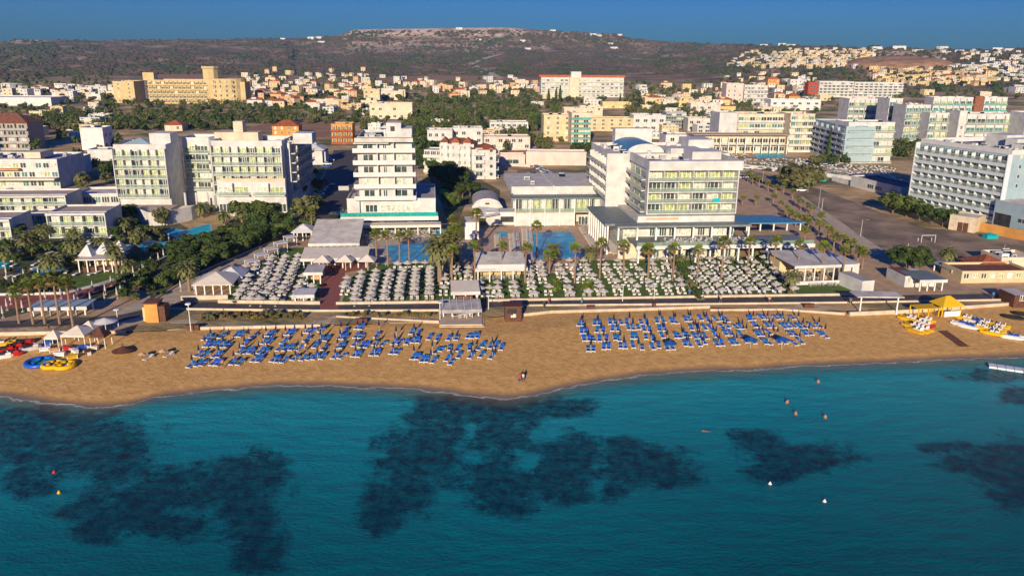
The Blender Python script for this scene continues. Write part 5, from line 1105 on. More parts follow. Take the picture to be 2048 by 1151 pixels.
# ---- generic blocks -----------------------------------------------------
def simple(ax, ay, bx, top, dep, nfl, nb, label, cat='building', m=M_white, mtop=None, ang=4, bal=False, gl='dark', rail=M_rail, solid=False, sideL=0, sideR=0, name='building', par=.7, winw=.5, winh=None, bd=1.3, slab=None, roof=None, unit=4, z0=.3, divs=True, B=None, fins=False, group=None, hip=None, rails=True):
    if B is not None:
        A_ = G(ax, ay) if ay > 210 else hit(ax, ay); B_ = G(*B) if B[1] > 210 else hit(*B); F, W = frame2(A_, B_, A_.z); r = thing(name, label, cat, tuple(A_), group)
    else: F, r = bld(ax, ay, ang, name, label, cat, None, group); W = F.width_to(bx)
    h = F.zrow(top); fh = (h-z0)/nfl; W = max(W, 2)
    block(r, F, 0, W, 0, dep, -1, h, m=m, mtop=mtop or M_rooflight, par=0 if hip else par)
    if hip: q = MB(); q.pyramid(F, 0, W, 0, dep, h+.01, h+min(W, dep)*.28, hip); part(q, 'roof', r)
    wh = winh or (min(2.6, fh*.78) if bal else min(2.4, fh*.75))
    if nb: facade(r, F, W, z0, nfl, fh, nb, bal=bal, gl=gl, rail=rail, solid=solid, winw=winw, winh=wh if bal else wh/.6*.8, bd=bd, slab=slab or m, fins=fins, divs=divs, pan=2, rails=rails, railh=.95)
    if sideR: facade(r, F.side(W, .5, 1), dep-1, z0, nfl, fh, sideR, bal=bal, gl=gl, rail=rail, solid=solid, winw=winw, winh=wh if bal else wh/.6*.8, bd=bd, slab=slab or m, fins=False, divs=divs, pan=2)
    if sideL: facade(r, F.side(0, dep-.5, -1), dep-1, z0, nfl, fh, sideL, bal=bal, gl=gl, rail=rail, solid=solid, winw=winw, winh=wh if bal else wh/.6*.8, bd=bd, slab=slab or m, fins=False, divs=divs, pan=2)
    if unit: clutter(r, F, W*.1, W*.9, dep*.2, dep*.8, h, unit)
    return F, r, W, h
S_ = simple
# far hotels
F, r, W, h = S_(300, 207, 418, 161, 22, 5, 14, 'long sandstone coloured hotel with arcaded balconies and a round tower', 'hotel', M_sandst, name='hotel', bal=True, solid=True, rail=M_sandst, winw=.6, unit=0)
m = MB(); c = F(W+16, 12); m.tube((*c, F.z-1), (*c, F.z+h+2), 17, 17, M_sandst, 20); part(m, 'tower', r); m = MB(); c2 = F(W+2, 6); m.tube((*c2, F.z-1), (*c2, F.z+h+11), 7, 7, M_sandst, 8); m.tube((*c2, F.z+h+11), (*c2, F.z+h+13), 8, 8, M_sandst, 8); part(m, 'tower', r); boxes(r, F, 'side_block', [(W+16, W+34, 2, 22, -1, h-1, M_sandst), (-6, 4, 6, 16, h, h+7, M_sandst)])
facade(r, F.side(0, -5.4, 0), 22, 2, 5, h/5, 4, bal=False, a0=W+5, gl='dark', winw=.2, pan=1)
S_(230, 206, 272, 164, 26, 5, 2, 'sandstone hotel end block with few small windows', 'hotel', M_sandst, name='hotel', sideR=4, winw=.15, unit=2)
F, r, W, h = S_(1082, 194, 1246, 156, 20, 5, 18, 'long white five storey hotel with brown red roof line and stair tower', 'hotel', M_white, name='hotel', bal=True, solid=True, rail=M_white, winw=.62, gl='mix', unit=0)
m = MB(); m.box(F, W*.335, W*.455, -4, 4, -1, h+1, M_cream); part(m, 'stair_tower', r); m = MB(); m.box(F, -2, W+2, 3, 22, h+.71, h+3.2, M_tile); m.box(F, W*.36, W*.48, 0, 10, h+.7, h+7, M_white); part(m, 'roof', r)
S_(1087, 282, 1142, 232, 14, 5, 3, 'beige block with small windows, left part of the round balcony apartments', 'apartments', M_beige, name='apartment_block', winw=.25, unit=3)
S_(1142, 288, 1180, 228, 14, 6, 2, 'beige apartment tower with round turquoise balconies', 'apartments', M_cream, name='apartment_block', bal=True, rail=M_railt, winw=.5, unit=3, divs=False)
S_(1180, 262, 1266, 238, 14, 3, 5, 'low wing of the beige apartments with green balconies', 'apartments', M_beige, name='apartment_block', winw=.3, unit=3)
S_(1128, 240, 1190, 218, 14, 2, 4, 'cream rooftop storey behind the beige apartments', 'apartments', M_cream, winw=.3, unit=4)
F, r, W, h = S_(1434, 300, 1470, 228, 16, 1, 0, 'blank white end tower of the white slab hotel', 'hotel', M_white, name='hotel', sideL=0, unit=1)
S_(1471, 300, 1572, 230, 16, 5, 9, 'white slab hotel with long ribbon balconies', 'hotel', M_cream, name='hotel', bal=True, solid=True, rail=M_white, winw=.9, gl='mix', unit=6, divs=False)
S_(1574, 304, 1622, 230, 16, 6, 4, 'cream hotel block with deep balconies right of the slab hotel', 'hotel', M_cream, name='hotel', bal=True, solid=True, rail=M_white, winw=.7, gl='mix', unit=3, sideR=0)
F, r, W, h = S_(1385, 306, 1568, 272, 14, 2, 16, 'two storey colonnaded restaurant with a long shed roof', 'restaurant', M_cream, name='restaurant', winw=.85, gl='dark', winh=2.8, unit=0); columns(r, F, 0, W, 12, -3, 0, h, .2); m = MB(); m.box(F, -1, W+1, -3.5, 8, h+.71, h+1, M_roofbrown); m.box(F, -1, W, -3.2, -.1, h/2, h/2+.3, M_white); part(m, 'roof', r)
A = (1620, 318); F, r, W, h = S_(1620, 303, 0, 240, 14, 6, 6, 'blue grey hotel wing with zigzag balconies and cypress in front', 'hotel', M_bluegrey, name='hotel', bal=True, solid=True, rail=M_white, winw=.6, gl='green', unit=5, B=(1684, 326))
S_(1688, 326, 1779, 247, 14, 5, 7, 'white hotel wing with five full width glass balcony bands', 'hotel', M_white, name='hotel', bal=True, rail=M_rail, winw=.96, gl='pale', unit=2, divs=False)
cl = [(1690, 272, 1762, 199, 5, 7, 'green glass balconied hotel wing, leftmost of the white cluster'), (1768, 284, 1794, 199, 6, 2, 'narrow green glass bay of the white hotel cluster'), (1802, 292, 1850, 212, 6, 4, 'green glass hotel wing in the middle of the white cluster'), (1850, 296, 1910, 228, 4, 5, 'lower green glass hotel wing with white cornice'), (1924, 300, 2035, 230, 4, 6, 'white hotel wing with green windows at the right of the cluster')]
for a, b, c, d, nf_, nb_, lab in cl: S_(a, b, c, d, 14, nf_, nb_, lab, 'hotel', M_white, name='hotel', bal=True, rail=M_rail, winw=.9, gl='green', unit=4)
S_(1908, 300, 1924, 226, 14, 4, 1, 'white stair tower with a column of square windows in the cluster', 'hotel', M_white, name='hotel', winw=.3, pan=1) if False else S_(1908, 300, 1923, 224, 14, 4, 1, 'white stair tower with a column of square windows in the cluster', 'hotel', M_white, name='hotel', winw=.3)
S_(1860, 250, 1938, 196, 12, 4, 6, 'hotel wing with round turquoise balconies behind the cluster', 'hotel', M_white, name='hotel', bal=True, rail=M_railt, winw=.7, gl='green', unit=3)
S_(1942, 250, 1959, 194, 12, 1, 0, 'rust brown panel tower in the hotel cluster', 'hotel', M_tile2, name='hotel', unit=0)
S_(1961, 250, 2006, 196, 12, 4, 4, 'hotel wing with turquoise balconies right of the rust brown tower', 'hotel', M_white, name='hotel', bal=True, rail=M_railt, winw=.7, gl='green', unit=2)
S_(2040, 306, 2110, 228, 14, 5, 3, 'white gable wall of a hotel at the right edge', 'hotel', M_white, name='hotel', winw=.4)
S_(1636, 194, 1704, 164, 14, 5, 8, 'white hotel with comb like balconies on the far right, left half', 'hotel', M_white, name='hotel', bal=True, solid=True, rail=M_white, winw=.6, gl='dark', unit=2)
S_(1706, 194, 1803, 166, 14, 5, 10, 'white hotel with comb like balconies on the far right, right half', 'hotel', M_white, name='hotel', bal=True, solid=True, rail=M_white, winw=.6, gl='dark', unit=2)
S_(1450, 212, 1484, 168, 14, 5, 3, 'white block with small windows and a stepped roof', 'hotel', M_pink, name='hotel', winw=.25, unit=3); S_(1486, 212, 1532, 172, 14, 5, 7, 'white block with dense balconies beside the stepped block', 'hotel', M_white, name='hotel', bal=True, solid=True, rail=M_white, winw=.6, unit=2)
S_(1331, 256, 1371, 226, 12, 4, 4, 'dark glass office block with slender white frames', 'office', M_grey, name='office_block', bal=True, rail=M_rail, winw=.95, gl='dark', unit=2)
F, r, W, h = S_(980, 266, 1056, 246, 14, 2, 7, 'stepped white apartment building with roof terraces', 'apartments', M_white, bal=True, solid=True, rail=M_white, winw=.6, unit=5)
# left side middle distance
F, r, W, h = S_(-60, 378, 122, 322, 22, 3, 12, 'sprawling white commercial building with orange awnings and roof decks', 'building', M_white, mtop=M_rooflight, gl='mix', winw=.75, unit=16); m = MB(); m.box(F, 0, W, -4, -.1, h*.36, h*.42, M_canvas); m.box(F, 0, W*.6, -2.4, -.1, h*.70, h*.75, M_orange); m.box(F, W*.62, W*.80, 2, 12, h+.7, h+3, M_cream); part(m, 'awning', r)
F, r, W, h = S_(-30, 300, 62, 246, 16, 4, 4, 'brown grey apartment block with dark balconies and a red roof edge', 'apartments', mat('taupe_render', (.36, .29, .24), .85, var=.1, scale=.3), bal=True, rail=M_grey, solid=True, gl='dark', unit=0, hip=M_tile2)
m = MB(); m.box(F, -2, W*.38, -1.6, -1.35, 0, h, mat('blue_mural', (.03, .12, .32), .8)); part(m, 'blue_wall', r)
S_(165, 300, 210, 258, 12, 2, 0, 'plain pale cubic building with a blank sunlit wall', 'building', M_roofwhite, unit=2, sideR=2)
S_(178, 330, 238, 302, 10, 2, 2, 'small white building with arched window beside the tall hotel', 'building', M_white, unit=2, winw=.2)
S_(100, 350, 160, 318, 12, 2, 3, 'white flat roofed shop building behind the resort', 'building', M_white, unit=4, winw=.4)
S_(-60, 214, 104, 196, 30, 1, 0, 'long low white warehouse with a blue tinted end', 'warehouse', M_roofwhite, name='warehouse', unit=0)
S_(664, 288, 706, 250, 12, 3, 4, 'small orange apartment house with red balconies behind the terraced hotel', 'apartments', M_orange, bal=True, solid=True, rail=M_tile, winw=.5, unit=1)
S_(545, 272, 598, 252, 12, 2, 4, 'ochre house with a red tiled roof behind the left hotel', 'house', M_orange, hip=M_tile, winw=.3, unit=0, name='house')
S_(330, 262, 365, 250, 12, 1, 2, 'low red roofed restaurant behind the left hotel', 'restaurant', M_cream, hip=M_tile, winw=.3, unit=0, name='restaurant')
S_(622, 328, 652, 305, 9, 1, 2, 'low blue white annex beside the white tent', 'building', M_white, unit=0)
S_(855, 292, 905, 262, 12, 2, 4, 'low white commercial building with roof clutter behind the apartment block', 'building', M_white, unit=8, winw=.5); S_(905, 288, 965, 258, 12, 2, 4, 'second low white commercial building behind the red roofed apartments', 'building', M_white, unit=8, winw=.5); S_(968, 300, 1060, 276, 14, 2, 7, 'long white arcade building with a terracotta terrace', 'building', M_pink, unit=4, winw=.6)
S_(740, 238, 825, 208, 14, 2, 6, 'cream and white stepped apartments in the middle of the villas', 'apartments', M_cream, unit=5, winw=.4); S_(728, 205, 760, 180, 14, 3, 3, 'cream apartment house with balconies among the villas', 'apartments', M_beige, unit=2, winw=.4); S_(762, 200, 806, 184, 12, 2, 4, 'low cream apartment row among the villas', 'apartments', M_cream, unit=2, winw=.4)
S_(1000, 332, 1050, 312, 8, 1, 1, 'long white retaining building behind the car lot', 'building', M_pink, unit=0); F, r, W, h = S_(1052, 330, 1172, 306, 10, 1, 0, 'long pale retaining wall building behind the car lot', 'building', M_pink, unit=0, ang=0)
S_(1266, 262, 1330, 232, 12, 2, 4, 'low white building behind the big glass hotel roof', 'building', M_white, unit=5); S_(1375, 262, 1430, 238, 12, 2, 4, 'grey white flat building beside the slab hotel', 'building', M_rooflight, unit=6)
S_(1330, 300, 1384, 272, 14, 2, 2, 'white cubic annex behind the big glass hotel', 'building', M_white, unit=2, winw=.3)
S_(1205, 218, 1262, 206, 12, 1, 4, 'yellow row building below the long white hotel', 'building', M_yellow, unit=1, winw=.3); S_(1160, 232, 1205, 214, 12, 2, 3, 'cream stepped house below the long white hotel', 'building', M_cream, unit=3, winw=.3); S_(1380, 232, 1440, 208, 12, 2, 4, 'grey white flats beside the orange hedge', 'building', M_rooflight, unit=6, winw=.4)
S_(1540, 222, 1640, 200, 16, 2, 6, 'sprawling white commercial block with roof clutter', 'building', M_roofwhite, unit=12, winw=.4); S_(1576, 214, 1598, 192, 10, 2, 1, 'orange house with a gabled front', 'house', M_orange, unit=0, winw=.4, name='house', hip=M_tile); S_(1612, 222, 1636, 202, 10, 1, 2, 'peach cubic house beside the orange one', 'house', M_peach, unit=0, winw=.4, name='house')
S_(1535, 172, 1558, 158, 12, 2, 3, 'bright orange villa with a red roof behind the white blocks', 'house', M_orange, unit=0, winw=.3, name='house', hip=M_tile); S_(1580, 172, 1612, 160, 12, 2, 4, 'white flat villa right of the bright orange one', 'house', M_white, unit=1, winw=.3, name='house')
S_(1614, 196, 1634, 166, 10, 3, 1, 'colour block hotel end in yellow, red and blue', 'hotel', mat('red_render', (.35, .06, .03), .8), unit=0, name='hotel')
zz = [((1266, 1440, 205, 300), 9, 'behind the big glass hotel'), ((1440, 1690, 198, 226), 9, 'behind the slab hotel'), ((10, 230, 218, 300), 9, 'in the left streets'), ((835, 1000, 244, 300), 4, 'behind the red roofed flats'), ((1060, 1180, 196, 222), 5, 'under the long white hotel'), ((600, 830, 208, 262), 7, 'between villas and hotels'), ((1780, 2040, 178, 192), 5, 'above the hotel cluster')]
for (x0, x1, y0, y1), n, wh in zz:
    L = sorted((rnd.uniform(x0, x1), rnd.uniform(y0, y1)) for _ in range(n))
    for i, (x, y) in enumerate(L):
        w_ = rnd.uniform(26, 52)*(.55+.45*(y-170)/110); hh = rnd.uniform(9, 19)*(.5+.5*(y-170)/110); k = rnd.randrange(4); cw_ = ('white', 'cream', 'beige', 'pale')[k]
        S_(x, y, x+w_, y-hh, rnd.uniform(8, 15), rnd.choice((1, 2, 2, 3)), rnd.choice((3, 4, 5)), '%s flat roofed building %s, %s from the left' % (cw_, wh, ordw(i)), 'building', (M_white, M_cream, M_beige, M_rooflight)[k], unit=rnd.choice((2, 3, 5)), winw=rnd.choice((.35, .5, .6)), ang=rnd.uniform(-14, 14), group='flat roofed buildings '+wh)
# white tent with two peaks
F, r = bld(600, 330, 6, 'event_tent', 'white event tent with a tall peaked roof beside the balcony hotel', 'tent'); Wd = F.width_to(648); h = F.zrow(300); m = MB(); m.box(F, .6, Wd-.6, .6, 14, 0, h, M_white); part(m, 'wall', r); m = MB(); m.pyramid(F, 0, Wd, 0, 14, h+.02, h+2.4, M_roofwhite, over=.6); p = F(Wd*.45, 7); m.cone((*p, F.z+h+.8), 3.4, 5.5, M_roofwhite, 10); part(m, 'roof', r)
# ---- pavilions on the seafront ------------------------------------------
def pavilion(ax, ay, bx, top, dep, label, roof='flat', m=M_rooflight, ncol=5, nside=3, ang=5.8, B=None, fascia=M_white, name='pavilion', wall=None, z=None):
    if B: A_, B_ = G(ax, ay), G(*B); F, W = frame2(A_, B_); r = thing(name, label, 'pavilion', tuple(A_))
    else: F, r = bld(ax, ay, ang, name, label, 'pavilion'); W = F.width_to(bx)
    h = F.zrow(top)
    columns(r, F, .1, W-.1, ncol, .1, 0, h, .12); columns(r, F, .1, W-.1, ncol, dep-.1, 0, h, .12)
    q = MB()
    if roof == 'flat': q.box(F, -.5, W+.5, -.5, dep+.5, h, h+.18, m); q.box(F, -.55, W+.55, -.6, -.51, h-.5, h+.2, fascia)
    elif roof == 'slope': P_ = [F(-.5, -.5), F(W+.5, -.5), F(W+.5, dep+.5), F(-.5, dep+.5)]; q.face([(*P_[0], F.z+h), (*P_[1], F.z+h), (*P_[2], F.z+h+dep*.16), (*P_[3], F.z+h+dep*.16)], m); q.box(F, -.55, W+.55, -.6, -.51, h-.7, h+.02, fascia)
    else: q.pyramid(F, 0, W, 0, dep, h+.16, h+1.9, m, over=.6)
    part(q, 'roof', r)
    if wall: q = MB(); q.box(F, .4, W-.4, dep*.6, dep-.3, 0, h-.02, wall); part(q, 'wall', r)
    return F, r, W, h
pv = pavilion
F, r, W, h = pv(622, 505, 716, 486, 17, 'big grey sloping roof of the seafront restaurant', 'slope', M_rooflight, 8, wall=M_dark); dine(F, 1, W-1, 1, 6, 8, 2, 0, 'under the big grey roof')
F, r, W, h = pv(607, 537, 733, 516, 6.5, 'long white canvas roof in front of the grey roofed restaurant', 'slope', M_canvas, 9); 
for k in range(3): m = MB(); p = F(5+5.2*k, -2.4); m.cone((*p, F.z+2.5), 2.9, 1.4, M_canvas, 4); m.tube((*p, F.z), (*p, F.z+2.6), .07, .07, M_frame); single(m, 'tent_parasol', 'square peaked canvas parasol before the long canvas roof, %s from the left' % ordw(k), 'parasol', (*p, F.z), 'square peaked parasols before the canvas roof')
pv(392, 590, 462, 570, 8, 'hipped canvas pavilion with white posts at the corner of the lawn', 'hip', M_canvas, 5, wall=None); pv(438, 572, 482, 556, 6, 'second hipped canvas roof behind the corner pavilion', 'hip', M_roofwhite, 4)
pv(614, 568, 642, 545, 6, 'small flat canopy hut on the left lawn', 'flat', M_rooflight, 3, wall=M_peach); pv(590, 608, 625, 590, 4, 'small white gazebo at the lawn front left of the brick path', 'flat', M_roofwhite, 3)
F, r, W, h = pv(955, 565, 1050, 536, 9, 'white fronted sloping roof of the lawn bar below the big pool', 'slope', M_rooflight, 5, wall=M_sandst); m = MB(); m.box(F, 0, W, -.5, -.3, h-.4, h+.9, M_solid); part(m, 'fascia', r); dine(F, 1, W-1, .5, 5, 8, 1, 0, 'under the lawn bar roof')
F, r, W, h = pv(907, 602, 955, 582, 5, 'timber hut with pale sloping roof and bar counter beside the promenade', 'slope', M_canvas, 3, wall=M_timber); m = MB(); m.box(F, 1, W-1, -.2, .4, 0, 1.1, M_tile2); part(m, 'counter', r)
F, r, W, h = pv(1588, 566, 0, 532, 14, 'large beige flat roofed restaurant pavilion at the right end of the lawns', 'flat', M_rooflight, 7, wall=M_beige, B=(1704, 562)); dine(F, 1, W-1, -5, 8, 9, 3, .02, 'at the beige restaurant pavilion'); m = MB(); m.box(F, W*.86, W+2, 1, 9, 0, h-.1, M_white); part(m, 'store', r); m = MB(); m.box(F, -1, W+3, -2.6, -2.3, .3, 1.1, M_solid); part(m, 'fence_rail', r)
for i in range(6):
    t = i/5; p = G(lerp(505, 600, t), lerp(540, 478, t)); m = MB(); F = Frame((p.x, p.y, 2), 35)
    for a in (-1.3, 1.3):
        for b in (-1.3, 1.3): m.box(F, a-.06, a+.06, b-.06, b+.06, 0, 2.4, M_frame)
    m.box(F, -1.5, 1.5, -1.5, 1.5, 2.4, 2.5, M_roofwhite); m.box(F, -1.2, 1.2, -.9, 1.0, .25, .55, M_bedc); single(m, 'cabana', 'white cabana daybed along the lawn edge by the street, %s from the left' % ordw(i), 'cabana', (p.x, p.y, 2), 'white cabanas along the street edge')
pv(588, 482, 624, 465, 6, 'pair of small white canopies at the street corner of the lawn', 'hip', M_roofwhite, 3)
# left seafront: open shelter
pv(66, 632, 172, 615, 4, 'long pale flat shelter on posts behind the leaning palms', 'flat', M_bluegrey, 7)
F, r = bld(292, 645, 5, 'kiosk', 'tall orange brown kiosk with a small flag top at the head of the beach steps', 'kiosk'); Wd = F.width_to(318); h = F.zrow(608); m = MB(); m.box(F, 0, Wd, 0, 3, 0, h, M_orange); part(m, 'wall', r); m = MB(); m.box(F, Wd+.01, Wd+1.2, .3, 3, 0, h*.85, M_timber); m.box(F, -.5, -.01, .3, 2.6, .2, h*.8, M_yellow); part(m, 'side_panel', r); m = MB(); m.box(F, -.2, Wd+.2, -.3, 3.1, h, h+.25, M_tile2); part(m, 'roof', r)
# beach kiosk, deck, steps, walls
F, r = bld(1010, 641, 4, 'beach_kiosk', 'brown wooden beach kiosk with white lettering standing on the sand', 'kiosk', z=1.7); Wd = F.width_to(1043); h = F.zrow(613); m = MB(); m.box(F, 0, Wd, 0, 3, 0, h, M_timber); part(m, 'wall', r); m = MB(); m.box(F, -.25, Wd+.25, -.35, 3.2, h, h+.15, M_timber); part(m, 'roof', r)
m = MB()
for k, hh in enumerate((.45, .7, .7)): m.box(F, Wd*.36+k*.42, Wd*.36+k*.42+(.32 if k != 2 else .12), -.04, -.003, h*.30, h*.30+hh, M_frame)
part(m, 'lettering', r); m = MB(); m.box(F, .3, Wd*.7, -.03, -.003, h*.55, h*.85, M_dark); part(m, 'shutter', r)
F, r = bld(878, 656, 3, 'timber_deck', 'stepped grey timber deck between promenade and beach', 'deck', z=1.5); Wd = F.width_to(976); 
for k in range(4): m = MB(); m.box(F, 0, Wd-.35*k, .6*k, 8-.003*k, .2*k-.6, .2*k, M_wallstone if k < 3 else M_wallstone, M_wallstone if k < 3 else M_pave); part(m, 'step', r)
pf = pv(886, 634, 958, 618, 4., 'pergola with a panelled glass roof on the timber deck', 'slope', M_roofgrey, 5, fascia=M_roofgrey)
m = MB(); F_, r_, W_, h_ = pf
for k in range(6): q = [F_(k*W_/5-.05, -.5), F_(k*W_/5+.05, -.5), F_(k*W_/5+.05, 5), F_(k*W_/5-.05, 5)]; m.face([(*q[0], F_.z+h_+.03), (*q[1], F_.z+h_+.03), (*q[2], F_.z+h_+.93), (*q[3], F_.z+h_+.93)], M_frame)
part(m, 'rafter', r_)
for i, (x, y) in enumerate([(914, 632), (926, 633), (937, 631)]): p = G(x, y, 2.3); F = Frame((p.x, p.y, 2.12), 3); m = MB(); m.box(F, -.9, .9, -.35, .35, .68, .75, (M_tile, M_frame, M_frame)[i]); m.box(F, -.9, .9, -.75, -.5, .40, .45, M_canvas); m.box(F, -.8, -.7, -.7, .3, 0, .68, M_canvas); m.box(F, .7, .8, -.7, .3, 0, .68, M_canvas); single(m, 'picnic_table', '%s picnic table with bench on the timber deck' % ('red', 'middle white', 'right white')[i], 'table', (p.x, p.y, 2.1))
def wall_line(name, label, pts, h, th=.3, m=M_wallstone, z=2., base=-.6):
    g = [G(x, y) for x, y in pts]; q = MB()
    for a, b in zip(g, g[1:]):
        d = Vector((b.y-a.y, a.x-b.x, 0)).normalized()*th; q.prism([(a.x, a.y), (b.x, b.y), (b.x-d.x, b.y-d.y), (a.x-d.x, a.y-d.y)], z+base, z+h, m)
    return single(q, name, label, 'wall', tuple(g[0]))
wall_line('retaining_wall', 'long cream beach wall from the left steps to the timber deck', [(380, 657), (640, 651), (672, 634), (790, 640), (878, 644)], .28, .5, base=-1.2)
wall_line('retaining_wall', 'cream beach wall along the sand left of the tall kiosk', [(-300, 670), (-60, 668), (90, 665), (250, 664)], .25, .5, base=-1.2)
wall_line('retaining_wall', 'low cream beach wall from the wooden kiosk to the right beach block', [(1045, 630), (1100, 624), (1300, 618), (1420, 614)], .3, .5, base=-1.2)
wall_line('retaining_wall', 'thin cream beach wall behind the right beach block up to the shelter', [(1421, 619), (1560, 618), (1690, 626)], .1, .4, base=-1.0)
wall_line('retaining_wall', 'cream beach wall behind the yellow boats at the right', [(1700, 627), (1815, 622), (1930, 614), (2048, 606), (2400, 592)], .3, .5, base=-1.2)
wall_line('garden_wall', 'cream wall between left lawn and promenade', [(436, 606), (640, 609)], .7, .35); wall_line('garden_wall', 'cream wall between the middle lawn and promenade', [(672, 609), (905, 606)], .55, .35)
wall_line('garden_wall', 'cream wall between the big lawn and promenade', [(978, 603), (1235, 598), (1405, 595)], .5, .35); wall_line('garden_wall', 'cream wall between the right lawn and promenade', [(1408, 595), (1750, 590)], .5, .35)
wall_line('kerb_wall', 'pale kerb wall on the sea side of the promenade, left half', [(330, 619), (640, 623), (878, 622)], .4, .3); wall_line('kerb_wall', 'pale kerb wall on the sea side of the promenade, right half', [(1047, 612), (1420, 609), (1700, 606), (2048, 600)], .35, .3)
wall_line('kerb_wall', 'pale wall below the hipped corner pavilion', [(362, 600), (456, 598)], .9, .4); wall_line('garden_wall', 'white curved wall round the resort garden', [(-60, 592), (60, 590), (130, 588), (200, 570), (270, 548), (335, 515), (372, 492)], .5, .35, M_white)
wall_line('garden_wall', 'white wall at the junction of street and grove', [(528, 434), (590, 428)], 2.2, .4, M_white); wall_line('garden_wall', 'white wall along the grove by the street', [(300, 606), (400, 545), (500, 503), (600, 460)], .35, .3, M_wallstone)
wall_line('garden_wall', 'white wall of the far terrace pool above the plaza', [(1470, 334), (1640, 352), (1790, 372)], 1.6, .4, M_white)
wall_line('garden_wall', 'long white wall along the street beside the red roofed flats', [(980, 330), (1060, 334)], 1.2, .4, M_pink)
def steps(ax, ay, bx, top, n, label, z=.9):
    F, r = bld(ax, ay, 2, 'beach_steps', label, 'steps', z=z); W = F.width_to(bx)
    for k in range(n): m = MB(); m.box(F, .004*k, W-.004*k, .45*k, .45*k+(.45 if k < n-1 else 1.6)-.003, -.5, (2.03-z)*(k+1)/n, M_wallstone if k % 2 else M_pave); part(m, 'step', r)
steps(620, 655, 664, 0, 7, 'broad cream steps from promenade down to the sand'); steps(330, 655, 384, 0, 7, 'grey stairs below the tall orange kiosk')
F, r = bld(1712, 622, 0, 'shelter', 'pale flat shelter roof on two white posts above the beach wall', 'shelter'); Wd = F.width_to(1795); h = F.zrow(592); m = MB(); m.box(F, -.5, Wd+.5, -1, 3, h, h+.2, M_rooflight); part(m, 'roof', r); columns(r, F, .5, Wd-.5, 2, -.5, -.6, h, .12)
# white hut, shops and low restaurants at the right
F, r, W, h = S_(1722, 588, 1742, 562, 8, 1, 0, 'small white hut with a dark roof at the end of the lawn', 'hut', M_white, mtop=M_roofgrey, unit=0, name='hut', par=0, B=(1746, 586))
S_(1772, 552, 0, 536, 7, 1, 1, 'white boxy hut below the round tree, left one', 'hut', M_roofwhite, unit=0, name='hut', par=0, winw=.1, B=(1806, 572)); S_(1808, 574, 1840, 552, 8, 1, 2, 'white hut with a red awning below the round tree, right one', 'hut', M_white, unit=0, name='hut', par=0, winw=.3, mtop=M_tile2)
pv(1838, 582, 1884, 560, 7, 'pale green shop shelter with blue shirts on racks', 'flat', M_greenroof, 4, wall=M_bluegrey)
S_(1921, 566, 2060, 546, 8, 1, 8, 'long beige beach restaurant with dark red roof', 'restaurant', M_beige, unit=0, name='restaurant', par=.5, mtop=M_tile2, winw=.6, gl='pale')
S_(1958, 550, 2020, 534, 8, 1, 1, 'low building with a red tiled roof behind the yellow restaurant', 'building', M_peach, unit=0, hip=M_tile, winw=.2); pv(1902, 556, 1940, 540, 7, 'grey canopy beside the yellow beach restaurant', 'flat', M_bluegrey, 4)
S_(2000, 536, 2070, 520, 8, 1, 2, 'low cream building with clutter behind the red roof', 'building', M_cream, unit=5, winw=.2)
# yellow water sports hut
F, r = bld(1884, 631, 12, 'watersports_hut', 'bright yellow water sports hut with a peaked roof on the sand', 'hut', z=1.7); Wd = 4.2; m = MB(); m.pyramid(F, 0, Wd, 0, 3.2, 2.3, 3.9, mat('bright_yellow', (.70, .42, .01), .6), over=.4); part(m, 'roof', r); columns(r, F, 0, Wd, 3, .1, 0, 2.2, .1, MATS['bright_yellow']); columns(r, F, 0, Wd, 3, 3.1, 0, 2.2, .1, MATS['bright_yellow']); m = MB(); m.box(F, .3, Wd-.3, -.3, 0, .1, 1.2, M_frame); part(m, 'counter', r)
F, r = bld(1836, 631, 8, 'watersports_hut', 'low yellow canopy joined left of the peaked yellow hut', 'hut', z=1.7); Wd = 4.6; m = MB(); m.box(F, 0, Wd, 0, 3, 1.6, 1.75, MATS['bright_yellow']); part(m, 'roof', r); columns(r, F, .1, Wd-.1, 3, .1, 0, 1.6, .09, MATS['bright_yellow']); columns(r, F, .1, Wd-.1, 3, 2.9, 0, 1.6, .09, MATS['bright_yellow'])
S_(2026, 612, 2056, 590, 5, 1, 1, 'dark brown beach hut at the right edge', 'hut', M_timber, unit=0, name='hut', par=0, winw=.3)
flush_windows()
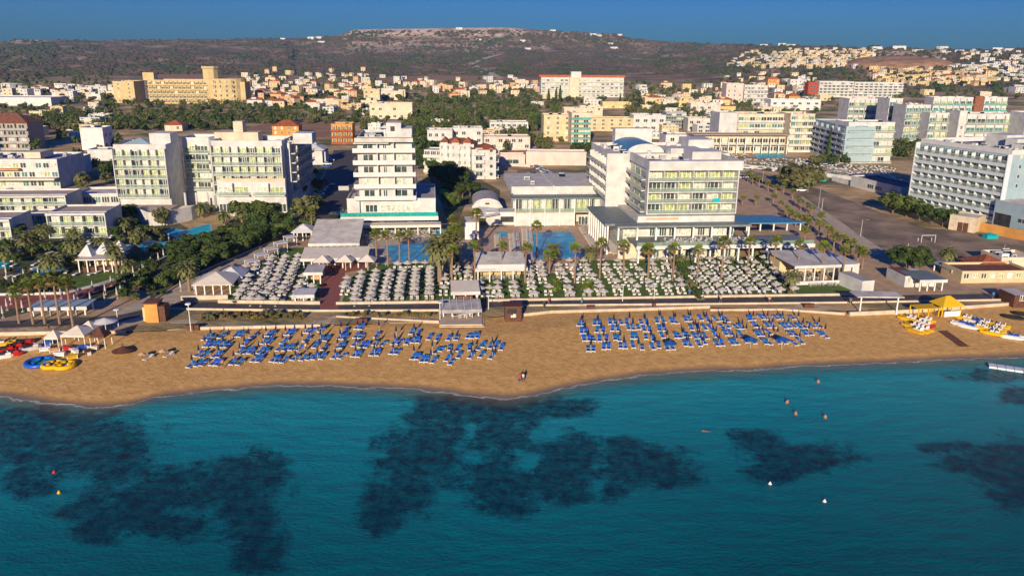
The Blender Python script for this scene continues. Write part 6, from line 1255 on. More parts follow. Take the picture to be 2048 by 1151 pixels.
# ================================================================ villas and houses
def house_proto(kind, wall, roof):
    F = Frame((0, 0, 0), 0); w = MB(); ro = MB(); W, D, Hh = [(9, 8, 6), (12, 9, 6.2), (8, 8, 8.5), (14, 8, 5.5)][kind]
    w.box(F, 0, W, 0, D, -1.5, Hh, wall, M_rooflight)
    if kind == 1: w.box(F, W*.55, W*.95, -2.5, -.01, -1.5, Hh*.52, wall, M_pave)
    if kind == 3: w.box(F, W*.3, W*.6, 1, D-1, Hh+.003, Hh+2.4, wall)
    if roof: ro.pyramid(F, 0, W, 0, D, Hh+.2, Hh+2.3, roof, over=.5)
    else: ro.box(F, -.1, W+.1, -.1, .2, Hh+.004, Hh+.7, wall); ro.box(F, W-.2, W+.1, .2, D, Hh+.004, Hh+.7, wall); ro.box(F, -.1, .2, .2, D, Hh+.004, Hh+.7, wall)
    parts = [('wall', w.data('wall')), ('roof', ro.data('roof'))]
    n = max(2, int(W//3.2)); fl = int(Hh//2.8)
    root = combo('house', parts)
    for k in range(fl):
        for j in range(n):
            m = MB(); x = (j+.5)*W/n-.55; m.box(F, x-.06, x+1.16, -.05, -.004, .75+k*2.9, 2.15+k*2.9, M_frame); m.box(F, x, x+1.1, -.07, -.051, .85+k*2.9, 2.05+k*2.9, M_glass_d if (j+k) % 3 else M_glass_t)
            o = bpy.data.objects.new('window', m.data('window')); o.parent = root
    b = MB(); b.box(F, W*.1, W*.5, -1.2, -.01, 2.7, 2.85, wall); b.box(F, W*.1, W*.5, -1.25, -1.1, 2.85, 3.7, wall)
    o = bpy.data.objects.new('balcony', b.data('balcony')); o.parent = root
    return root
def house_far(kind, wall, roof):
    F = Frame((0, 0, 0), 0); w = MB(); W, D, Hh = [(9, 8, 6), (12, 9, 6.2), (8, 8, 8.5), (14, 8, 5.5)][kind]
    w.box(F, 0, W, 0, D, -1.5, Hh, wall, M_rooflight)
    if roof: w.pyramid(F, 0, W, 0, D, Hh+.2, Hh+2.3, roof, over=.5)
    if kind in (1, 3): w.box(F, W*.5, W, -3, -.01, -1.5, Hh*.5, wall)
    n = max(2, int(W//3.2)); fl = int(Hh//2.8)
    for k in range(fl):
        for j in range(n): x = (j+.5)*W/n-.5; w.box(F, x, x+1.1, -.07, -.004, .8+k*2.9, 2.2+k*2.9, M_dark)
    return w.data('house')
walls = [('cream', M_cream), ('white', M_white), ('beige', M_beige), ('peach', M_peach), ('yellow', M_yellow), ('sandstone', M_sandst)]
HP = {}; HF = {}
def place_houses(zone, n, wl, pr, where, detail, smin=.8, smax=1.15, sp=1.):
    x0, x1, y0, y1 = zone; L = []; tries = 0
    while len(L) < n and tries < 4000:
        tries += 1; x, y = rnd.uniform(x0, x1), rnd.uniform(y0, y1)
        if any(abs(x-a) < 11*sp and abs(y-b) < 4.2*sp for a, b in L) : continue
        if any(abs(x-a) < 12 and -4 < y-b < 8 for a, b in BUSY): continue
        L.append((x, y))
    L.sort()
    for i, (x, y) in enumerate(L):
        p = hit(x, y)
        if p is None: continue
        k = rnd.randrange(4); wi = rnd.choice(wl); rf = (M_tile if rnd.random() < .6 else M_tile2) if rnd.random() < pr else None; key = (k, wi, rf.name if rf else '')
        rt = 'red tiled roof' if rf is M_tile else 'brown tiled roof' if rf else 'flat roof'
        lab = '%s house with %s %s, %s from the left' % (walls[wi][0], rt, where, ordw(i)); s = rnd.uniform(smin, smax); rz = R(rnd.choice((0, 8, -12, 20, -25))+rnd.uniform(-4, 4))
        if detail:
            if key not in HP: HP[key] = house_proto(k, walls[wi][1], rf)
            instance(HP[key], p, lab, 'house', 'houses '+where, rz, s)
        else:
            if key not in HF: HF[key] = house_far(k, walls[wi][1], rf)
            o = bpy.data.objects.new('house', HF[key]); C.objects.link(o); o.location = p; o.rotation_euler[2] = rz; o.scale = (s, s, s); tag(o, lab, 'house', 'houses '+where)
BUSY = [(x, y) for x in range(735, 830, 8) for y in (200, 210, 220, 230)]
place_houses((478, 742, 168, 222), 46, (0, 0, 2, 3, 1), .55, 'among the villas left', True)
place_houses((480, 740, 142, 166), 16, (0, 1, 3, 2), .6, 'on the far rise left', True)
place_houses((748, 1075, 164, 196), 30, (0, 1, 3, 0), .5, 'among the middle villas', True)
place_houses((0, 222, 178, 200), 20, (1, 1, 0), .15, 'in the far left suburb', True)
place_houses((1262, 1445, 172, 226), 24, (0, 1, 2, 4), .3, 'beside the long hotel', True)
place_houses((1540, 1640, 176, 198), 8, (1, 0, 2), .2, 'behind the white blocks', True)
place_houses((1455, 1750, 104, 138), 70, (0, 2, 0, 1, 5), .08, 'on the hillside village', False, .8, 1.1, .62)
place_houses((1735, 1985, 140, 172), 32, (4, 5, 2, 0, 4), .3, 'in the yellow quarter', False, .9, 1.3, .75)
place_houses((1925, 2060, 108, 160), 26, (1, 1, 0), .1, 'on the far right slope', False, .8, 1.2, .7)
def ridge():
    for i, (x, y) in enumerate(sorted([(560, 78), (615, 77), (632, 76), (912, 58), (952, 80), (1040, 82), (1050, 98), (1100, 62), (1180, 70), (1192, 72), (1235, 70), (1216, 88), (1222, 97), (1520, 92), (1556, 90), (1575, 90), (1745, 98), (1785, 98), (1830, 104), (1880, 98), (1910, 104), (1945, 104), (1985, 100), (2010, 102), (636, 85)])):
        p = hit(x, y+1) or hit(x, y+4)
        if p is None: continue
        key = (3, 1, ''); 
        if key not in HF: HF[key] = house_far(3, M_white, None)
        o = bpy.data.objects.new('house', HF[key]); C.objects.link(o); o.location = p; o.rotation_euler[2] = rnd.uniform(-.4, .4); s = rnd.uniform(.9, 1.4); o.scale = (s*1.4, s, s); tag(o, 'lonely white house high on the far hills, %s from the left' % ordw(i), 'house', 'lonely houses on the far hills')
ridge()
def far_village():
    w = MB(); r = random.Random(3)
    for (x0, x1, y0, y1, n, ms) in ((1480, 1745, 100, 136, 270, (M_cream, M_white, M_beige, M_cream)), (1740, 1990, 138, 172, 110, (M_yellow, M_beige, M_cream, M_peach)), (1880, 2060, 104, 165, 120, (M_white, M_white, M_cream)), (490, 1075, 150, 192, 60, (M_cream, M_white)), (0, 220, 176, 196, 34, (M_white,)), (1440, 1640, 150, 180, 30, (M_white, M_cream)), (1270, 1440, 175, 215, 20, (M_cream, M_white))):
        for i in range(n):
            x, y = r.uniform(x0, x1), r.uniform(y0, y1)
            if y < 140 and x < 1560 and y < 136-(x-1440)*.26: continue
            p = hit(x, y)
            if p is None: continue
            F = Frame((p.x, p.y, p.z), r.uniform(-25, 25)); W = r.uniform(5, 11); h = r.choice((3.2, 6, 6, 5.5)); m = r.choice(ms)
            w.box(F, 0, W, 0, 7, -1, h, m, r.choice((M_rooflight, M_rooflight, M_tile)))
            for k in range(2): w.box(F, W*(.2+.4*k), W*(.2+.4*k)+1.2, -.05, -.004, h-2.2, h-.8, M_dark)
    o = w.build('far_village'); o['kind'] = 'stuff'; o['label'] = 'dense pale houses packed on the far slopes'; o['category'] = 'houses'
far_village()
def quarry():
    p = hit(1825, 137); P = []; n = 36
    for i in range(n+1):
        row = []
        for j in range(n+1):
            u, v = i/n*2-1, j/n*2-1; x, y = p.x+u*100, p.y+60+v*75; rr = max(abs(u), abs(v)); k = max(0, 1-(u*u+v*v*.9)); z0 = land_z(x, y)
            row.append((x, y, z0-1+13*min(1, k*1.5)**.55*(.8+.5*fbm(x/30, y/30)) if k > 0 else z0-2))
        P.append(row)
    o = grid_obj('quarry_hill', P, mat('orange_rock', (.22, .13, .07), .95, col2=(.44, .24, .13), scale=.09, bump=2., bscale=.15))
quarry()
# ================================================================ cars
M_tyre = mat('tyre', (.02, .02, .02), .8); M_lamp = mat('lamp_glass', (.6, .6, .55), .2)
def car(paint):
    F = Frame((0, 0, 0), 0); b = MB(); prof = [(-2.1, .35), (2.1, .35), (2.15, .75), (1.3, .92), (-1.9, .98), (-2.15, .75)]
    def ext(pr, y0, y1, m, mb):
        n = len(pr); k = len(mb.v); mi = mb.mi(m); mb.v += [(x, y0, z) for x, z in pr]+[(x, y1, z) for x, z in pr]
        for i in range(n): j = (i+1) % n; mb.f.append((k+i, k+j, k+n+j, k+n+i)); mb.m.append(mi)
        mb.f.append(tuple(k+i for i in range(n-1, -1, -1))); mb.m.append(mi); mb.f.append(tuple(k+n+i for i in range(n))); mb.m.append(mi)
    ext(prof, -.86, .86, paint, b); c = MB(); ext([(-1.75, .97), (1.0, .93), (.35, 1.42), (-1.25, 1.45)], -.74, .74, M_glass_d, c); t = MB(); ext([(-1.2, 1.455), (.3, 1.43), (.28, 1.47), (-1.15, 1.50)], -.72, .72, paint, t)
    P_ = [('body', b.data('body')), ('cabin_glass', c.data('cabin_glass')), ('roof', t.data('roof'))]
    for x in (-1.35, 1.35):
        for y in (-.88, .70): w = MB(); w.tube((x, y, .33), (x, y+.18, .33), .33, .33, M_tyre, 12); P_.append(('wheel', w.data('wheel')))
    for y in (-.6, .6): h = MB(); h.box(F, 2.12, 2.17, y-.16, y+.16, .6, .72, M_lamp); P_.append(('headlight', h.data('headlight')))
    return combo('parked_car', P_)
CAR = {n: car(mat('car_paint_'+n, c, .25, spec=.6)) for n, c in (('white', (.7, .7, .7)), ('silver', (.4, .41, .43)), ('black', (.015, .015, .018)), ('blue', (.03, .08, .25)), ('red', (.35, .02, .02)))}
cars = [(670, 433, 0, 'black', 'parked in front of the terraced hotel drive'), (640, 383, 0, 'white', 'farthest in the row of the side street'), (637, 391, 0, 'white', 'second in the row of the side street'), (634, 399, 0, 'black', 'third in the row of the side street'), (645, 378, 0, 'silver', 'behind the white ones in the side street'), (657, 372, .3, 'silver', 'deep in the shaded side street'), (655, 330, 0, 'white', 'beside the white tent'), (652, 336, 0, 'blue', 'next to the white tent'), (660, 322, 0, 'white', 'behind the tent in shade')]
for i in range(12): t = i/11; cars.append((lerp(1075, 1108, t), lerp(336, 357, t), .2, ('silver', 'blue', 'white', 'black', 'silver', 'white')[i % 6], 'in the diagonal car row behind the hall, %s' % ordw(i)))
for i in range(5): cars.append((1040+6*i, 358-2*i, 1., ('blue', 'black', 'blue', 'silver', 'black')[i], 'in the shaded lot left of the car row, %s' % ordw(i)))
cars += [(1470, 350, .5, 'white', 'at the top of the palm plaza, left'), (1478, 355, .5, 'silver', 'at the top of the palm plaza, middle'), (1487, 357, .5, 'white', 'at the top of the palm plaza, right'), (1592, 378, 0, 'blue', 'in the shade of the olive green tree'), (1603, 383, 0, 'white', 'sunlit beside the olive green tree'), (140, 262, 0, 'white', 'on the dusty lot far left'), (150, 310, 1, 'silver', 'on the shaded street far left'), (147, 318, 1, 'white', 'lower on the shaded street far left'), (158, 304, 1, 'black', 'upper on the shaded street far left')]
for k in range(16): cars.append((lerp(1500, 1800, k/15)+rnd.uniform(-6, 6), lerp(338, 366, k/15), -.3, ('white', 'silver', 'black', 'blue', 'silver')[k % 5], 'along the terrace wall road, %s from the left' % ordw(k)))
for k in range(10): cars.append((lerp(20, 230, k/9)+rnd.uniform(-6, 6), 392-rnd.uniform(0, 8)-(k % 2)*70, 0, ('white', 'silver', 'red', 'blue', 'white')[k % 5], 'in the left streets, %s from the left' % ordw(k)))
for k in range(9): cars.append((lerp(845, 1010, k/8)+rnd.uniform(-5, 5), 306+rnd.uniform(-3, 3), 0, ('silver', 'white', 'black')[k % 3], 'in the street behind the red roofed flats, %s from the left' % ordw(k)))
for x, y, a, c_, lab in cars:
    p = G(x, y) if y > 300 else hit(x, y); instance(CAR[c_], (p.x, p.y, p.z+.02), '%s car %s' % (c_, lab), 'car', 'parked cars', a+rnd.uniform(-.05, .05)+(math.pi if rnd.random() < .5 else 0))
# ================================================================ lamps and poles
def lamp_proto(h):
    p = MB(); p.tube((0, 0, 0), (0, 0, h), .12, .07, M_steel, 7); a = MB(); a.tube((0, 0, h), (1.2, 0, h+.35), .06, .05, M_steel, 6); l = MB(); F = Frame((0, 0, 0), 0); l.box(F, 1.1, 1.75, -.12, .12, h+.28, h+.42, M_steel)
    return combo('street_lamp', [('pole', p.data('pole')), ('arm', a.data('arm')), ('lamp_head', l.data('lamp_head'))])
LAMP = lamp_proto(9)
lamps = [((1721, 472), 438, 'at the edge of the car park nearest the path'), ((1643, 424), 396, 'at the upper left edge of the car park'), ((1637, 415), 372, 'tall beside the car park at its upper end'), ((2007, 505), 488, 'in front of the ochre fence'), ((1815, 500), 486, 'behind the round dark tree'), ((193, 256), 205, 'lattice pole left of the dark tree belt'), ((213, 256), 215, 'second pole left of the dark tree belt'), ((487, 222), 196, 'by the villas left'), ((765, 226), 200, 'by the middle villas'), ((868, 246), 225, 'in the green park, left'), ((950, 250), 222, 'in the green park, middle'), ((1066, 220), 192, 'right of the green park'), ((1440, 345), 320, 'at the white terrace wall'), ((1525, 365), 330, 'on the road by the plaza'), ((1300, 232), 212, 'among garden trees right of the long hotel'), ((1275, 236), 216, 'left lamp among garden trees right of the long hotel')]
for (x, y), t, lab in lamps:
    p = G(x, y) if y > 300 else hit(x, y); h = ztop(p, t)-p.z; instance(LAMP, p, 'grey street lamp '+lab, 'street lamp', 'street lamps', rnd.uniform(-1, 1), (1, 1, h/9.3))
GLOBE = combo('promenade_lamp', [('pole', (lambda m: (m.tube((0, 0, 0), (0, 0, 4), .08, .06, M_frame, 6), m.data('pole'))[1])(MB())), ('lamp_shade', (lambda m: (m.tube((0, 0, 4), (0, 0, 4.15), .55, .5, M_frame, 10), m.data('lamp_shade'))[1])(MB()))])
for i, (x, y, t) in enumerate([(880, 640, 603), (977, 618, 590), (382, 662, 606), (237, 652, 618), (1245, 602, 568), (1308, 598, 566)]):
    p = G(x, y); h = ztop(p, t)-2; instance(GLOBE, p, 'white promenade lamp with a round flat shade, %s from the left' % ordw([237, 382, 880, 977, 1245, 1308].index(x)), 'lamp', 'white promenade lamps', 0, (1, 1, h/4.15))
# closed parasols of the resort garden
def closed_white():
    c = MB(); c.tube((0, 0, .9), (0, 0, 2.3), .22, .08, M_pcan, 7); p = MB(); p.tube((0, 0, 0), (0, 0, 2.5), .04, .04, M_pole, 6); b_ = MB(); b_.tube((0, 0, 0), (0, 0, .12), .3, .3, M_wallstone, 8)
    return combo('closed_parasol', [('canopy', c.data('canopy')), ('pole', p.data('pole')), ('base', b_.data('base'))])
CW = closed_white(); L = [Z1(u, v) for u, v in [(75, 830), (155, 880), (50, 870), (22, 920), (50, 690), (95, 715), (165, 660), (262, 640), (415, 790), (525, 790), (310, 810), (630, 745), (715, 765), (615, 825), (710, 820), (755, 710), (830, 670), (850, 715), (905, 640), (968, 605), (915, 695), (980, 640), (1025, 575), (1075, 545), (1110, 520), (1045, 610), (1160, 535), (1195, 485), (1250, 460), (1110, 490), (820, 760), (795, 790), (510, 840), (390, 840), (1225, 740), (1320, 755), (950, 655), (1145, 410), (45, 640)]]; L.sort()
for i, (x, y) in enumerate(L): instance(CW, G(x, y+3), 'closed white parasol in the resort garden at left, %s from the left' % ordw(i), 'parasol', 'closed white parasols in the resort garden')
# lagoon pools of the resort
M_cop = mat('pool_coping', (.55, .50, .42), .8)
for pts, lab in (([(330, 463), (345, 457), (372, 460), (400, 452), (420, 448), (424, 470), (412, 478), (390, 484), (360, 480), (345, 472)], 1), ([(275, 490), (300, 480), (335, 484), (322, 500), (290, 503)], 2), ([(-20, 525), (16, 522), (20, 534), (-20, 540)], 3), ([(62, 540), (120, 530), (130, 540), (80, 548)], 4)):
    g = [G(x, y) for x, y in pts]; c = sum(g, Vector())/len(g); m = MB(); m.face([tuple(c+(p-c)*1.06+Vector((0, 0, .03))) for p in g], M_cop); struct(m.build('pool_edge')); m = MB(); m.face([tuple(p+Vector((0, 0, .06))) for p in g], M_poolw); struct(m.build('pool_water'))
g = [G(x, y) for x, y in [(1505, 307), (1560, 304), (1575, 313), (1515, 317)]]; m = MB(); m.face([tuple(p+Vector((0, 0, .03))) for p in g], M_poolw); struct(m.build('pool_water'))
# sunbeds on the far pool terrace: uncountable at this size
m = MB()
for i in range(420):
    x = rnd.uniform(1420, 1790); t = (x-1420)/370; y = lerp(318, 352, t)+rnd.uniform(-16, 8)
    if 1500 < x < 1580 and 302 < y < 319: continue
    p = G(x, y); F = Frame((p.x, p.y, 2.02), rnd.uniform(-20, 20)); m.box(F, -.35, .35, 0, 2, .25, .45, M_bedw)
for i in range(160):
    p = G(rnd.uniform(1800, 1835) if i % 2 else rnd.uniform(1060, 1140), rnd.uniform(300, 312)); F = Frame((p.x, p.y, 2.02), 5); m.box(F, -.35, .35, 0, 2, .25, .5, M_bedw)
for i in range(60): p = G(lerp(1262, 1430, rnd.random()), rnd.uniform(500, 512)); F = Frame((p.x, p.y, 2.02), rnd.uniform(0, 90)); m.box(F, -.35, .35, -.35, .35, .7, .76, M_frame)
for i in range(60): p = G(rnd.uniform(0, 250), rnd.uniform(470, 560)); F = Frame((p.x, p.y, 2.02), rnd.uniform(-20, 20)); m.box(F, -.35, .35, 0, 2, .25, .45, M_bedw)
for i in range(120): p = G(lerp(720, 900, rnd.random()), rnd.uniform(458, 482)); F = Frame((p.x, p.y, 2.02), rnd.uniform(0, 90)); m.box(F, -.4, .4, -.4, .4, .4, .5, M_bedw)
o = m.build('far_sunbeds'); o['kind'] = 'stuff'; o['label'] = 'white sunbeds crowding the far hotel terraces'; o['category'] = 'sunbeds'
# ================================================================ beach craft
M_by = MATS['bright_yellow']; M_red = mat('red_gelcoat', (.45, .02, .02), .35, spec=.5); M_wh = mat('white_gelcoat', (.72, .72, .72), .35, spec=.5); M_bl = mat('blue_gelcoat', (.01, .10, .50), .35, spec=.5); M_or = mat('orange_red_plastic', (.62, .10, .02), .4)
def hull(mb, x0, L, w, h, m, y=0, z=0.02):
    sec = [(-.5, .55, .55), (-.35, 1, .15), (0, 1, 0), (.3, .85, .05), (.5, .12, .6)]; k = len(mb.v); mi = mb.mi(m)
    for (t, ww, lift) in sec: mb.v += [(x0+t*L, y-w/2*ww, z+h), (x0+t*L, y-w/3*ww, z+lift*h*.6), (x0+t*L, y+w/3*ww, z+lift*h*.6), (x0+t*L, y+w/2*ww, z+h)]
    for s_ in range(4):
        for j in range(3): a = k+s_*4+j; mb.f.append((a, a+1, a+5, a+4)); mb.m.append(mi)
        a = k+s_*4; mb.f.append((a+3, a, a+4, a+7)); mb.m.append(mi)
    mb.f.append((k, k+3, k+2, k+1)); mb.m.append(mi); mb.f.append((k+16, k+17, k+18, k+19)); mb.m.append(mi)
def pedalo(c1, c2):
    h = MB(); hull(h, 0, 3.6, .55, .5, c1, -.55); hull(h, 0, 3.6, .55, .5, c1, .55); F = Frame((0, 0, 0), 0); d = MB(); d.box(F, -1.2, 1.0, -.5, .5, .42, .56, c1); s = MB()
    for x in (-.7, .1): s.box(F, x-.25, x+.25, -.42, .42, .57, .75, c2); s.box(F, x-.33, x-.24, -.42, .42, .57, 1.15, c2)
    return combo('pedalo', [('hull', h.data('hull')), ('deck', d.data('deck')), ('seats', s.data('seats'))])
PY, PR, PWh = pedalo(M_by, M_wh), pedalo(M_red, M_wh), pedalo(M_wh, M_bl)
def jetski(c):
    h = MB(); hull(h, 0, 3., 1.1, .6, c); s = MB(); F = Frame((0, 0, 0), 0); s.box(F, -1., .35, -.22, .22, .63, .95, M_tyre); q = MB(); q.box(F, .3, 1.0, -.35, .35, .63, .85, c); q.tube((.45, -.4, 1.2), (.45, .4, 1.2), .035, .035, M_tyre); q.tube((.7, 0, .8), (.45, 0, 1.2), .06, .05, c)
    return combo('jet_ski', [('hull', h.data('hull')), ('seat', s.data('seat')), ('handlebar', q.data('handlebar'))])
JR, JW = jetski(M_red), jetski(M_wh)
craft = [(PY, 1826, 655, 2.2, 'yellow pedalo leftmost of the right hand group', 1.), (PY, 1838, 648, 2.1, 'yellow pedalo second of the right hand group', 1.), (PR, 1846, 652, 2.2, 'red pedalo between yellow ones beside the hut', 1.), (PY, 1850, 643, 2.2, 'yellow pedalo under the low canopy', .9), (PY, 1818, 640, 2.3, 'yellow pedalo farthest left of the right hand group', 1.), (PY, 1832, 664, 2.0, 'yellow pedalo nearest the sea beside the red one', 1.), (PY, 1843, 661, 2.1, 'yellow pedalo right of the nearest one beside the hut', 1.), (PY, 1958, 655, 2.5, 'yellow pedalo left behind the far right group', 1.), (PY, 1990, 662, 2.4, 'yellow pedalo amid the far right group', 1.), (PWh, 1922, 650, 2.4, 'white and blue pedalo right of the yellow hut', .9), (PWh, 1936, 655, 2.4, 'second white pedalo right of the yellow hut', .9), (PY, 1930, 638, 2.4, 'yellow pedalo behind the white ones', .9), (PWh, 1948, 645, 2.4, 'third white pedalo behind the yellow boats', .9), (PY, 1972, 660, 2.5, 'yellow pedalo left in the far right group', 1.), (PY, 1984, 668, 2.5, 'yellow pedalo nearest the sea in the far right group', 1.), (PY, 1996, 655, 2.5, 'yellow pedalo right in the far right group', 1.), (PY, 1965, 648, 2.5, 'yellow pedalo at the back of the far right group', 1.), (PWh, 2022, 676, 2.6, 'white pedalo with blue seats alone near the right edge', 1.),
 (JR, 12, 704, .5, 'red jet ski leftmost by the left edge', 1.), (JR, 30, 698, .5, 'red jet ski second from the left edge', 1.), (JR, 48, 690, .6, 'red jet ski third from the left edge', 1.), (JW, 8, 716, .5, 'white jet ski nearest the water at left', 1.), (JW, 62, 700, .8, 'white jet ski beside the red ones', 1.), (JR, 24, 712, .4, 'red jet ski in front of the others', 1.), (PY, 5, 690, .4, 'yellow pedalo at the left edge behind the jet skis', 1.)]
for pr, x, y, rz, lab, s in craft: p = beach_hit(x, y); instance(pr, p+Vector((0, 0, .02)), lab, 'jet ski' if 'jet' in lab else 'pedalo', None, rz, s*1.15)
def torus(R0, r0, m, mb, z, sx=1., n=24, k=8):
    b = len(mb.v); mi = mb.mi(m)
    for i in range(n):
        for j in range(k): a, t = 2*math.pi*i/n, 2*math.pi*j/k; mb.v.append(((R0+r0*math.cos(t))*math.cos(a)*sx, (R0+r0*math.cos(t))*math.sin(a), z+r0+r0*math.sin(t)))
    for i in range(n):
        for j in range(k): i2, j2 = (i+1) % n, (j+1) % k; mb.f.append((b+i*k+j, b+i2*k+j, b+i2*k+j2, b+i*k+j2)); mb.m.append(mi)
def ring_float(x, y, mats, lab, R0=2.0, fill=True, sx=1.):
    p = beach_hit(x, y); t = thing('inflatable_ring', lab, 'inflatable', tuple(p)); m = MB(); torus(R0, .38, mats[0], m, 0, sx); o = bpy.data.objects.new('tube', m.data('tube', smooth=True)); C.objects.link(o); o.parent = t
    m = MB()
    if fill: m.tube((0, 0, .25), (0, 0, .35), (R0-.1)*sx, (R0-.1)*sx, mats[1], 20)
    for k in range(3): a = 2.1*k; m.tube((math.cos(a)*R0*.5, math.sin(a)*R0*.5, .3), (math.cos(a)*R0*.5, math.sin(a)*R0*.5, .85), .3, .3, mats[0], 8)
    o = bpy.data.objects.new('seat', m.data('seat')); C.objects.link(o); o.parent = t
ring_float(80, 728, (M_bl, mat('green_vinyl', (.02, .35, .15), .5)), 'round blue inflatable ride on the sand at left', 2.1)
ring_float(106, 733, (M_by, M_by), 'yellow inflatable ride between two others at left', 1.5); ring_float(130, 734, (M_by, M_wh), 'yellow and white inflatable ride, rightmost of the three', 1.5)
for x, y, lab in ((2025, 636, 'black inflatable ring boat on the sand near the right edge'), (2046, 630, 'dark dinghy at the right edge of the beach')):
    p = beach_hit(x, y); m = MB(); torus(.9, .25, M_tyre, m, 0, 1.9); o = single(m, 'inflatable_boat', lab, 'boat', (0, 0, 0)); o.location = p+Vector((0, 0, .02)); o.rotation_euler[2] = 2.5
# left beach camp: tents, boards, counters
def tent(x, y, w, h, m, lab, z=1.6, n=4):
    p = G(x, y, z); t = thing('gazebo', lab, 'gazebo', tuple(p)); q = MB(); q.cone((p.x, p.y, z+h), w*.72, h*.55, m, n); q.box(Frame((p.x, p.y, z), 0), -w/2, w/2, -w/2, w/2, h-.3, h, m); part(q, 'canopy', t); F = Frame((p.x, p.y, z), 0)
    for a in (-1, 1):
        for b in (-1, 1): q = MB(); q.box(F, a*w*.48-.05, a*w*.48+.05, b*w*.48-.05, b*w*.48+.05, 0, h-.3, M_frame); part(q, 'post', t)
tent(160, 686, 4.2, 2.2, M_canvas, 'pale peaked gazebo, largest in the left beach camp'); tent(112, 692, 2.4, 2.0, M_canvas, 'small pale gazebo left of the largest one'); tent(182, 676, 3.0, 2.2, M_canvas, 'pale gazebo behind the largest one')
tent(204, 692, 2.6, 2.3, M_timber, 'brown cabin shelter right of the white gazebos'); 
for x, y, w, m, lab in ((213, 668, 2.2, M_roofwhite, 'open grey white parasol behind the brown cabin'), ):
    p = G(x, y, 1.8); t = thing('sunshade', lab, 'parasol', tuple(p)); q = MB(); q.cone((p.x, p.y, 4.3), w, .7, m, 10); part(q, 'canopy', t); q = MB(); q.tube((p.x, p.y, 1.5), (p.x, p.y, 4.9), .06, .06, M_frame); part(q, 'pole', t)
for i, (x, y, c_, nm_) in enumerate([(120, 712, M_wh, 'white'), (145, 718, M_by, 'yellow'), (150, 706, M_wh, 'white'), (175, 708, M_timber, 'brown'), (135, 700, M_red, 'dark red'), (90, 702, M_wh, 'white'), (96, 690, M_bl, 'blue'), (188, 700, M_canvas, 'beige'), (110, 704, M_peach, 'peach'), (165, 698, M_bl, 'blue')]):
    p = beach_hit(x, y); F = Frame((p.x, p.y, p.z), rnd.uniform(-40, 40)); m = MB(); m.box(F, -.9, .9, -.35, .35, .65, .8, c_); m.box(F, -.8, -.7, -.3, .3, 0, .65, M_frame); m.box(F, .7, .8, -.3, .3, 0, .65, M_frame); m.box(F, -.75, .75, -.25, .25, .1, .5, c_); single(m, 'rental_counter', '%s rental counter in the left beach camp, %s from the left' % (nm_, ordw(sorted([120, 145, 150, 175, 135, 90, 96, 188, 110, 165]).index(x))), 'counter', tuple(p))
p = beach_hit(247, 704)   # upturned thatched shade
t = thing('thatch_shade', 'round brown thatched shade lying on the sand left of the blue beds', 'shade', tuple(p)); q = MB(); q.cone((p.x, p.y, p.z+.35), 1.9, .8, M_timber, 12); part(q, 'thatch', t); q = MB(); q.tube((p.x, p.y, p.z-.1), (p.x, p.y, p.z+1.6), .08, .08, M_timber); part(q, 'post', t)
for i, (x, y) in enumerate([(287, 722), (328, 716)]):
    p = beach_hit(x, y); instance(BEDW, p, '%s pale sunbed standing apart left of the blue block' % ('left' if i == 0 else 'right'), 'sunbed', 'pale sunbeds apart on the sand', -.5); p = beach_hit(x-2, y-3); m = MB(); m.cone((p.x, p.y, p.z+1.0), .75, .4, M_peach, 8); m.tube((p.x, p.y, p.z), (p.x, p.y, p.z+1.3), .05, .05, M_timber); single(m, 'straw_parasol', 'low straw parasol over the %s pale sunbed apart' % ('left' if i == 0 else 'right'), 'parasol', tuple(p))
# boardwalk and racks
m = MB(); a, b = beach_hit(1885, 662), beach_hit(1930, 694); F, W = frame2(a, b, 0)
for i in range(10): t = i/10; z = lerp(a.z, b.z, t); m.box(F, W*t, W*t+W/13, -.9, .9, z+.02, z+.12, M_timber)
single(m, 'boardwalk', 'short timber boardwalk leading from the yellow hut towards the sea', 'boardwalk', tuple(a))
m = MB(); a, b = beach_hit(1078, 632), beach_hit(1082, 658); F, W = frame2(a, b, 0); m.box(F, 0, W, -.8, .8, 1.2, 1.5, M_timber)
single(m, 'boardwalk', 'short timber mat down the sand right of the wooden kiosk', 'boardwalk', tuple(a))
for i, (x, y, w_) in enumerate([(386, 661, 24), (723, 648, 24), (1181, 622, 16), (1618, 618, 22), (1308, 616, 8)]):
    p = beach_hit(x, y); p.z = max(p.z, 1.2); F = Frame((p.x, p.y, p.z), 2); ww = w_/11.; m = MB(); m.box(F, -ww/2, ww/2, 0, .5, .1, 1.0, M_timber); m.box(F, -ww/2-.1, ww/2+.1, -.1, .6, 1.0, 1.12, M_timber)
    for k in (-ww/2, ww/2-.1): m.box(F, k, k+.1, 0, .5, -.3, .1, M_timber)
    single(m, 'notice_rack', 'dark timber litter and notice rack at the beach wall, %s from the left' % ordw([386, 723, 1181, 1308, 1618].index(x)), 'rack', tuple(p))
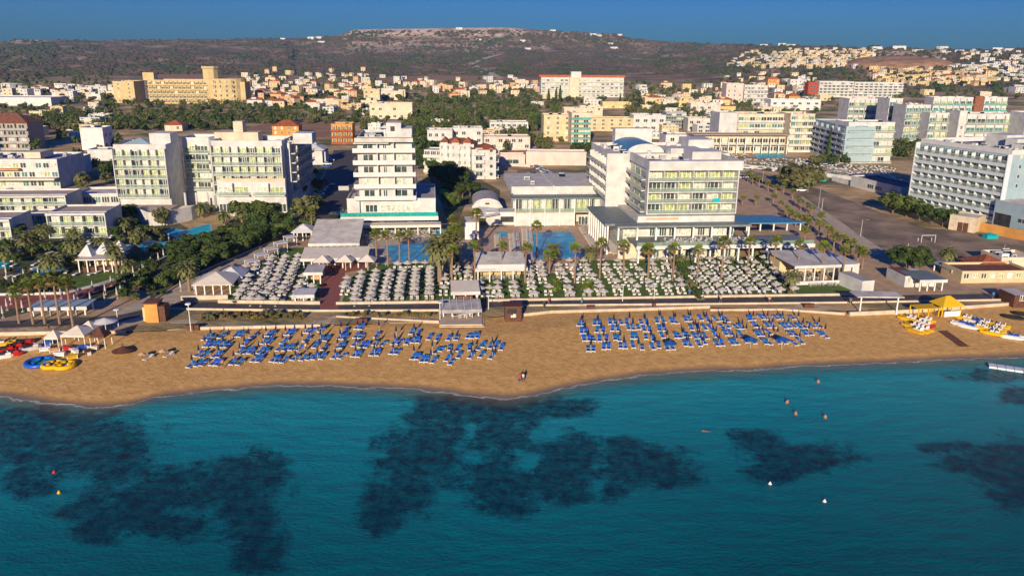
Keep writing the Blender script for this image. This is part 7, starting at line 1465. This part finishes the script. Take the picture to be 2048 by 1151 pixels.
# pontoon and buoys
m = MB(); p = G(2030, 740, 0); F = Frame((p.x, p.y, 0), -25)
for i in range(9): m.box(F, i*1.3-4, i*1.3-2.8, -.9, .9, .02, .35, M_wh)
single(m, 'pontoon', 'white floating pontoon at the right edge of the sea', 'pontoon', (p.x, p.y, 0))
for x, y, mm, nm_ in ((108, 944, M_red, 'small red buoy in the dark water lower left'), (118, 985, M_by, 'small yellow buoy lower left'), (1649, 1002, M_wh, 'small white buoy lower right'), (1540, 967, M_wh, 'tiny white buoy below the weed patch')):
    p = G(x, y, 0); m = MB(); m.cone((p.x, p.y, -.05), .28, .45, mm, 10); m.tube((p.x, p.y, -.2), (p.x, p.y, .0), .28, .28, mm, 10); m.tube((p.x, p.y, .3), (p.x, p.y, .55), .03, .03, M_tyre, 5); single(m, 'buoy', nm_, 'buoy', (p.x, p.y, 0))
# ================================================================ people
SK = mat('skin', (.42, .22, .13), .6)
def person(loc, face, label, shirt=(.5, .5, .5), pants=(.08, .08, .1), pose='walk', sc=1., wade=0., hair=(.04, .025, .015)):
    """one skinned body; clothing and hair are its children"""
    st = .22 if pose == 'walk' else .06
    J = {'pel': (0, 0, .95), 'bel': (0, 0, 1.12), 'ch': (0, .01, 1.32), 'nk': (0, .01, 1.48), 'hd': (0, .03, 1.60), 'tp': (0, .03, 1.70)}
    E = [('pel', 'bel'), ('bel', 'ch'), ('ch', 'nk'), ('nk', 'hd'), ('hd', 'tp')]; Rr = {'pel': .15, 'bel': .13, 'ch': .15, 'nk': .06, 'hd': .095, 'tp': .08}
    for s, nm in ((-1, 'l'), (1, 'r')):
        f = st*s; J['hp'+nm] = (.09*s, 0, .88); J['kn'+nm] = (.10*s, f*.6+.02, .48); J['an'+nm] = (.10*s, f-.02*0, .09); J['to'+nm] = (.11*s, f+.14, .03)
        J['sh'+nm] = (.19*s, 0, 1.40); J['el'+nm] = (.25*s, -f*.4, 1.14); J['wr'+nm] = (.25*s, -f*.9+.05, .90); J['ha'+nm] = (.25*s, -f*.9+.09, .81)
        E += [('pel', 'hp'+nm), ('hp'+nm, 'kn'+nm), ('kn'+nm, 'an'+nm), ('an'+nm, 'to'+nm), ('ch', 'sh'+nm), ('sh'+nm, 'el'+nm), ('el'+nm, 'wr'+nm), ('wr'+nm, 'ha'+nm)]
        for k, r in (('hp', .10), ('kn', .06), ('an', .042), ('to', .035), ('sh', .065), ('el', .042), ('wr', .03), ('ha', .035)): Rr[k+nm] = r
    if pose == 'swim':
        for k, (x, y, z) in list(J.items()): J[k] = (x*1.2, (z-1.4)*.9, (y)*.3-.05)
        for s, nm in ((-1, 'l'), (1, 'r')): J['el'+nm] = (.3*s, .25, -.05); J['wr'+nm] = (.25*s, .5, -.03); J['ha'+nm] = (.22*s, .6, -.03)
        J['hd'] = (0, .22, .06); J['tp'] = (0, .28, .12); J['nk'] = (0, .1, 0)
    names = list(J); me = bpy.data.meshes.new('person'); me.from_pydata([J[k] for k in names], [(names.index(a), names.index(b)) for a, b in E], [])
    o = bpy.data.objects.new('person', me); C.objects.link(o); m = o.modifiers.new('skin', 'SKIN'); m.use_smooth_shade = True; sv = me.skin_vertices[0].data
    for i, k in enumerate(names): sv[i].radius = (Rr[k], Rr[k]*.85); sv[i].use_root = (k == 'pel')
    s2 = o.modifiers.new('sub', 'SUBSURF'); s2.levels = s2.render_levels = 1; me.materials.append(SK)
    o.location = (loc[0], loc[1], loc[2]-wade); o.rotation_euler[2] = face; o.scale = (sc, sc, sc); tag(o, label, 'person')
    def cloth(nm, segs, col):
        cm = bpy.data.meshes.new(nm); vs_ = []; es = []; rr = []
        for a, b, r1, r2 in segs:
            vs_ += [J[a], J[b]]; es.append((len(vs_)-2, len(vs_)-1)); rr += [r1, r2]
        q = MB()
        for (a, b), r1, r2 in zip([(vs_[e[0]], vs_[e[1]]) for e in es], rr[::2], rr[1::2]): q.tube(a, b, r1, r2, mat('cloth_%02d%02d%02d' % tuple(int(c*99) for c in col), col, .9), 10)
        d = q.data(nm, smooth=True); c = bpy.data.objects.new(nm, d); C.objects.link(c); c.parent = o
    if pose != 'swim':
        if shirt: cloth('shirt', [('bel', 'ch', .165, .185), ('ch', 'nk', .185, .085), ('shl', 'ell', .085, .06), ('shr', 'elr', .085, .06), ('pel', 'bel', .175, .165)], shirt)
        cloth('trousers', [('pel', 'hpl', .17, .12), ('pel', 'hpr', .17, .12), ('hpl', 'knl', .118, .08), ('hpr', 'knr', .118, .08)], pants)
    cloth('hair', [('hd', 'tp', .105, .085)], hair)
    return o
p = beach_hit(1039, 766); person(p, 2.6, 'person in a red top walking at the water line below the beds', (.5, .05, .04), (.04, .06, .2))
p = beach_hit(1046, 764); person(p, 2.6, 'companion in light top beside the red topped walker', (.5, .5, .52), (.1, .1, .12))
pp = [(1097, 611, 'person in red standing on the promenade right of the kiosk', (.6, .03, .02)), (1441, 605, 'person with pale top walking the promenade, left one by the path', (.6, .5, .4)), (1538, 607, 'person in pink walking the promenade right of the garden path', (.6, .3, .25)), (1355, 594, 'person in white standing at the lawn edge', (.7, .7, .7)), (1163, 612, 'person in turquoise beside a bike on the promenade', (.02, .4, .35)), (1088, 618, 'person in dark clothes at the promenade kerb', (.03, .03, .04)), (968, 600, 'person in black beside the timber hut', (.03, .03, .03)), (1378, 592, 'person in blue leaning at the garden path gate', (.03, .2, .5)), (666, 546, 'person in black on the brick path', (.02, .02, .02)), (1700, 610, 'person in grey under the pale shelter', (.2, .2, .2)), (1985, 598, 'person in blue on the promenade by the restaurants', (.05, .2, .4)), (99, 663, 'person in dark clothes at the left promenade', (.03, .03, .04))]
for x, y, lab, c_ in pp: person(G(x, y), rnd.uniform(0, 6), lab, c_)
for x, y, lab in ((1636, 765, 'swimmer standing chest deep nearest the beach'), (1574, 806, 'swimmer left of the group of three in the sea'), (1591, 829, 'swimmer in the middle of the group of three in the sea'), (1650, 836, 'swimmer right of the group of three in the sea')): person(G(x, y, 0), rnd.uniform(0, 6), lab, None, (.3, .05, .05), 'stand', 1., .95)
person(G(1406, 861, 0), 1.2, 'swimmer lying flat making rings on the water', None, pose='swim')
p = beach_hit(446, 736); person(p, 1., 'person in a pink top among the left beach beds', (.6, .2, .15)); p = beach_hit(612, 702); person(p, 1., 'person bending by two grey beds in the left block', (.65, .45, .3))
# awning stalls in the far street etc. : a few blue and green tarps at the car park
for x, y, c_, lab in ((1642, 362, (.0, .42, .36), 'turquoise tarpaulin bundle at the top of the car park'), (1665, 352, (.0, .16, .14), 'dark green skip beside the turquoise bundle'), (1980, 476, (.0, .35, .38), 'small turquoise tarpaulin at the foot of the ochre fence'), (889, 386, (.03, .5, .06), 'bright green parasol in the garden behind the vaulted hall')):
    p = G(x, y); m = MB(); mm = mat('tarp_%d' % x, c_, .7); F = Frame((p.x, p.y, 2), 10); m.box(F, -1.8, 1.8, -1, 1, 0, 1.1, mm); m.cone((p.x, p.y, 3.1), 1.7, .6, mm, 7); single(m, 'tarpaulin' if 'parasol' not in lab and 'skip' not in lab else ('skip' if 'skip' in lab else 'garden_parasol'), lab, 'tarpaulin' if 'tarp' in lab else ('skip' if 'skip' in lab else 'parasol'), (p.x, p.y, 2))
# road sign frame, goal posts on the car park
p = G(1842, 485); m = MB(); F = Frame((p.x, p.y, 2), 5)
for a in (0, 4): m.box(F, a, a+.1, 0, .1, 0, 2, M_frame); m.box(F, a, a+.1, 1.6, 1.7, 0, 1., M_frame)
m.box(F, 0, 4.1, 0, .1, 2.003, 2.1, M_frame); single(m, 'goal_frame', 'white metal goal frame on the worn car park', 'goal', (p.x, p.y, 2))
# dark orange cliff-side fields: red soil strips on the plain
for pts in ([(745, 158), (870, 150), (1000, 152), (1040, 160), (860, 161), (760, 168)], [(290, 158), (330, 144), (420, 148), (450, 160)], [(480, 262), (660, 258), (664, 240), (700, 236), (560, 238)], [(600, 275), (668, 273), (670, 250), (605, 240)], [(60, 262), (140, 268), (150, 242), (70, 240)]):
    g = [hit(x, y) for x, y in pts]
    if all(g): m = MB(); m.face([(q.x, q.y, max(q.z, 2)+.12) for q in g], mat('red_soil', (.30, .145, .07), .95, col2=(.38, .22, .12), scale=.05)); struct(m.build('field'))
for pts in ([(925, 130), (945, 128), (985, 145), (1010, 158), (995, 158), (955, 142)], [(928, 129), (960, 118), (1000, 108), (1003, 110), (965, 121), (940, 133)]):
    g = [hit(x, y) for x, y in pts]; m = MB(); m.face([(q.x, q.y, q.z+.6) for q in g], M_pave); struct(m.build('hill_road'))

# ================================================================ air between the camera and the hills
hz = MB(); F = Frame((0, 0, 0), 0); hz.box(F, -4200, 4200, -2600, 3900, -6, 240, M_dark)
hm = bpy.data.materials.new('haze_air'); hm.use_nodes = True; ht = hm.node_tree; ht.nodes.remove(ht.nodes['Principled BSDF']); hv = ht.nodes.new('ShaderNodeVolumePrincipled'); ht.links.new(hv.outputs[0], ht.nodes['Material Output'].inputs['Volume'])
hv.inputs['Color'].default_value = (.35, .65, 1, 1); hv.inputs['Density'].default_value = .00006; hv.inputs['Anisotropy'].default_value = 0.
hz.mats = [hm]; o = hz.build('haze'); o['kind'] = 'stuff'; o['label'] = 'thin blue air haze over the land'; o['category'] = 'haze'
